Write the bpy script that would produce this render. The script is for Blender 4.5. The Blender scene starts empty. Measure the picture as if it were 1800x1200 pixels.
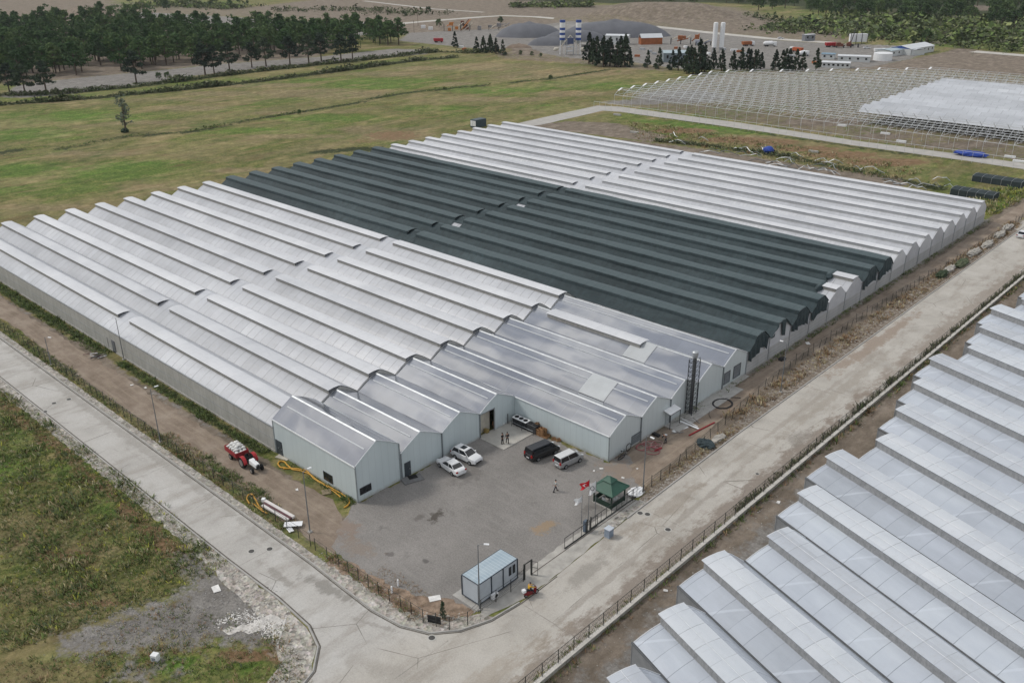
import bpy, bmesh, math, random
import numpy as np
from mathutils import Vector, Matrix, noise
random.seed(7)
RND = random.Random(11)
sc = bpy.context.scene
PI = math.pi

# ------------------------------------------------------------------ camera
CAM = np.array([78.863, -55.505, 64.0])
cr = np.array([0.73067951, 0.68268878, -0.00659495])
cu = np.array([-0.2732234, 0.30125534, 0.91356127])
cw = np.array([-0.62566479, 0.6657186, -0.40664765])
FPX = 1576.386
cam_d = bpy.data.cameras.new('camera')
cam_d.sensor_width = 36.0
cam_d.lens = FPX / 1800 * 36
cam_d.clip_start = 0.5
cam_d.clip_end = 6000
cam = bpy.data.objects.new('camera', cam_d)
sc.collection.objects.link(cam)
cam.matrix_world = Matrix(((cr[0], cu[0], -cw[0], CAM[0]), (cr[1], cu[1], -cw[1], CAM[1]),
                           (cr[2], cu[2], -cw[2], CAM[2]), (0, 0, 0, 1)))
sc.camera = cam

# ------------------------------------------------------------------ world and sun
SUN_EL, SUN_AZ = math.radians(48), math.radians(-122)      # azimuth from +Y, clockwise
wd = bpy.data.worlds.new('World')
sc.world = wd
wd.use_nodes = True
nt = wd.node_tree
nt.nodes.clear()
wo = nt.nodes.new('ShaderNodeOutputWorld')
bg = nt.nodes.new('ShaderNodeBackground')
sky = nt.nodes.new('ShaderNodeTexSky')
sky.sky_type = 'NISHITA'
sky.sun_disc = False
sky.sun_elevation = SUN_EL
sky.sun_rotation = SUN_AZ
sky.air_density = 1.0
sky.dust_density = 2.0
tc = nt.nodes.new('ShaderNodeTexCoord')
mp = nt.nodes.new('ShaderNodeMapping')
mp.inputs['Scale'].default_value = (1, 1, 2.2)
nz = nt.nodes.new('ShaderNodeTexNoise')
nz.inputs['Scale'].default_value = 6.5
nz.inputs['Detail'].default_value = 6
nz.inputs['Roughness'].default_value = 0.55
cr_ = nt.nodes.new('ShaderNodeValToRGB')
cr_.color_ramp.elements[0].position = 0.42
cr_.color_ramp.elements[0].color = (2.6, 2.9, 3.5, 1)
cr_.color_ramp.elements[1].position = 0.60
cr_.color_ramp.elements[1].color = (9.6, 9.5, 9.2, 1)
mx = nt.nodes.new('ShaderNodeMix')
mx.data_type = 'RGBA'
mx.inputs[0].default_value = 0.86
L = nt.links.new
L(tc.outputs['Generated'], mp.inputs[0]); L(mp.outputs[0], nz.inputs['Vector']); L(nz.outputs['Fac'], cr_.inputs[0])
L(sky.outputs[0], mx.inputs[6]); L(cr_.outputs[0], mx.inputs[7]); L(mx.outputs[2], bg.inputs[0])
bg.inputs[1].default_value = 0.128
L(bg.outputs[0], wo.inputs[0])
sd = bpy.data.lights.new('sun', 'SUN')
sd.energy = 1.75
sd.angle = math.radians(11)
sd.color = (1.0, 0.95, 0.88)
so = bpy.data.objects.new('sun', sd)
sc.collection.objects.link(so)
sv = Vector((math.sin(SUN_AZ) * math.cos(SUN_EL), math.cos(SUN_AZ) * math.cos(SUN_EL), math.sin(SUN_EL)))
so.rotation_euler = (-sv).to_track_quat('-Z', 'Y').to_euler()
so.location = (0, 0, 150)
sc.view_settings.view_transform = 'Standard'
sc.view_settings.look = 'None'
sc.view_settings.exposure = 0.0
sc.view_settings.gamma = 1.0

# ------------------------------------------------------------------ helpers
def G(px, py, z=0.0):
    """a point surveyed in the photograph, put on the level z of the real place"""
    d = cr * (px - 900) / FPX - cu * (py - 600) / FPX + cw
    p = CAM + d * ((z - CAM[2]) / d[2])
    return (float(p[0]), float(p[1]), z)

class MB:
    def __init__(s): s.v = []; s.f = []; s.t = []
    def add(s, vs, fs):
        o = len(s.v); s.v += [tuple(v) for v in vs]; s.f += [tuple(i + o for i in f) for f in fs]; return s
    def box(s, c, d, rz=0, rx=0, ry=0):
        h = [q / 2 for q in d]
        vs = [Vector((x * h[0], y * h[1], z * h[2])) for x in (-1, 1) for y in (-1, 1) for z in (-1, 1)]
        if rz or rx or ry:
            m = Matrix.Rotation(rz, 3, 'Z') @ Matrix.Rotation(ry, 3, 'Y') @ Matrix.Rotation(rx, 3, 'X')
            vs = [m @ v for v in vs]
        c = Vector(c)
        return s.add([v + c for v in vs], [(0, 1, 3, 2), (4, 6, 7, 5), (0, 4, 5, 1), (2, 3, 7, 6), (0, 2, 6, 4), (1, 5, 7, 3)])
    def b2(s, a, b):
        return s.box([(a[i] + b[i]) / 2 for i in range(3)], [abs(b[i] - a[i]) for i in range(3)])
    def tube(s, pts, r, n=6, cap=True, closed=False):
        pts = [Vector(p) for p in pts]; N = len(pts)
        rr = r if isinstance(r, (list, tuple)) else [r] * N
        vs = []; up0 = None
        for i, p in enumerate(pts):
            a = pts[(i - 1) % N] if (closed or i) else p
            b = pts[(i + 1) % N] if (closed or i < N - 1) else p
            d = (b - a); d = d.normalized() if d.length > 1e-9 else Vector((0, 0, 1))
            if up0 is None:
                up0 = Vector((0, 0, 1)) if abs(d.z) < .9 else Vector((1, 0, 0))
            x = d.cross(up0)
            if x.length < 1e-4: x = d.cross(Vector((0, 1, 0)))
            x.normalize(); y = x.cross(d)
            vs += [p + (x * math.cos(2 * PI * k / n) + y * math.sin(2 * PI * k / n)) * rr[i] for k in range(n)]
        fs = []
        for i in range(N if closed else N - 1):
            for k in range(n):
                a = i * n + k; b = i * n + (k + 1) % n; j = ((i + 1) % N) * n
                fs.append((a, b, j + (k + 1) % n, j + k))
        if cap and not closed:
            fs.append(tuple(range(n))[::-1]); fs.append(tuple((N - 1) * n + k for k in range(n)))
        return s.add(vs, fs)
    def prism(s, poly, axis, a, b):
        """extrude a 2-d polygon along axis ('x','y','z') from a to b"""
        def P(u, v, w):
            return (w, u, v) if axis == 'x' else ((u, w, v) if axis == 'y' else (u, v, w))
        n = len(poly)
        vs = [P(u, v, a) for u, v in poly] + [P(u, v, b) for u, v in poly]
        return s.add(vs, [tuple(range(n))[::-1], tuple(range(n, 2 * n))] + [(i, (i + 1) % n, n + (i + 1) % n, n + i) for i in range(n)])
    def cyl(s, c, r, h, n=12, r2=None, axis='z'):
        c = Vector(c); e = {'x': Vector((1, 0, 0)), 'y': Vector((0, 1, 0)), 'z': Vector((0, 0, 1))}[axis]
        return s.tube([c - e * h / 2, c + e * h / 2], [r, r if r2 is None else r2], n)
    def loft(s, secs, cap=True):
        n = len(secs[0]); vs = [v for q in secs for v in q]; fs = []
        for i in range(len(secs) - 1):
            for k in range(n):
                fs.append((i * n + k, i * n + (k + 1) % n, (i + 1) * n + (k + 1) % n, (i + 1) * n + k))
        if cap: fs += [tuple(range(n))[::-1], tuple((len(secs) - 1) * n + k for k in range(n))]
        return s.add(vs, fs)
    def blob(s, c, r, sub=1, jit=.25, rnd=RND, flat=1.0):
        bm = bmesh.new(); bmesh.ops.create_icosphere(bm, subdivisions=sub, radius=1)
        rr = r if isinstance(r, (list, tuple)) else (r, r, r * flat)
        vs = []
        for v in bm.verts:
            k = 1 + rnd.uniform(-jit, jit); vs.append((c[0] + v.co.x * rr[0] * k, c[1] + v.co.y * rr[1] * k, c[2] + v.co.z * rr[2] * k))
        fs = [tuple(q.index for q in f.verts) for f in bm.faces]; bm.free()
        return s.add(vs, fs)
    def build(s, name, mat, parent=None, smooth=False, label=None, bevel=0, **kw):
        me = bpy.data.meshes.new(name)
        off = Vector((0, 0, 0))
        if parent is not None and parent.get('_abs'):
            off = Vector(parent['_off'])
        me.from_pydata([(v[0] - off.x, v[1] - off.y, v[2] - off.z) for v in s.v], [], s.f)
        bm = bmesh.new(); bm.from_mesh(me)
        if kw.get('norm', True): bmesh.ops.recalc_face_normals(bm, faces=bm.faces)
        if bevel: 
            bmesh.ops.remove_doubles(bm, verts=bm.verts, dist=1e-5)
            bmesh.ops.bevel(bm, geom=[e for e in bm.edges if len(e.link_faces) == 2 and e.calc_face_angle(0) > .6], offset=bevel, segments=1, affect='EDGES', clamp_overlap=True)
        bm.to_mesh(me); bm.free()
        if smooth: me.shade_smooth()
        if s.t and len(s.t) == len(s.v):
            at = me.color_attributes.new('tint', 'FLOAT_COLOR', 'POINT')
            a = np.ones((len(s.v), 4), np.float32); a[:, :3] = np.array(s.t, np.float32)
            at.data.foreach_set('color', a.ravel())
        me.materials.append(mat)
        o = bpy.data.objects.new(name, me); sc.collection.objects.link(o)
        if parent is not None:
            o.parent = parent
            if parent.get('_abs'):
                o['_abs'] = 1; o['_off'] = list(off)
        if label: o['label'] = label
        return o

def tag(o, label, cat, group=None):
    o['label'] = label; o['category'] = cat
    if group: o['group'] = group
    return o
def thing(name, label, cat, loc=(0, 0, 0), rz=0, group=None, world=False):
    """world=True: the parts are given in world coordinates, the empty stands at the base"""
    o = bpy.data.objects.new(name, None); sc.collection.objects.link(o)
    o.empty_display_size = .2
    o.location = loc
    if world: o['_abs'] = 1; o['_off'] = list(loc)
    else: o.rotation_euler = (0, 0, rz)
    return tag(o, label, cat, group)
def struct(o, kind='structure'):
    o['kind'] = kind; return o
def dup(root, loc, rz=0, label=None, group=None, s=1.0):
    r = root.copy(); sc.collection.objects.link(r)
    r.location = loc; r.rotation_euler = (0, 0, rz)
    r.scale = (s, s, s) if not isinstance(s, tuple) else s
    if label: r['label'] = label
    if group: r['group'] = group
    for ch in list(root.children):
        c = ch.copy(); sc.collection.objects.link(c); c.parent = r
        for g in list(ch.children):
            d = g.copy(); sc.collection.objects.link(d); d.parent = c
    return r

# ------------------------------------------------------------------ materials
class NT:
    def __init__(s, name):
        s.m = bpy.data.materials.new(name); s.m.use_nodes = True; s.nt = s.m.node_tree
        s.b = s.nt.nodes['Principled BSDF']; s.x = None
    def n(s, t, **k):
        q = s.nt.nodes.new(t)
        for a, v in k.items(): setattr(q, a, v)
        return q
    def l(s, a, b): s.nt.links.new(a, b)
    def pos(s, obj=False):
        if obj: return s.n('ShaderNodeTexCoord').outputs['Object']
        return s.n('ShaderNodeNewGeometry').outputs['Position']
    def map(s, v, scale=(1, 1, 1), rz=0, loc=(0, 0, 0)):
        q = s.n('ShaderNodeMapping'); q.inputs['Scale'].default_value = scale; q.inputs['Rotation'].default_value = (0, 0, rz)
        q.inputs['Location'].default_value = loc
        s.l(v, q.inputs[0]); return q.outputs[0]
    def noise(s, v, scale, detail=4, rough=.55, dist=0):
        q = s.n('ShaderNodeTexNoise'); q.inputs['Scale'].default_value = scale; q.inputs['Detail'].default_value = detail
        q.inputs['Roughness'].default_value = rough; q.inputs['Distortion'].default_value = dist
        s.l(v, q.inputs['Vector']); return q.outputs['Fac']
    def vor(s, v, scale, feature='F1', out='Distance'):
        q = s.n('ShaderNodeTexVoronoi', feature=feature); q.inputs['Scale'].default_value = scale
        s.l(v, q.inputs['Vector']); return q.outputs[out]
    def ramp(s, f, *st):
        q = s.n('ShaderNodeValToRGB'); e = q.color_ramp.elements
        while len(e) < len(st): e.new(.5)
        for i, (p, c) in enumerate(st):
            e[i].position = p; e[i].color = (c, c, c, 1) if isinstance(c, (int, float)) else (*c, 1)
        s.l(f, q.inputs[0]); return q.outputs[0]
    def mix(s, f, a, b, mode='MIX'):
        q = s.n('ShaderNodeMix', data_type='RGBA', blend_type=mode)
        for v, i in ((f, 0), (a, 6), (b, 7)):
            if isinstance(v, (int, float)): q.inputs[i].default_value = v if i == 0 else (v, v, v, 1)
            elif isinstance(v, tuple): q.inputs[i].default_value = (*v, 1)
            else: s.l(v, q.inputs[i])
        return q.outputs[2]
    def math(s, op, a, b=0, c=0, clamp=False):
        q = s.n('ShaderNodeMath', operation=op, use_clamp=clamp)
        for i, v in enumerate((a, b, c)):
            if isinstance(v, (int, float)): q.inputs[i].default_value = v
            else: s.l(v, q.inputs[i])
        return q.outputs[0]
    def sep(s, v):
        q = s.n('ShaderNodeSeparateXYZ'); s.l(v, q.inputs[0]); return q.outputs
    def attr(s, name):
        q = s.n('ShaderNodeAttribute', attribute_name=name); return q.outputs['Color']
    def lines(s, coord, spacing, width):
        """1 on thin lines every `spacing` metres"""
        a = s.math('FRACT', s.math('DIVIDE', coord, spacing))
        return s.math('LESS_THAN', a, width / spacing)
    def bump(s, h, strength=.3, dist=.1):
        q = s.n('ShaderNodeBump'); q.inputs['Strength'].default_value = strength; q.inputs['Distance'].default_value = dist
        s.l(h, q.inputs['Height']); s.l(q.outputs[0], s.b.inputs['Normal'])
    def fin(s, col, rough=.85, metal=0, spec=.3, alpha=None):
        if isinstance(col, tuple): s.b.inputs['Base Color'].default_value = (*col, 1)
        else: s.l(col, s.b.inputs['Base Color'])
        if isinstance(rough, (int, float)): s.b.inputs['Roughness'].default_value = rough
        else: s.l(rough, s.b.inputs['Roughness'])
        s.b.inputs['Metallic'].default_value = metal
        s.b.inputs['Specular IOR Level'].default_value = spec
        if alpha is not None: s.l(alpha, s.b.inputs['Alpha']) if not isinstance(alpha, float) else setattr(s.b.inputs['Alpha'], 'default_value', alpha)
        return s.m
_mc = {}
def M(name, col, rough=.7, metal=0, var=.18, scale=1.5, spec=.3, obj=True):
    """a painted / plain surface with a little uneven wear"""
    if name in _mc: return _mc[name]
    t = NT(name); p = t.pos(obj)
    n = t.noise(p, scale, 5, .6)
    a = tuple(c * (1 - var) for c in col); b = tuple(min(1, c * (1 + var)) for c in col)
    c = t.ramp(n, (.3, a), (.7, b))
    _mc[name] = t.fin(c, rough, metal, spec); return _mc[name]

def mix3(t, p, cols, scale, detail=6, rough=.65, pos=(.32, .5, .68)):
    return t.ramp(t.noise(p, scale, detail, rough), *[(a, c) for a, c in zip(pos, cols)])

# ground: masks painted by where the soil, gravel, dry grass, lush grass lie in the place
t = NT('ground')
p = t.pos()
m1 = t.sep(t.attr('m1')); m2 = t.sep(t.attr('m2'))
st = t.map(p, (1, .3, 1))
nf = t.noise(p, 1.3, 5, .7); nm = t.noise(st, .09, 6, .62, .4); ns = t.noise(t.map(p, (1, .16, 1)), .35, 5, .6); nl = t.noise(p, .03, 4, .5)
nv = t.noise(p, .22, 9, .78)
nf = t.math('ADD', t.math('MULTIPLY', nf, .5), t.math('MULTIPLY', nv, .5))
gcol = t.ramp(nf, (.38, (.044, .056, .018)), (.46, (.092, .118, .030)), (.54, (.165, .168, .052)), (.64, (.31, .26, .115)))
lush = t.ramp(nf, (.38, (.042, .080, .014)), (.5, (.096, .168, .030)), (.64, (.20, .265, .062)))
dry = t.ramp(t.noise(p, .45, 8, .78), (.34, (.115, .095, .050)), (.5, (.22, .175, .10)), (.66, (.38, .31, .19)))
g1 = t.math('ADD', t.math('MULTIPLY', t.math('SUBTRACT', nm, .5), 2.6), t.math('MULTIPLY', t.math('SUBTRACT', ns, .5), 1.4))
dryf = t.math('ADD', t.math('ADD', g1, .28), t.math('SUBTRACT', m1[2], m2[0]), clamp=True)
lushf = t.math('ADD', t.math('MULTIPLY', t.math('SUBTRACT', nl, .52), 2.0), t.math('SUBTRACT', m2[0], t.math('MULTIPLY', g1, .45)), clamp=True)
c = t.mix(lushf, gcol, lush); c = t.mix(t.math('MULTIPLY', dryf, .8), c, dry)
c = t.mix(.55, c, t.ramp(t.noise(t.map(p, (1, .28, 1)), .42, 8, .82), (.38, .30), (.62, .68)), 'OVERLAY')
k0 = t.ramp(t.noise(t.map(p, (1, .45, 1), loc=(11, 3, 0)), .030, 10, .66, .8), (.50, 0), (.60, 1))
c = t.mix(t.math('MULTIPLY', k0, .50), c, t.ramp(nv, (.38, (.19, .145, .075)), (.62, (.38, .30, .17))))
k1 = t.ramp(t.noise(t.map(p, (1, .33, 1), loc=(40, 0, 0)), .13, 9, .70, .6), (.53, 0), (.61, 1)); k2 = t.ramp(t.noise(t.map(p, (1, .30, 1), loc=(0, 90, 0)), .11, 9, .70, .6), (.55, 0), (.63, 1))
k3 = t.ramp(t.noise(t.map(p, (1, .36, 1), loc=(7, 30, 0)), .16, 8, .68, .6), (.57, 0), (.63, 1))
c = t.mix(t.math('MULTIPLY', k1, .5), c, t.ramp(nv, (.4, (.24, .18, .085)), (.6, (.40, .31, .17))))
c = t.mix(t.math('MULTIPLY', k2, .60), c, t.ramp(nv, (.4, (.045, .080, .018)), (.6, (.115, .170, .042))))
c = t.mix(t.math('MULTIPLY', k3, .45), c, (.16, .105, .055))
c = t.mix(.5, c, t.ramp(t.noise(t.map(p, (1, .4, 1)), .06, 7, .75), (.36, .34), (.64, .64)), 'OVERLAY')
red = t.ramp(t.noise(p, .5, 8, .78), (.34, (.10, .068, .036)), (.52, (.21, .135, .075)), (.68, (.31, .22, .14)))
ed = t.math('MULTIPLY', t.math('SUBTRACT', t.noise(p, .5, 6, .7), .5), 1.7)
def edge(m, k=1.0, o=.5):
    return t.math('MULTIPLY', t.math('ADD', t.math('SUBTRACT', m, o), t.math('MULTIPLY', ed, k)), 5, clamp=True)
def edge2(m):
    return t.math('MULTIPLY', t.math('GREATER_THAN', m, .02), t.math('ADD', t.math('MULTIPLY', t.math('ADD', t.math('SUBTRACT', m, .5), ed), 4), .5, clamp=True))
c = t.mix(edge2(m2[2]), c, red)
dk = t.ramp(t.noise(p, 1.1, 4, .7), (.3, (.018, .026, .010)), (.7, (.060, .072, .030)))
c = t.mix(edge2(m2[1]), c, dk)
soil = t.ramp(t.noise(t.map(p, (1, .5, 1)), .3, 10, .76), (.32, (.105, .088, .068)), (.5, (.195, .160, .125)), (.68, (.32, .27, .22)))
c = t.mix(edge2(m1[0]), c, soil)
gr = t.mix(.7, t.ramp(t.noise(p, .25, 9, .75), (.34, (.150, .140, .128)), (.66, (.29, .275, .255))), t.ramp(t.noise(p, 2.6, 5, .85), (.36, .30), (.64, .70)), 'OVERLAY')
c = t.mix(edge2(m1[1]), c, gr)
t.bump(t.noise(p, 1.5, 6, .75), .9, .35)
GROUND = t.fin(c, .95, 0, .15)

# concrete road
t = NT('concrete_road')
p = t.pos()
base = t.ramp(t.noise(p, .16, 8, .6), (.3, (.355, .342, .32)), (.5, (.42, .405, .38)), (.72, (.475, .465, .445)))
stn = t.ramp(t.noise(t.map(p, (.9, .25, 1)), .35, 8, .7), (.50, 0), (.66, 1))
c = t.mix(t.math('MULTIPLY', stn, .5), base, (.23, .205, .175))
stn2 = t.ramp(t.noise(t.map(p, (.3, 1, 1)), .5, 8, .75), (.56, 0), (.7, 1))
c = t.mix(t.math('MULTIPLY', stn2, .32), c, (.21, .19, .165))
crk = t.math('LESS_THAN', t.vor(t.map(p, (1, .8, 1)), .10, 'DISTANCE_TO_EDGE'), .0035)
c = t.mix(t.math('MULTIPLY', crk, t.ramp(t.noise(p, .15, 2), (.45, 0), (.55, .8))), c, (.17, .16, .145))
def ellm(t, p, cx, cy, rx, ry, n, rz=0):
    q = t.map(p, (1, 1, 0), loc=(0, 0, 0)); s_ = t.sep(q)
    dx = t.math('DIVIDE', t.math('SUBTRACT', s_[0], cx), rx); dy = t.math('DIVIDE', t.math('SUBTRACT', s_[1], cy), ry)
    if rz: ca, sa = math.cos(rz), math.sin(rz); X_ = t.math('SUBTRACT', s_[0], cx); Y_ = t.math('SUBTRACT', s_[1], cy); dx = t.math('DIVIDE', t.math('ADD', t.math('MULTIPLY', X_, ca), t.math('MULTIPLY', Y_, sa)), rx); dy = t.math('DIVIDE', t.math('SUBTRACT', t.math('MULTIPLY', Y_, ca), t.math('MULTIPLY', X_, sa)), ry)
    d = t.math('SQRT', t.math('ADD', t.math('MULTIPLY', dx, dx), t.math('MULTIPLY', dy, dy)))
    v = t.math('ADD', t.math('SUBTRACT', 1.0, d), t.math('MULTIPLY', t.math('SUBTRACT', n, .5), 4.0))
    return t.math('MULTIPLY', v, 2.0, clamp=True)
ne = t.noise(t.map(p, (1, .45, 1)), .55, 9, .75)
wx = t.math('MULTIPLY', t.math('SUBTRACT', t.sep(p)[0], 20.0), .25, clamp=True); c = t.mix(wx, c, t.mix(1.0, c, (1.0, .98, .945), 'MULTIPLY'))
for (cx_, cy_, rx_, ry_, rz_, cl_, k_) in ((35.4, 30, 2.3, 60, 0, (.215, .18, .15), .85), (34.6, 120, 2.2, 70, 0, (.25, .21, .175), .65), (31.8, 20, .5, 30, .03, (.27, .245, .215), .6), (29.6, 60, .5, 40, 0, (.29, .26, .225), .5), (24, -16, 6, 1.0, .3, (.29, .27, .24), .4), (27.6, 92, 1.6, 22, 0, (.27, .215, .17), .8), (29.2, 26, 1.6, 9, 0, (.25, .215, .175), .55), (29.5, 9, 1.2, 5, 0, (.24, .225, .20), .6),
        (10.5, -12.4, 4.2, 1.0, .1, (.21, .20, .18), .75), (4.5, -14.8, 3.2, .6, 0, (.23, .215, .19), .6), (19.0, -12.5, 3.0, .4, .35, (.25, .235, .21), .5), (33.2, 52, 1.5, 4, 0, (.22, .2, .175), .6), (31, 70, 1.0, 26, 0, (.28, .25, .21), .5), (-40, -12, 60, .8, 0, (.27, .255, .23), .5), (33, -14, 2.2, 14, 0, (.31, .27, .22), .5)):
    c = t.mix(t.math('MULTIPLY', ellm(t, p, cx_, cy_, rx_, ry_, ne, rz_), k_), c, cl_)
jn = t.sep(p); jl = t.math('MULTIPLY', t.lines(jn[1], 23.0, .12), t.math('GREATER_THAN', jn[0], 21)); jl2 = t.math('MULTIPLY', t.lines(jn[0], 26.0, .12), t.math('LESS_THAN', jn[1], -9))
c = t.mix(t.math('MULTIPLY', t.math('MAXIMUM', jl, jl2), t.ramp(t.noise(p, .6, 3), (.4, .1), (.6, .5))), c, (.16, .15, .135))
fine = t.noise(p, 6, 3, .7)
c = t.mix(.35, c, t.ramp(fine, (.3, .35), (.7, .65)), 'OVERLAY')
t.bump(fine, .25, .05)
ROAD = t.fin(c, .9, 0, .2)

def gravelmat(name, lo, hi, s=3.0, k=1.0, stains=()):
    t = NT(name); p = t.pos()
    b = t.ramp(t.noise(t.map(p, (1, .7, 1)), .12, 10, .66), (.32, lo), (.68, hi))
    n3 = t.noise(p, s, 6, .85); n2 = t.noise(p, 1.1 * s, 3, .9)
    c = t.mix(.5 * k, b, t.ramp(n3, (.36, .30), (.64, .70)), 'OVERLAY')
    sp = t.ramp(t.noise(p, s * 2.2, 2, .9), (.60, 0), (.68, 1))
    c = t.mix(t.math('MULTIPLY', sp, .5), c, tuple(min(1, v * 1.7) for v in hi))
    st_ = t.ramp(t.noise(p, .22, 7, .7), (.60, 0), (.70, 1)); c = t.mix(t.math('MULTIPLY', st_, .45), c, tuple(v * .6 for v in lo))
    tr_ = t.ramp(t.noise(t.map(p, (.25, 1.6, 1), rz=.5), .8, 5, .6), (.52, 0), (.66, 1)); c = t.mix(t.math('MULTIPLY', tr_, .3), c, tuple(v * 1.15 for v in hi))
    for q_ in stains:
        c = t.mix(t.math('MULTIPLY', ellm(t, p, q_[0], q_[1], q_[2], q_[3], t.noise(p, .7, 6, .7), q_[4]), q_[6]), c, q_[5])
    t.bump(n2, .7, .12)
    return t.fin(c, .95, 0, .15)
YARD = gravelmat('yard_gravel', (.19, .18, .168), (.265, .25, .235), s=4.6, stains=((9.3, 5.0, .9, 1.5, .3, (.075, .065, .055), .85), (8.0, 3.2, .5, 1.2, .2, (.10, .09, .08), .5), (20.5, 12.0, 1.2, 1.8, 0, (.30, .22, .14), .8),
    (3.2, -4.2, 2.2, 1.6, 0, (.25, .19, .15), .7), (6.5, -5.8, 4, 1.5, .2, (.24, .19, .15), .5), (19.5, 28, 3, 3, 0, (.25, .20, .16), .8), (15, -2.0, .5, .4, 0, (.09, .085, .08), .7), (11, -4, .5, .5, 0, (.10, .09, .085), .6), (22.0, 18.6, .8, 1.5, 0, (.13, .12, .11), .6),
    (6, 13.6, 1.6, 3.2, 0, (.14, .13, .12), .5), (11, 24.5, 2.5, 2.2, 0, (.145, .135, .125), .5), (4, 17, 2, 5, .4, (.155, .145, .135), .4)))
LOT = gravelmat('crushed_stone', (.27, .255, .24), (.36, .345, .33), s=.7)
t = NT('dirt_track_soil'); p = t.pos()
b = t.ramp(t.noise(p, .22, 10, .74), (.32, (.165, .130, .100)), (.5, (.235, .188, .148)), (.68, (.32, .27, .22)))
tr = t.ramp(t.noise(t.map(p, (1.5, .12, 1), rz=0), 1.0, 5, .6), (.48, 0), (.62, 1))
tr2 = t.ramp(t.noise(t.map(p, (.12, 1.5, 1), rz=0), 1.0, 5, .6), (.48, 0), (.62, 1))
yy = t.math('GREATER_THAN', t.sep(p)[1], 12)
c = t.mix(t.math('MULTIPLY', t.mix(yy, tr2, tr), .38), b, (.34, .285, .22))
c = t.mix(.35, c, t.ramp(t.noise(p, 5, 4, .8), (.3, .35), (.7, .65)), 'OVERLAY')
t.bump(t.noise(p, 2.5, 5, .8), .6, .12)
DIRT = t.fin(c, .95, 0, .12)
t = NT('rubble_verge'); p = t.pos()
v = t.vor(p, 2.6, 'F1', 'Color'); h = t.n('ShaderNodeHueSaturation'); h.inputs['Saturation'].default_value = .1; t.l(v, h.inputs['Color'])
c = t.mix(.55, t.ramp(t.noise(p, .7, 8, .75), (.32, (.16, .145, .12)), (.5, (.30, .28, .25)), (.7, (.46, .44, .40))), h.outputs[0], 'OVERLAY')
t.bump(t.vor(p, 2.6), .9, .2)
RUBBLE = t.fin(c, .95, 0, .2)

t = NT('brown_rubble_verge'); p = t.pos()
c = t.ramp(t.noise(p, 1.4, 9, .8), (.36, (.12, .095, .075)), (.5, (.21, .175, .14)), (.64, (.40, .37, .33)))
t.bump(t.noise(p, 2.5, 5, .8), .9, .2)
RUBBLE2 = t.fin(c, .95, 0, .15)

def plantmat(name, cols, trans=True):
    t = NT(name); p = t.pos(True)
    n = t.noise(p, 1.2, 3, .6); oi = t.n('ShaderNodeObjectInfo').outputs['Random']
    f = t.math('ADD', n, t.math('MULTIPLY', t.math('SUBTRACT', oi, .5), .34))
    c = t.ramp(f, (.3, cols[0]), (.5, cols[1]), (.72, cols[2]))
    return t.fin(c, .8, 0, .12)
PINE = plantmat('pine_needles', ((.030, .066, .024), (.062, .115, .040), (.120, .175, .062)))
CONIF = plantmat('dark_conifer', ((.018, .032, .021), (.034, .056, .034), (.062, .086, .048)))
LEAF = plantmat('broad_leaves', ((.032, .060, .024), (.060, .104, .038), (.110, .160, .058)))
BUSH = plantmat('bush_leaves', ((.035, .050, .028), (.060, .080, .042), (.11, .125, .075)))
BARK_ = 0
BARK = M('bark', (.10, .075, .055), .95, var=.3)
t = NT('weeds'); TINT = t.fin(t.attr('tint'), .9, 0, .1)
WHITE = M('white_paint', (.72, .73, .74), .45, var=.06)
GALV = M('galvanised_steel', (.40, .42, .44), .45, .6, var=.15)
DARKST = M('dark_steel', (.035, .038, .042), .6, .2)
CONC = M('concrete', (.36, .35, .33), .9, var=.15, scale=.8)
GREYPOLE = M('grey_pole', (.20, .21, .22), .55, .4)
GLASSD = M('dark_glass', (.012, .014, .017), .08, 0, var=.2, spec=.6)
RUBBER = M('black_rubber', (.014, .014, .015), .85)
# ------------------------------------------------------------------ ground sheet
def arr(*seg):
    o = []
    for a, b, s in seg: o += list(np.arange(a, b, s))
    return np.array(o + [seg[-1][1]], float)
gx = arr((-3000, -900, 50), (-900, -170, 5), (-170, 60, 1.25), (60, 900, 30))
gy = arr((-600, -60, 20), (-60, 225, 1.25), (225, 700, 4), (700, 3000, 40))
X, Y = np.meshgrid(gx, gy, indexing='ij')
px_, py_ = X.ravel(), Y.ravel()
masks = {k: np.zeros(px_.size, np.float32) for k in ('soil', 'gravel', 'dry', 'lush', 'dark', 'red')}
def W(L): return np.array([G(*q)[:2] for q in L])
def ell(k, cx, cy, rx, ry, w=1.0):
    c = W([(cx, cy)])[0]; a = W([(cx + rx, cy)])[0] - c; b = W([(cx, cy + ry)])[0] - c
    m = np.linalg.inv(np.array([a, b]).T)
    q = m @ np.vstack([px_ - c[0], py_ - c[1]]); d = np.hypot(q[0], q[1])
    masks[k][:] = np.maximum(masks[k], np.clip((1.35 - d) / .7, 0, 1) * w)
def sdist(P):
    n = len(P); d = np.full(px_.size, 1e9); ins = np.zeros(px_.size, bool)
    for i in range(n):
        a, b = P[i], P[(i + 1) % n]; ab = b - a
        h = np.clip(((px_ - a[0]) * ab[0] + (py_ - a[1]) * ab[1]) / (ab @ ab + 1e-9), 0, 1)
        d = np.minimum(d, np.hypot(px_ - a[0] - h * ab[0], py_ - a[1] - h * ab[1]))
        c = ((a[1] > py_) != (b[1] > py_))
        with np.errstate(divide='ignore', invalid='ignore'):
            ins ^= c & (px_ < (b[0] - a[0]) * (py_ - a[1]) / (b[1] - a[1] + 1e-12) + a[0])
    return np.where(ins, d, -d)
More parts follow.
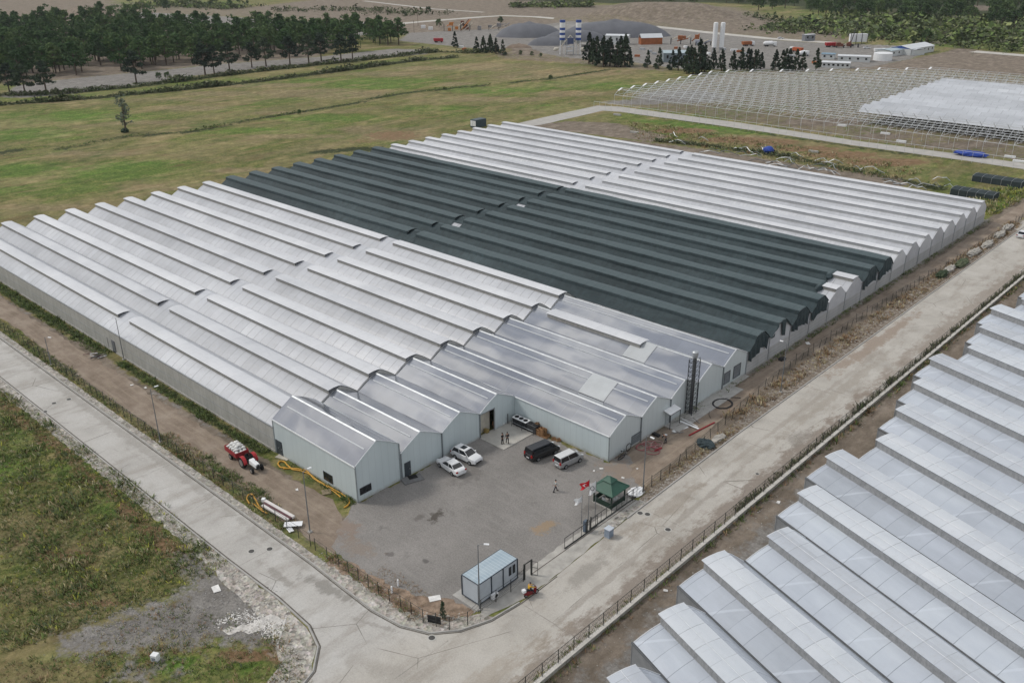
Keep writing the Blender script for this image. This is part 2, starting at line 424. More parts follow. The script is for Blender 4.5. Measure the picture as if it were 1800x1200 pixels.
def pol(k, P, soft=3.0, w=1.0, px=True):
    P = W(P) if px else np.array(P, float)
    masks[k][:] = np.maximum(masks[k], np.clip(.5 + sdist(P) / soft, 0, 1) * w)
def lin(k, P, width, w=1.0, px=True):
    P = W(P) if px else np.array(P, float); d = np.full(px_.size, 1e9)
    for a, b in zip(P[:-1], P[1:]):
        ab = b - a; h = np.clip(((px_ - a[0]) * ab[0] + (py_ - a[1]) * ab[1]) / (ab @ ab + 1e-9), 0, 1)
        d = np.minimum(d, np.hypot(px_ - a[0] - h * ab[0], py_ - a[1] - h * ab[1]))
    masks[k][:] = np.maximum(masks[k], np.clip(1.0 - (d - width / 2) / (width * .6 + .5) * .5, 0, 1) * (d < width * 1.7 + 1) * w)
# --- the big field behind the greenhouse
for a in ((120, 205, 160, 12), (60, 235, 100, 12), (150, 300, 190, 16), (60, 330, 120, 18), (640, 143, 130, 6), (680, 152, 90, 5), (860, 158, 80, 6),
          (560, 207, 120, 7), (1020, 150, 90, 8), (760, 190, 70, 5), (430, 230, 90, 6), (980, 190, 60, 7), (260, 290, 110, 10), (20, 215, 60, 12)):
    ell('lush', *a, .8)
for a in ((560, 165, 110, 8), (460, 150, 90, 4), (400, 165, 80, 4), (680, 130, 60, 4), (800, 148, 30, 4), (330, 190, 60, 4), (700, 236, 70, 12), (640, 228, 40, 6),
          (1060, 120, 90, 5), (1000, 128, 120, 5), (250, 215, 70, 4), (330, 175, 60, 3), (870, 118, 90, 6), (500, 200, 60, 4), (100, 365, 110, 5), (260, 330, 60, 5), (180, 270, 80, 3), (60, 180, 60, 3), (880, 175, 90, 4), (760, 120, 60, 3), (520, 240, 80, 4), (420, 300, 60, 5), (1000, 165, 60, 4), (930, 135, 60, 4)):
    ell('dry', *a, 1.0)
ell('red', 690, 238, 55, 10, .62); ell('red', 1000, 105, 120, 4, .6); ell('red', 640, 248, 40, 6, .5)
pol('soil', [(860, 96), (930, 92), (1030, 98), (1180, 118), (1180, 128), (1000, 112), (880, 104)], 8, .55)
for P, wd_ in (([(0, 184), (150, 174), (300, 160), (450, 144), (620, 122), (720, 108), (800, 101)], 3.5), ([(0, 168), (100, 166), (260, 150), (450, 126), (620, 108), (760, 92)], 3.5),
               ([(100, 262), (230, 240), (330, 232), (480, 205), (600, 186), (700, 165), (800, 155), (860, 150)], 2.0), ([(900, 146), (985, 136), (1080, 122)], 2.0),
               ([(0, 270), (30, 264)], 3), ([(560, 268), (620, 262), (660, 262)], 3.0), ([(590, 286), (500, 300)], 3)):
    lin('dark', P, wd_, .80)
pol('lush', [(0, 172), (450, 130), (700, 98), (700, 108), (450, 146), (0, 186)], 4, .4)
# --- lane, forest floor, quarry land
pol('gravel', [(0, 172), (30, 150), (110, 140), (400, 112), (560, 100), (690, 86), (750, 88), (750, 95), (620, 106), (500, 116), (360, 131), (240, 150), (90, 169), (40, 172)], 4, 1)
pol('soil', [(60, 145), (110, 140), (400, 112), (560, 100), (620, 70), (560, 58), (200, 20), (0, 40), (0, 150)], 6, .75)
pol('gravel', [(200, 24), (260, 22), (450, 32), (590, 42), (720, 58), (590, 66), (430, 52), (240, 42)], 12, .9)
pol('soil', [(-400, 40), (120, 28), (210, 5), (420, 12), (600, 14), (900, 20), (1030, 30), (1300, 40), (1370, 46), (1500, 60), (1500, 82), (1250, 62), (880, 32), (740, 40), (600, 55), (420, 30), (180, 22), (0, 50)], 20, .62)
pol('soil', [(560, 50), (760, 36), (880, 30), (1000, 37), (900, 60), (720, 62)], 8, .8)
pol('gravel', [(720, 58), (900, 50), (1000, 38), (1170, 50), (1350, 70), (1500, 80), (1640, 88), (1600, 104), (1530, 118), (1440, 124), (1200, 122), (1100, 108), (1000, 102), (940, 92), (820, 84), (700, 72)], 6, 1)
ell('soil', 925, 92, 30, 8, .9); ell('soil', 1170, 112, 50, 6, .8); ell('soil', 1260, 104, 60, 7, .7)
pol('soil', [(1480, 122), (1560, 112), (1690, 86), (1800, 96), (1900, 110), (1900, 150), (1800, 132), (1600, 122)], 5, 1)
pol('soil', [(420, 14), (600, -6), (900, -4), (1010, 8), (1150, 10), (1300, 12), (1400, 40), (1500, 62), (1250, 60), (1150, 44), (880, 28), (740, 38), (600, 50)], 30, .74)
pol('soil', [(-100, 60), (-100, -10), (60, -10), (210, -6), (200, 30), (120, 36), (0, 50)], 20, .7)
pol('lush', [(1300, -10), (1320, 10), (1450, 38), (1390, 50), (1500, 62), (1640, 82), (1800, 92), (2000, 110), (2000, -10)], 10, .55)
pol('dark', [(880, -40), (1300, -40), (1500, -10), (2000, -10), (2000, 40), (1700, 30), (1480, 22), (1300, 6), (900, 6)], 10, .75)
ell('soil', 1720, 14, 60, 5, .95); ell('soil', 1590, 65, 60, 5, .7); ell('soil', 1460, 60, 70, 5, .9); ell('red', 1640, 48, 40, 3, .7); ell('soil', 1650, 74, 60, 4, .7)
ell('lush', 330, 8, 100, 8, .8); ell('dark', 350, 8, 90, 5, .6); ell('lush', 210, 8, 40, 8, .8); ell('lush', 980, 11, 60, 3, .6)
# --- land under the bare frame and the strip of waste ground before it
pol('soil', [(1080, 190), (1120, 165), (1240, 130), (1500, 118), (1900, 130), (1900, 300), (1800, 286), (1500, 246), (1300, 214), (1100, 186)], 4, .55)
for a in ((1200, 200, 120, 10), (1400, 150, 150, 10), (1600, 220, 120, 10), (1350, 190, 120, 8)): ell('lush', *a, .5)
for a in ((1450, 215, 90, 8), (1700, 255, 90, 6), (1550, 240, 60, 6)): ell('soil', *a, .9)
ell('gravel', 1200, 170, 90, 14, .8); ell('gravel', 1120, 180, 60, 5, .8)
ell('lush', 1150, 235, 90, 8, .5); ell('dry', 1330, 240, 60, 4, .8)
lin('lush', [(1130, 212), (1280, 228), (1420, 245)], 3, 1)
pol('soil', [(900, 222), (1000, 213), (1080, 216), (1180, 240), (1150, 250), (1000, 232)], 3, .8)
for a in ((1290, 246, 60, 6), (1350, 250, 60, 7), (1480, 272, 70, 7), (1560, 285, 80, 8), (1200, 230, 60, 5), (1420, 262, 60, 6)): ell('red', *a, .8)
lin('soil', [(1100, 252), (1240, 270), (1400, 296), (1560, 320)], 5, 1)
lin('dark', [(1150, 246), (1260, 258), (1380, 275), (1500, 300), (1640, 330)], 3, .62)
lin('dark', [(1100, 196), (1300, 228), (1500, 258), (1700, 284)], 1.8, .62)
pol('lush', [(1700, 345), (1735, 330), (1800, 332), (1800, 352), (1740, 380)], 2, .6)
# --- strips round the greenhouse
pol('dark', [(-75, -0.2), (-75, -2.4), (-66, -2.4), (-66, -0.2)], 1.2, .5, px=False)
pol('dark', [(-150, -0.2), (-150, -2.8), (-68, -2.3), (-68, -.2)], 1.2, .85, px=False)
pol('dark', [(-63, -0.2), (-63, -1.7), (-19, -2.2), (-19, -.2)], 1.2, .85, px=False)
pol('gravel', [(-150, -2.8), (-150, -3.9), (-19, -3.4), (-19, -2.3)], 1, .7, px=False)
pol('soil', [(-170, -3.6), (-170, -7.4), (-90, -7.4), (-60, -8.5), (5, -8.5), (5, -3), (-19, -2)], 1.5, 1, px=False)
pol('soil', [(-77, -1.5), (-77, -8.6), (-62, -9.0), (-62, -2)], 1.5, 1, px=False)
pol('soil', [(17, 29), (17, 215), (23, 215), (24.5, 150), (22.5, 74), (25, 44), (25.5, 26), (20, 27)], 1.5, 1, px=False)
pol('gravel', [(16.5, 65), (16.5, 185), (18.3, 185), (18.3, 65)], 1, .65, px=False)
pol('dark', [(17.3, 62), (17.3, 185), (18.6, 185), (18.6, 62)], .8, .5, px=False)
pol('soil', [(36.5, -40), (36.5, 270), (60, 270), (120, -40)], 1.5, 1, px=False)
pol('gravel', [(38, -40), (38, 45), (46, 45), (120, -40)], 6, .62, px=False)
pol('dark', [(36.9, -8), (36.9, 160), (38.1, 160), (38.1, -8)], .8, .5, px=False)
pol('red', [(-150, -18.6), (-150, -21.0), (-20, -21.5), (-8, -22.5), (-4, -19.5), (-20, -18.9)], 1.2, .7, px=False)
lin('red', [(400, 900), (440, 960), (500, 1010), (540, 1060)], 1.0, .0)
pol('gravel', [(310, 1040), (420, 1020), (500, 1075), (540, 1110), (545, 1150), (480, 1140), (330, 1130)], 5, .9)
pol('gravel', [(300, 985), (330, 960), (380, 1000), (440, 1040), (500, 1085), (505, 1112), (420, 1128), (250, 1140), (120, 1150), (100, 1120), (180, 1090), (330, 1038), (345, 1030)], 7, 1)
pol('gravel', [(180, 1200), (230, 1150), (300, 1155), (340, 1200)], 5, .8)
pol('soil', [(80, 1110), (200, 1090), (270, 1120), (120, 1165)], 3, .6)
for a in ((60, 770, 60, 30), (170, 820, 90, 35), (210, 880, 80, 25), (20, 830, 50, 30), (330, 1175, 60, 20), (150, 1155, 110, 10), (450, 1180, 40, 15)): ell('lush', *a, .95)
for a in ((90, 965, 90, 22), (40, 1040, 60, 14), (250, 900, 50, 10), (30, 740, 30, 15), (110, 700, 50, 20)): ell('dry', *a, .75)
for a in ((120, 975, 60, 12), (300, 965, 50, 14), (440, 1150, 60, 12), (500, 1120, 25, 20), (170, 1060, 60, 8), (520, 1150, 20, 40)): ell('red', *a, .75)
pol('red', [(8, -8.6), (14, -8.6), (24, -6.5), (24.5, -3.8), (21, -4.6), (14, -6.6)], 1, .9, px=False)
Z = np.zeros(px_.size)
def hump(cx, cy, ax, ay, h, ang=0):
    ca, sa = math.cos(ang), math.sin(ang)
    u = (px_ - cx) * ca + (py_ - cy) * sa; v = -(px_ - cx) * sa + (py_ - cy) * ca
    Z[:] += h * np.exp(-np.power(np.abs(u / ax), 4) - np.power(np.abs(v / ay), 2))
for (x1, y1, x2, y2, wd_, h) in ((1040, 32, 1290, 34, 34, 14), (120, 30, 200, 26, 40, 10), (1500, 78, 1680, 88, 10, 2.0), (860, 95, 950, 90, 9, 2.5)):
    a, b = G(x1, y1), G(x2, y2)
    hump((a[0] + b[0]) / 2, (a[1] + b[1]) / 2, math.hypot(b[0] - a[0], b[1] - a[1]) / 2, wd_, h, math.atan2(b[1] - a[1], b[0] - a[0]))
nx, ny = len(gx), len(gy)
idx = np.arange(nx * ny).reshape(nx, ny)
quads = np.stack([idx[:-1, :-1], idx[1:, :-1], idx[1:, 1:], idx[:-1, 1:]], -1).reshape(-1, 4)
me = bpy.data.meshes.new('ground')
me.vertices.add(nx * ny); me.vertices.foreach_set('co', np.stack([px_, py_, Z], 1).astype(np.float32).ravel())
me.loops.add(quads.size); me.loops.foreach_set('vertex_index', quads.ravel().astype(np.int32))
me.polygons.add(len(quads)); me.polygons.foreach_set('loop_start', (np.arange(len(quads)) * 4).astype(np.int32))
me.update(calc_edges=True); me.validate()
for nm_, ks in (('m1', ('soil', 'gravel', 'dry')), ('m2', ('lush', 'dark', 'red'))):
    at = me.color_attributes.new(nm_, 'FLOAT_COLOR', 'POINT')
    a = np.ones((nx * ny, 4), np.float32)
    for j, k in enumerate(ks): a[:, j] = masks[k]
    at.data.foreach_set('color', a.ravel())
me.shade_smooth(); me.materials.append(GROUND)
ground = bpy.data.objects.new('ground', me); sc.collection.objects.link(ground); struct(ground)

# ------------------------------------------------------------------ flat sheets with ragged edges
def sheet(name, P, z, mat, px=False, rag=0.0, step=1.0, thick=0, kind='structure'):
    P = [Vector(G(*q)[:2] if px else q) for q in P]
    out = []
    for i in range(len(P)):
        a, b = P[i], P[(i + 1) % len(P)]; n = max(1, int((b - a).length / step)) if rag else 1
        d = (b - a).normalized() if (b - a).length else Vector((1, 0)); nr = Vector((-d.y, d.x))
        for k in range(n):
            q = a + (b - a) * k / n
            if rag: q = q + nr * (noise.noise(Vector((q.x * .9, q.y * .9, z * 50))) * 1.2 + RND.uniform(-.5, .5)) * rag
            out.append(q)
    bm = bmesh.new(); vs = [bm.verts.new((q.x, q.y, z)) for q in out]
    f = bm.faces.new(vs); f.normal_update()
    if f.normal.z < 0: f.normal_flip()
    if thick:
        r = bmesh.ops.extrude_face_region(bm, geom=[f]); bmesh.ops.translate(bm, vec=(0, 0, -thick), verts=[g for g in r['geom'] if isinstance(g, bmesh.types.BMVert)])
        bmesh.ops.recalc_face_normals(bm, faces=bm.faces)
    bmesh.ops.triangulate(bm, faces=bm.faces[:])
    me = bpy.data.meshes.new(name); bm.to_mesh(me); bm.free(); me.materials.append(mat)
    o = bpy.data.objects.new(name, me); sc.collection.objects.link(o)
    return struct(o, kind) if kind else o

# corner curves of the concrete road (inner corner at the yard, outer corner at the field)
def arc(c, r, a0, a1, n=10):
    return [(c[0] + r * math.cos(math.radians(a0 + (a1 - a0) * i / n)), c[1] + r * math.sin(math.radians(a0 + (a1 - a0) * i / n))) for i in range(n + 1)]
inner = [(-400, -11.1), (0, -11.1)] + [(7, -11.1)] + arc((20, -3.3), 7.8, -90, -8, 12) + [(27.5, 3), (26.6, 25), (26.2, 48), (25.9, 120), (26, 330)]
outer_l = [(20.8, -120), (20.8, -23)] + arc((17.6, -22), 3.3, 10, 62, 4) + [(13.6, -17.3), (8, -16.8), (-2, -17.1), (-400, -17.1)]
inner = [(-400, -11.1), (6, -11.1), (12, -11.3), (17, -11.4), (21, -10.9), (24, -9.6), (26, -7.2), (27.2, -4), (27.6, 0), (27.5, 6), (26.9, 20), (26.3, 48), (26.0, 120), (26.0, 330)]
outer_l = [(21.2, -120), (21.0, -24), (19.6, -20.6), (17.2, -18.3), (14, -17.2), (8, -16.9), (-2, -17.1), (-400, -17.1)]
road_poly = inner + [(36.1, 330), (36.1, -120)] + outer_l
sheet('concrete_road', road_poly, .035, ROAD)
sheet('concrete_road', [(26.2, 330), (26, 200), (24.2, 190), (24.2, 180), (26, 178)], .028, ROAD)
# yard, aprons, tracks
sheet('gravel_yard', [(0, -1.0), (0.0, 21.6), (4.6, 21.6), (4.6, 28.0), (17.3, 28.75), (17.3, 33), (21, 29), (24.9, 24.8), (24.9, -4.2), (21.5, -7.6), (9, -8.6), (4.5, -7.0), (1.6, -3.5)], .03, YARD, rag=.55, step=.5)
sheet('dirt_track', [(-190, -3.9), (-19, -3.3), (-3, -1.6), (3.0, -4.4), (6.5, -8.4), (-8, -8.4), (-60, -8.3), (-90, -7.3), (-190, -7.3)], .015, DIRT, rag=.4, step=1.2)
sheet('dirt_track', [(18.2, 32), (18.4, 64), (18.9, 120), (19.2, 240), (22.6, 240), (22.6, 150), (20.6, 121), (20.4, 74), (22.6, 44), (24.4, 26), (21.5, 25.5)], .016, DIRT, rag=.35, step=1.2)
sheet('pavement', [(22.6, 1.6), (24.6, 3.6), (24.3, 10), (24.2, 23.6), (25.8, 24.2), (26.9, 16), (27.4, 7), (27.5, 1), (26.4, -4), (25.6, -4)], .034, M('apron_concrete', (.37, .355, .325), .9, var=.22, scale=.7, obj=False), rag=.12, step=.8)
sheet('pavement', [(-.35, 21.55), (4.75, 21.55), (4.75, 27.1), (4.9, 28.75), (-.35, 28.75)], .12, M('pad_concrete', (.40, .385, .35), .9, var=.12, scale=.8, obj=False), thick=.12)
sheet('pavement', [(21.4, -4.0), (25.2, -4.0), (25.2, 3.1), (21.4, 3.1)], .12, CONC, thick=.12)
sheet('weedy_soil', [(6.5, -8.6), (10, -7.9), (14, -7.6), (18, -6.9), (20.5, -5.6), (21.2, -4.6), (22, -4.2), (24.9, -4.2), (25.2, -5.4), (23.6, -7.2), (20.5, -8.9), (14, -9.6), (7, -9.7)], .040, M('rusty_soil', (.23, .17, .125), .95, var=.5, scale=1.1, obj=False), rag=.5, step=.5, kind='structure')
# verges: broken concrete beside the kerbs
sheet('rubble_verge', [(-400, -9.9), (5, -9.9), (9.5, -9.6), (20, -8.6), (24, -6.6), (25.6, -4), (27.1, -3.4), (26, -7), (24, -9.45), (21, -10.75), (17, -11.25), (6, -10.95), (-400, -10.95)], .022, RUBBLE, rag=.12, step=1)
sheet('rubble_verge', [(-400, -17.3), (8, -17.1), (14, -17.4), (17.0, -18.5), (19.4, -20.8), (20.8, -24.1), (21.0, -120), (18.4, -120), (18.2, -26), (16.6, -22.4), (13, -20.6), (8, -19.8), (-8, -18.9), (-400, -18.6)], .022, RUBBLE, rag=.3, step=1)
sheet('rubble_verge', [(25.4, 24.6), (26.7, 24), (26.2, 48), (25.9, 120), (25.9, 330), (24.0, 330), (23.6, 150), (22.7, 121), (22.2, 74), (24.4, 44)], .023, RUBBLE2, rag=.4, step=1)
sheet('rubble_verge', [(25.9, 15.6), (26.8, 15.6), (26.7, 24.4), (25.6, 24.4)], .046, RUBBLE, rag=.15, step=1)
# kerbs, one stone line each
def kerb(P, w=.16, h=.15, z0=.0):
    m = MB(); 
    for (a, b) in zip(P[:-1], P[1:]):
        a, b = Vector(a), Vector(b); d = b - a; m.box(((a.x + b.x) / 2, (a.y + b.y) / 2, z0 + h / 2), (d.length + .0, w, h), rz=math.atan2(d.y, d.x))
    return struct(m.build('kerb', CONC))
def offs(P, k):
    out = []
    for i, q in enumerate(P):
        a = Vector(P[max(0, i - 1)]); b = Vector(P[min(len(P) - 1, i + 1)]); d = (b - a).normalized(); out.append((q[0] - d.y * k, q[1] + d.x * k))
    return out
kerb(offs(inner[:9], .10)); kerb(offs(inner[10:], .10)); kerb(offs(outer_l, .10))
gut = MB()
for P in (offs(inner[:10], -.14), offs(outer_l, -.14)):
    for a, b in zip(P[:-1], P[1:]):
        a, b = Vector(a), Vector(b); d = b - a; gut.box(((a.x + b.x) / 2, (a.y + b.y) / 2, .042), (d.length, .14, .012), rz=math.atan2(d.y, d.x))
struct(gut.build('gutter_channel', M('gutter_silt', (.115, .105, .09), .95, var=.4, scale=2, obj=False)))
# far roads and paths
far = M('pale_gravel', (.46, .44, .40), .95, var=.12, scale=.1, obj=False)
def ribbon(name, P, w, z, mat):
    P = [Vector(G(*q)[:2]) for q in P]; Lf, Rt = [], []
    for i, q in enumerate(P):
        d = (P[min(len(P) - 1, i + 1)] - P[max(0, i - 1)]).normalized(); n = Vector((-d.y, d.x)); Lf.append(tuple(q + n * w / 2)); Rt.append(tuple(q - n * w / 2))
    return sheet(name, Lf + Rt[::-1], z, mat, rag=.5, step=6)
ribbon('gravel_road', [(585, 51), (680, 44), (760, 37), (850, 30), (885, 28), (940, 30), (1000, 35), (1080, 42), (1150, 47), (1250, 58), (1350, 68), (1500, 78), (1640, 85), (1800, 98), (2000, 116)], 11, .06, far)
ribbon('gravel_road', [(1040, 32), (1150, 37), (1280, 42), (1320, 41)], 5, .05, far)
ribbon('gravel_road', [(640, 2), (760, 16), (850, 22)], 6, .05, far)
sheet('pavement', [(950, 208), (1050, 186), (1090, 188), (1300, 216), (1500, 247), (1700, 273), (1800, 288), (1950, 310), (1950, 322), (1800, 298), (1700, 283), (1500, 256), (1300, 226), (1090, 197), (1060, 195), (950, 220), (890, 228), (880, 224)], .05, M('path_concrete', (.38, .365, .34), .9, var=.12, scale=.3, obj=False), px=True, rag=.25, step=4)

# ------------------------------------------------------------------ stones and weeds
def scatter_stones(name, regs, mat, rnd=random.Random(3)):
    m = MB(); ico = [(0, 0, 1), (.9, 0, .4), (.28, .85, .4), (-.72, .53, .4), (-.72, -.53, .4), (.28, -.85, .4), (0, 0, -.3)]
    fc = [(0, 1, 2), (0, 2, 3), (0, 3, 4), (0, 4, 5), (0, 5, 1), (6, 2, 1), (6, 3, 2), (6, 4, 3), (6, 5, 4), (6, 1, 5)]
    for (x0, y0, x1, y1, wd_, n, s0, s1) in regs:
        for i in range(n):
            k = rnd.random() if n != 1500 else min(1, abs(rnd.gauss(1, .38)) if rnd.random() < .7 else rnd.random()); o = rnd.uniform(-.5, .5) * wd_ if n != 1500 else rnd.gauss(0, .2) * wd_ * (1 + k) + 1.1 * math.sin(k * 5); d = Vector((x1 - x0, y1 - y0)).normalized()
            x = x0 + (x1 - x0) * k - d.y * o; y = y0 + (y1 - y0) * k + d.x * o
            s = s0 + (s1 - s0) * rnd.random() ** 2.5; a = rnd.random() * 6.3
            ca, sa = math.cos(a), math.sin(a); fl = rnd.uniform(.35, .8); e = rnd.uniform(.6, 1)
            m.add([(x + (p[0] * ca - p[1] * sa * e) * s * rnd.uniform(.7, 1.2), y + (p[0] * sa + p[1] * ca * e) * s * rnd.uniform(.7, 1.2), .02 + p[2] * s * fl * rnd.uniform(.8, 1.2)) for p in ico], fc)
    return struct(m.build(name, mat, norm=False), 'stuff')
STONE = M('broken_stone', (.36, .34, .305), .95, var=.28, scale=1.1, obj=False)
scatter_stones('rubble_stones', [(-110, -10.4, 5, -10.4, 1.0, 2600, .04, .18), (-110, -18.0, 10, -18.2, 1.3, 2200, .04, .20), (5, -10.2, 20, -9.7, 1.0, 480, .04, .18), (20, -9.7, 26.4, -4.6, .9, 260, .04, .18),
    (16, -19.5, 20, -26, 2.2, 420, .04, .22), (19.8, -25, 19.8, -50, 1.8, 300, .04, .22), (26.1, 24.5, 25.2, 48, 1.3, 330, .05, .2), (25.2, 48, 24.2, 80, 2.4, 260, .05, .22), (24.2, 80, 24.3, 200, 2.6, 480, .05, .3),
    (26.3, 15, 26.2, 24.5, .9, 120, .05, .25), (5, -9, 24, -8, 1.0, 140, .04, .16), (24, -7, 25, 2, .8, 80, .04, .15), (38.5, -10, 38.5, 120, 3, 260, .04, .15)], STONE)
a, b = G(380, 1096), G(500, 1094)
scatter_stones('rubble_stones', [(a[0], a[1], b[0], b[1], 1.8, 1500, .04, .15)], M('white_rubble', (.62, .60, .57), .9, var=.15, obj=False))
sp_ = sheet('pale_spill', [(392, 1108), (404, 1099), (440, 1093), (470, 1084), (500, 1086), (502, 1096), (470, 1101), (430, 1108)], .03, M('pale_plaster', (.50, .48, .45), .95, var=.3, scale=1.5, obj=False), px=True, rag=.7, step=.35, kind='stuff')
scatter_stones('gravel_stones', [(G(150, 1110)[0], G(150, 1110)[1], G(500, 1070)[0], G(500, 1070)[1], 8, 1400, .03, .14), (4, 6, 22, 14, 20, 700, .02, .06)], M('grey_stone', (.25, .24, .23), .95, var=.35, scale=1, obj=False))

GREEN = [(.11, .16, .05), (.16, .21, .07), (.085, .115, .04), (.20, .23, .095), (.12, .15, .08)]
STRAW = [(.42, .36, .20), (.34, .28, .16), (.48, .43, .28), (.27, .23, .13)]
RUST = [(.30, .19, .11), (.35, .25, .15), (.24, .16, .10)]
SCRUB_ = [(.06, .075, .04), (.09, .10, .06)]
YEL = [(.42, .42, .08), (.34, .38, .10)]
def weeds(name, jobs, rnd=random.Random(5)):
    m = MB()
    for (region, n, h0, h1, pal) in jobs:
        for i in range(n):
            x, y = region(rnd); h = rnd.uniform(h0, h1) * (.6 + .7 * max(0, noise.noise(Vector((x * .25, y * .25, 1))) + .4)); k = rnd.choice(pal); w = h * rnd.uniform(.5, 1.2)
            for j in range(rnd.choice((4, 5, 6, 7))):
                a = rnd.random() * 6.3; dx, dy = math.cos(a), math.sin(a); o = rnd.random() * w * .9; bx, by = x + dx * o, y + dy * o
                hh = h * rnd.uniform(.6, 1.1); q = w * rnd.uniform(.07, .17); lx, ly = dx * hh * .5, dy * hh * .5
                s = rnd.uniform(.75, 1.25)
                m.add([(bx - dy * q, by + dx * q, 0), (bx + dy * q, by - dx * q, 0), (bx + lx + dy * q * .5, by + ly - dx * q * .5, hh * .8), (bx + lx * 1.6 - dy * q * .3, by + ly * 1.6 + dx * q * .3, hh)], [(0, 1, 2, 3)])
                m.t += [(k[0] * s, k[1] * s, k[2] * s)] * 4
    return struct(m.build(name, TINT, norm=False), 'stuff')
def rect(x0, y0, x1, y1): return lambda r: (r.uniform(x0, x1), r.uniform(y0, y1))
def tri_px(P):
    P = [Vector(G(*q)[:2]) for q in P]; T = [(P[0], P[i], P[i + 1]) for i in range(1, len(P) - 1)]; ar = [abs((b - a).cross(c - a)) for a, b, c in T]
    def f(r):
        a, b, c = r.choices(T, ar)[0]; u, v = r.random(), r.random()
        if u + v > 1: u, v = 1 - u, 1 - v
        q = a + (b - a) * u + (c - a) * v; return q.x, q.y
    return f
fieldA = tri_px([(0, 680), (280, 880), (400, 990), (330, 1035), (120, 1110), (0, 1150)])
weeds('field_weeds', [(fieldA, 1500, .35, .65, GREEN), (fieldA, 500, .3, .6, STRAW + YEL), (fieldA, 9000, .08, .3, GREEN), (fieldA, 4600, .08, .28, STRAW), (fieldA, 1500, .08, .28, RUST), (fieldA, 260, .2, .4, YEL),
    (tri_px([(110, 1120), (300, 1060), (520, 1100), (480, 1135), (250, 1145)]), 700, .08, .3, GREEN + RUST + STRAW), (tri_px([(0, 1160), (250, 1140), (500, 1120), (550, 1200), (540, 1260), (0, 1260)]), 1500, .1, .4, GREEN + RUST), (tri_px([(0, 1160), (250, 1140), (500, 1120), (550, 1200), (540, 1260), (0, 1260)]), 500, .1, .35, STRAW),
    (rect(-62, -2.2, -19, -.25), 900, .2, .5, GREEN), (rect(-150, -2.8, -67, -.3), 1500, .2, .6, GREEN), (rect(-110, -9.9, -62, -7.8), 1200, .12, .45, GREEN + STRAW[:2]),
    (rect(-62, -9.9, -30, -8.3), 900, .1, .35, STRAW + GREEN), (rect(-34, -9.9, -2, -7.0), 1500, .1, .42, GREEN + STRAW + RUST), (rect(-24, -8.5, -8, -6.6), 300, .2, .6, GREEN), (rect(6, -9.5, 22, -8.3), 260, .15, .5, RUST + GREEN[:2]),
    (rect(12, -9.0, 24.5, -5.4), 700, .06, .2, RUST + STRAW[3:]), (rect(17.3, 60, 18.5, 184), 700, .15, .45, GREEN), (rect(17.3, 44, 18.6, 60), 60, .15, .4, GREEN), (rect(22.0, 50, 25.0, 185), 3200, .1, .5, STRAW + RUST + RUST + [(.12, .09, .06), (.10, .075, .05)]), (rect(24.2, 26, 25.9, 50), 700, .08, .35, RUST + STRAW + [(.12, .09, .06)]),
    (rect(35.6, 30, 36.4, 170), 2200, .2, .62, [(.06, .08, .035), (.09, .10, .05), (.13, .12, .08)]), (rect(35.8, -12, 36.4, 30), 500, .1, .4, STRAW + GREEN), (rect(36.7, -10, 37.7, 150), 700, .2, .6, GREEN + RUST),
    (rect(-2, -1.0, 0, -.2), 30, .2, .5, GREEN), (rect(-14, -.9, 0, -.15), 120, .2, .5, GREEN), (rect(-158, -4, -144, 190), 1000, .3, .8, GREEN + STRAW),
    (tri_px([(1100, 215), (1250, 232), (1640, 300), (1560, 318), (1240, 262), (1120, 245)]), 1600, .3, .9, GREEN + STRAW + RUST), (tri_px([(1700, 350), (1740, 330), (1800, 335), (1800, 350), (1740, 385)]), 500, .4, 1.2, GREEN + YEL + STRAW)])
# hedgerow and ditch growth in the big field: low continuous scrub
def hedge(name, P, width, n, h0, h1, pal, rnd=random.Random(9)):
    P = [Vector(G(*q)[:2]) for q in P]; seg = list(zip(P[:-1], P[1:])); Ls = [(b - a).length for a, b in seg]; m = MB()
    for i in range(n):
        a, b = rnd.choices(seg, Ls)[0]; q = a + (b - a) * rnd.random(); d = (b - a).normalized(); o = rnd.gauss(0, width * .35)
        x, y = q.x - d.y * o, q.y + d.x * o
        h = rnd.uniform(h0, h1) * (.5 + max(0, noise.noise(Vector((x * .06, y * .06, 3))) + .45)); k = rnd.choice(pal)
        for j in range(7):
            ux, uy, uz = rnd.gauss(0, h * .5), rnd.gauss(0, h * .5), rnd.uniform(.1, 1) * h; s = h * rnd.uniform(.22, .4); t_ = rnd.uniform(.7, 1.3)
            A = Vector((rnd.gauss(0, 1), rnd.gauss(0, 1), rnd.gauss(0, .6))).normalized() * s; B = Vector((rnd.gauss(0, 1), rnd.gauss(0, 1), rnd.gauss(0, .6))).normalized() * s
            c = Vector((x + ux, y + uy, uz)); m.add([c - A, c + B, c + A, c - B], [(0, 1, 2, 3)]); m.t += [tuple(v * t_ for v in k)] * 4
    return struct(m.build(name, TINT, norm=False), 'stuff')
SCRUB = [(.050, .070, .030), (.078, .10, .045), (.105, .12, .062), (.14, .145, .09)]
hedge('hedgerow_scrub', [(-60, 190), (150, 174), (300, 160), (450, 144), (620, 122), (720, 108), (800, 101)], 4, 1300, .6, 1.8, SCRUB)
hedge('hedgerow_scrub', [(-60, 170), (100, 166), (260, 150), (450, 126), (620, 108), (760, 92), (860, 94)], 5, 1500, .6, 2.2, SCRUB)
hedge('ditch_scrub', [(100, 262), (230, 240), (330, 232), (480, 205), (600, 186), (700, 165), (800, 155), (860, 150)], 1.5, 420, .3, .8, GREEN)
hedge('ditch_scrub', [(905, 146), (985, 136), (1080, 122)], 1.5, 120, .3, .8, GREEN)
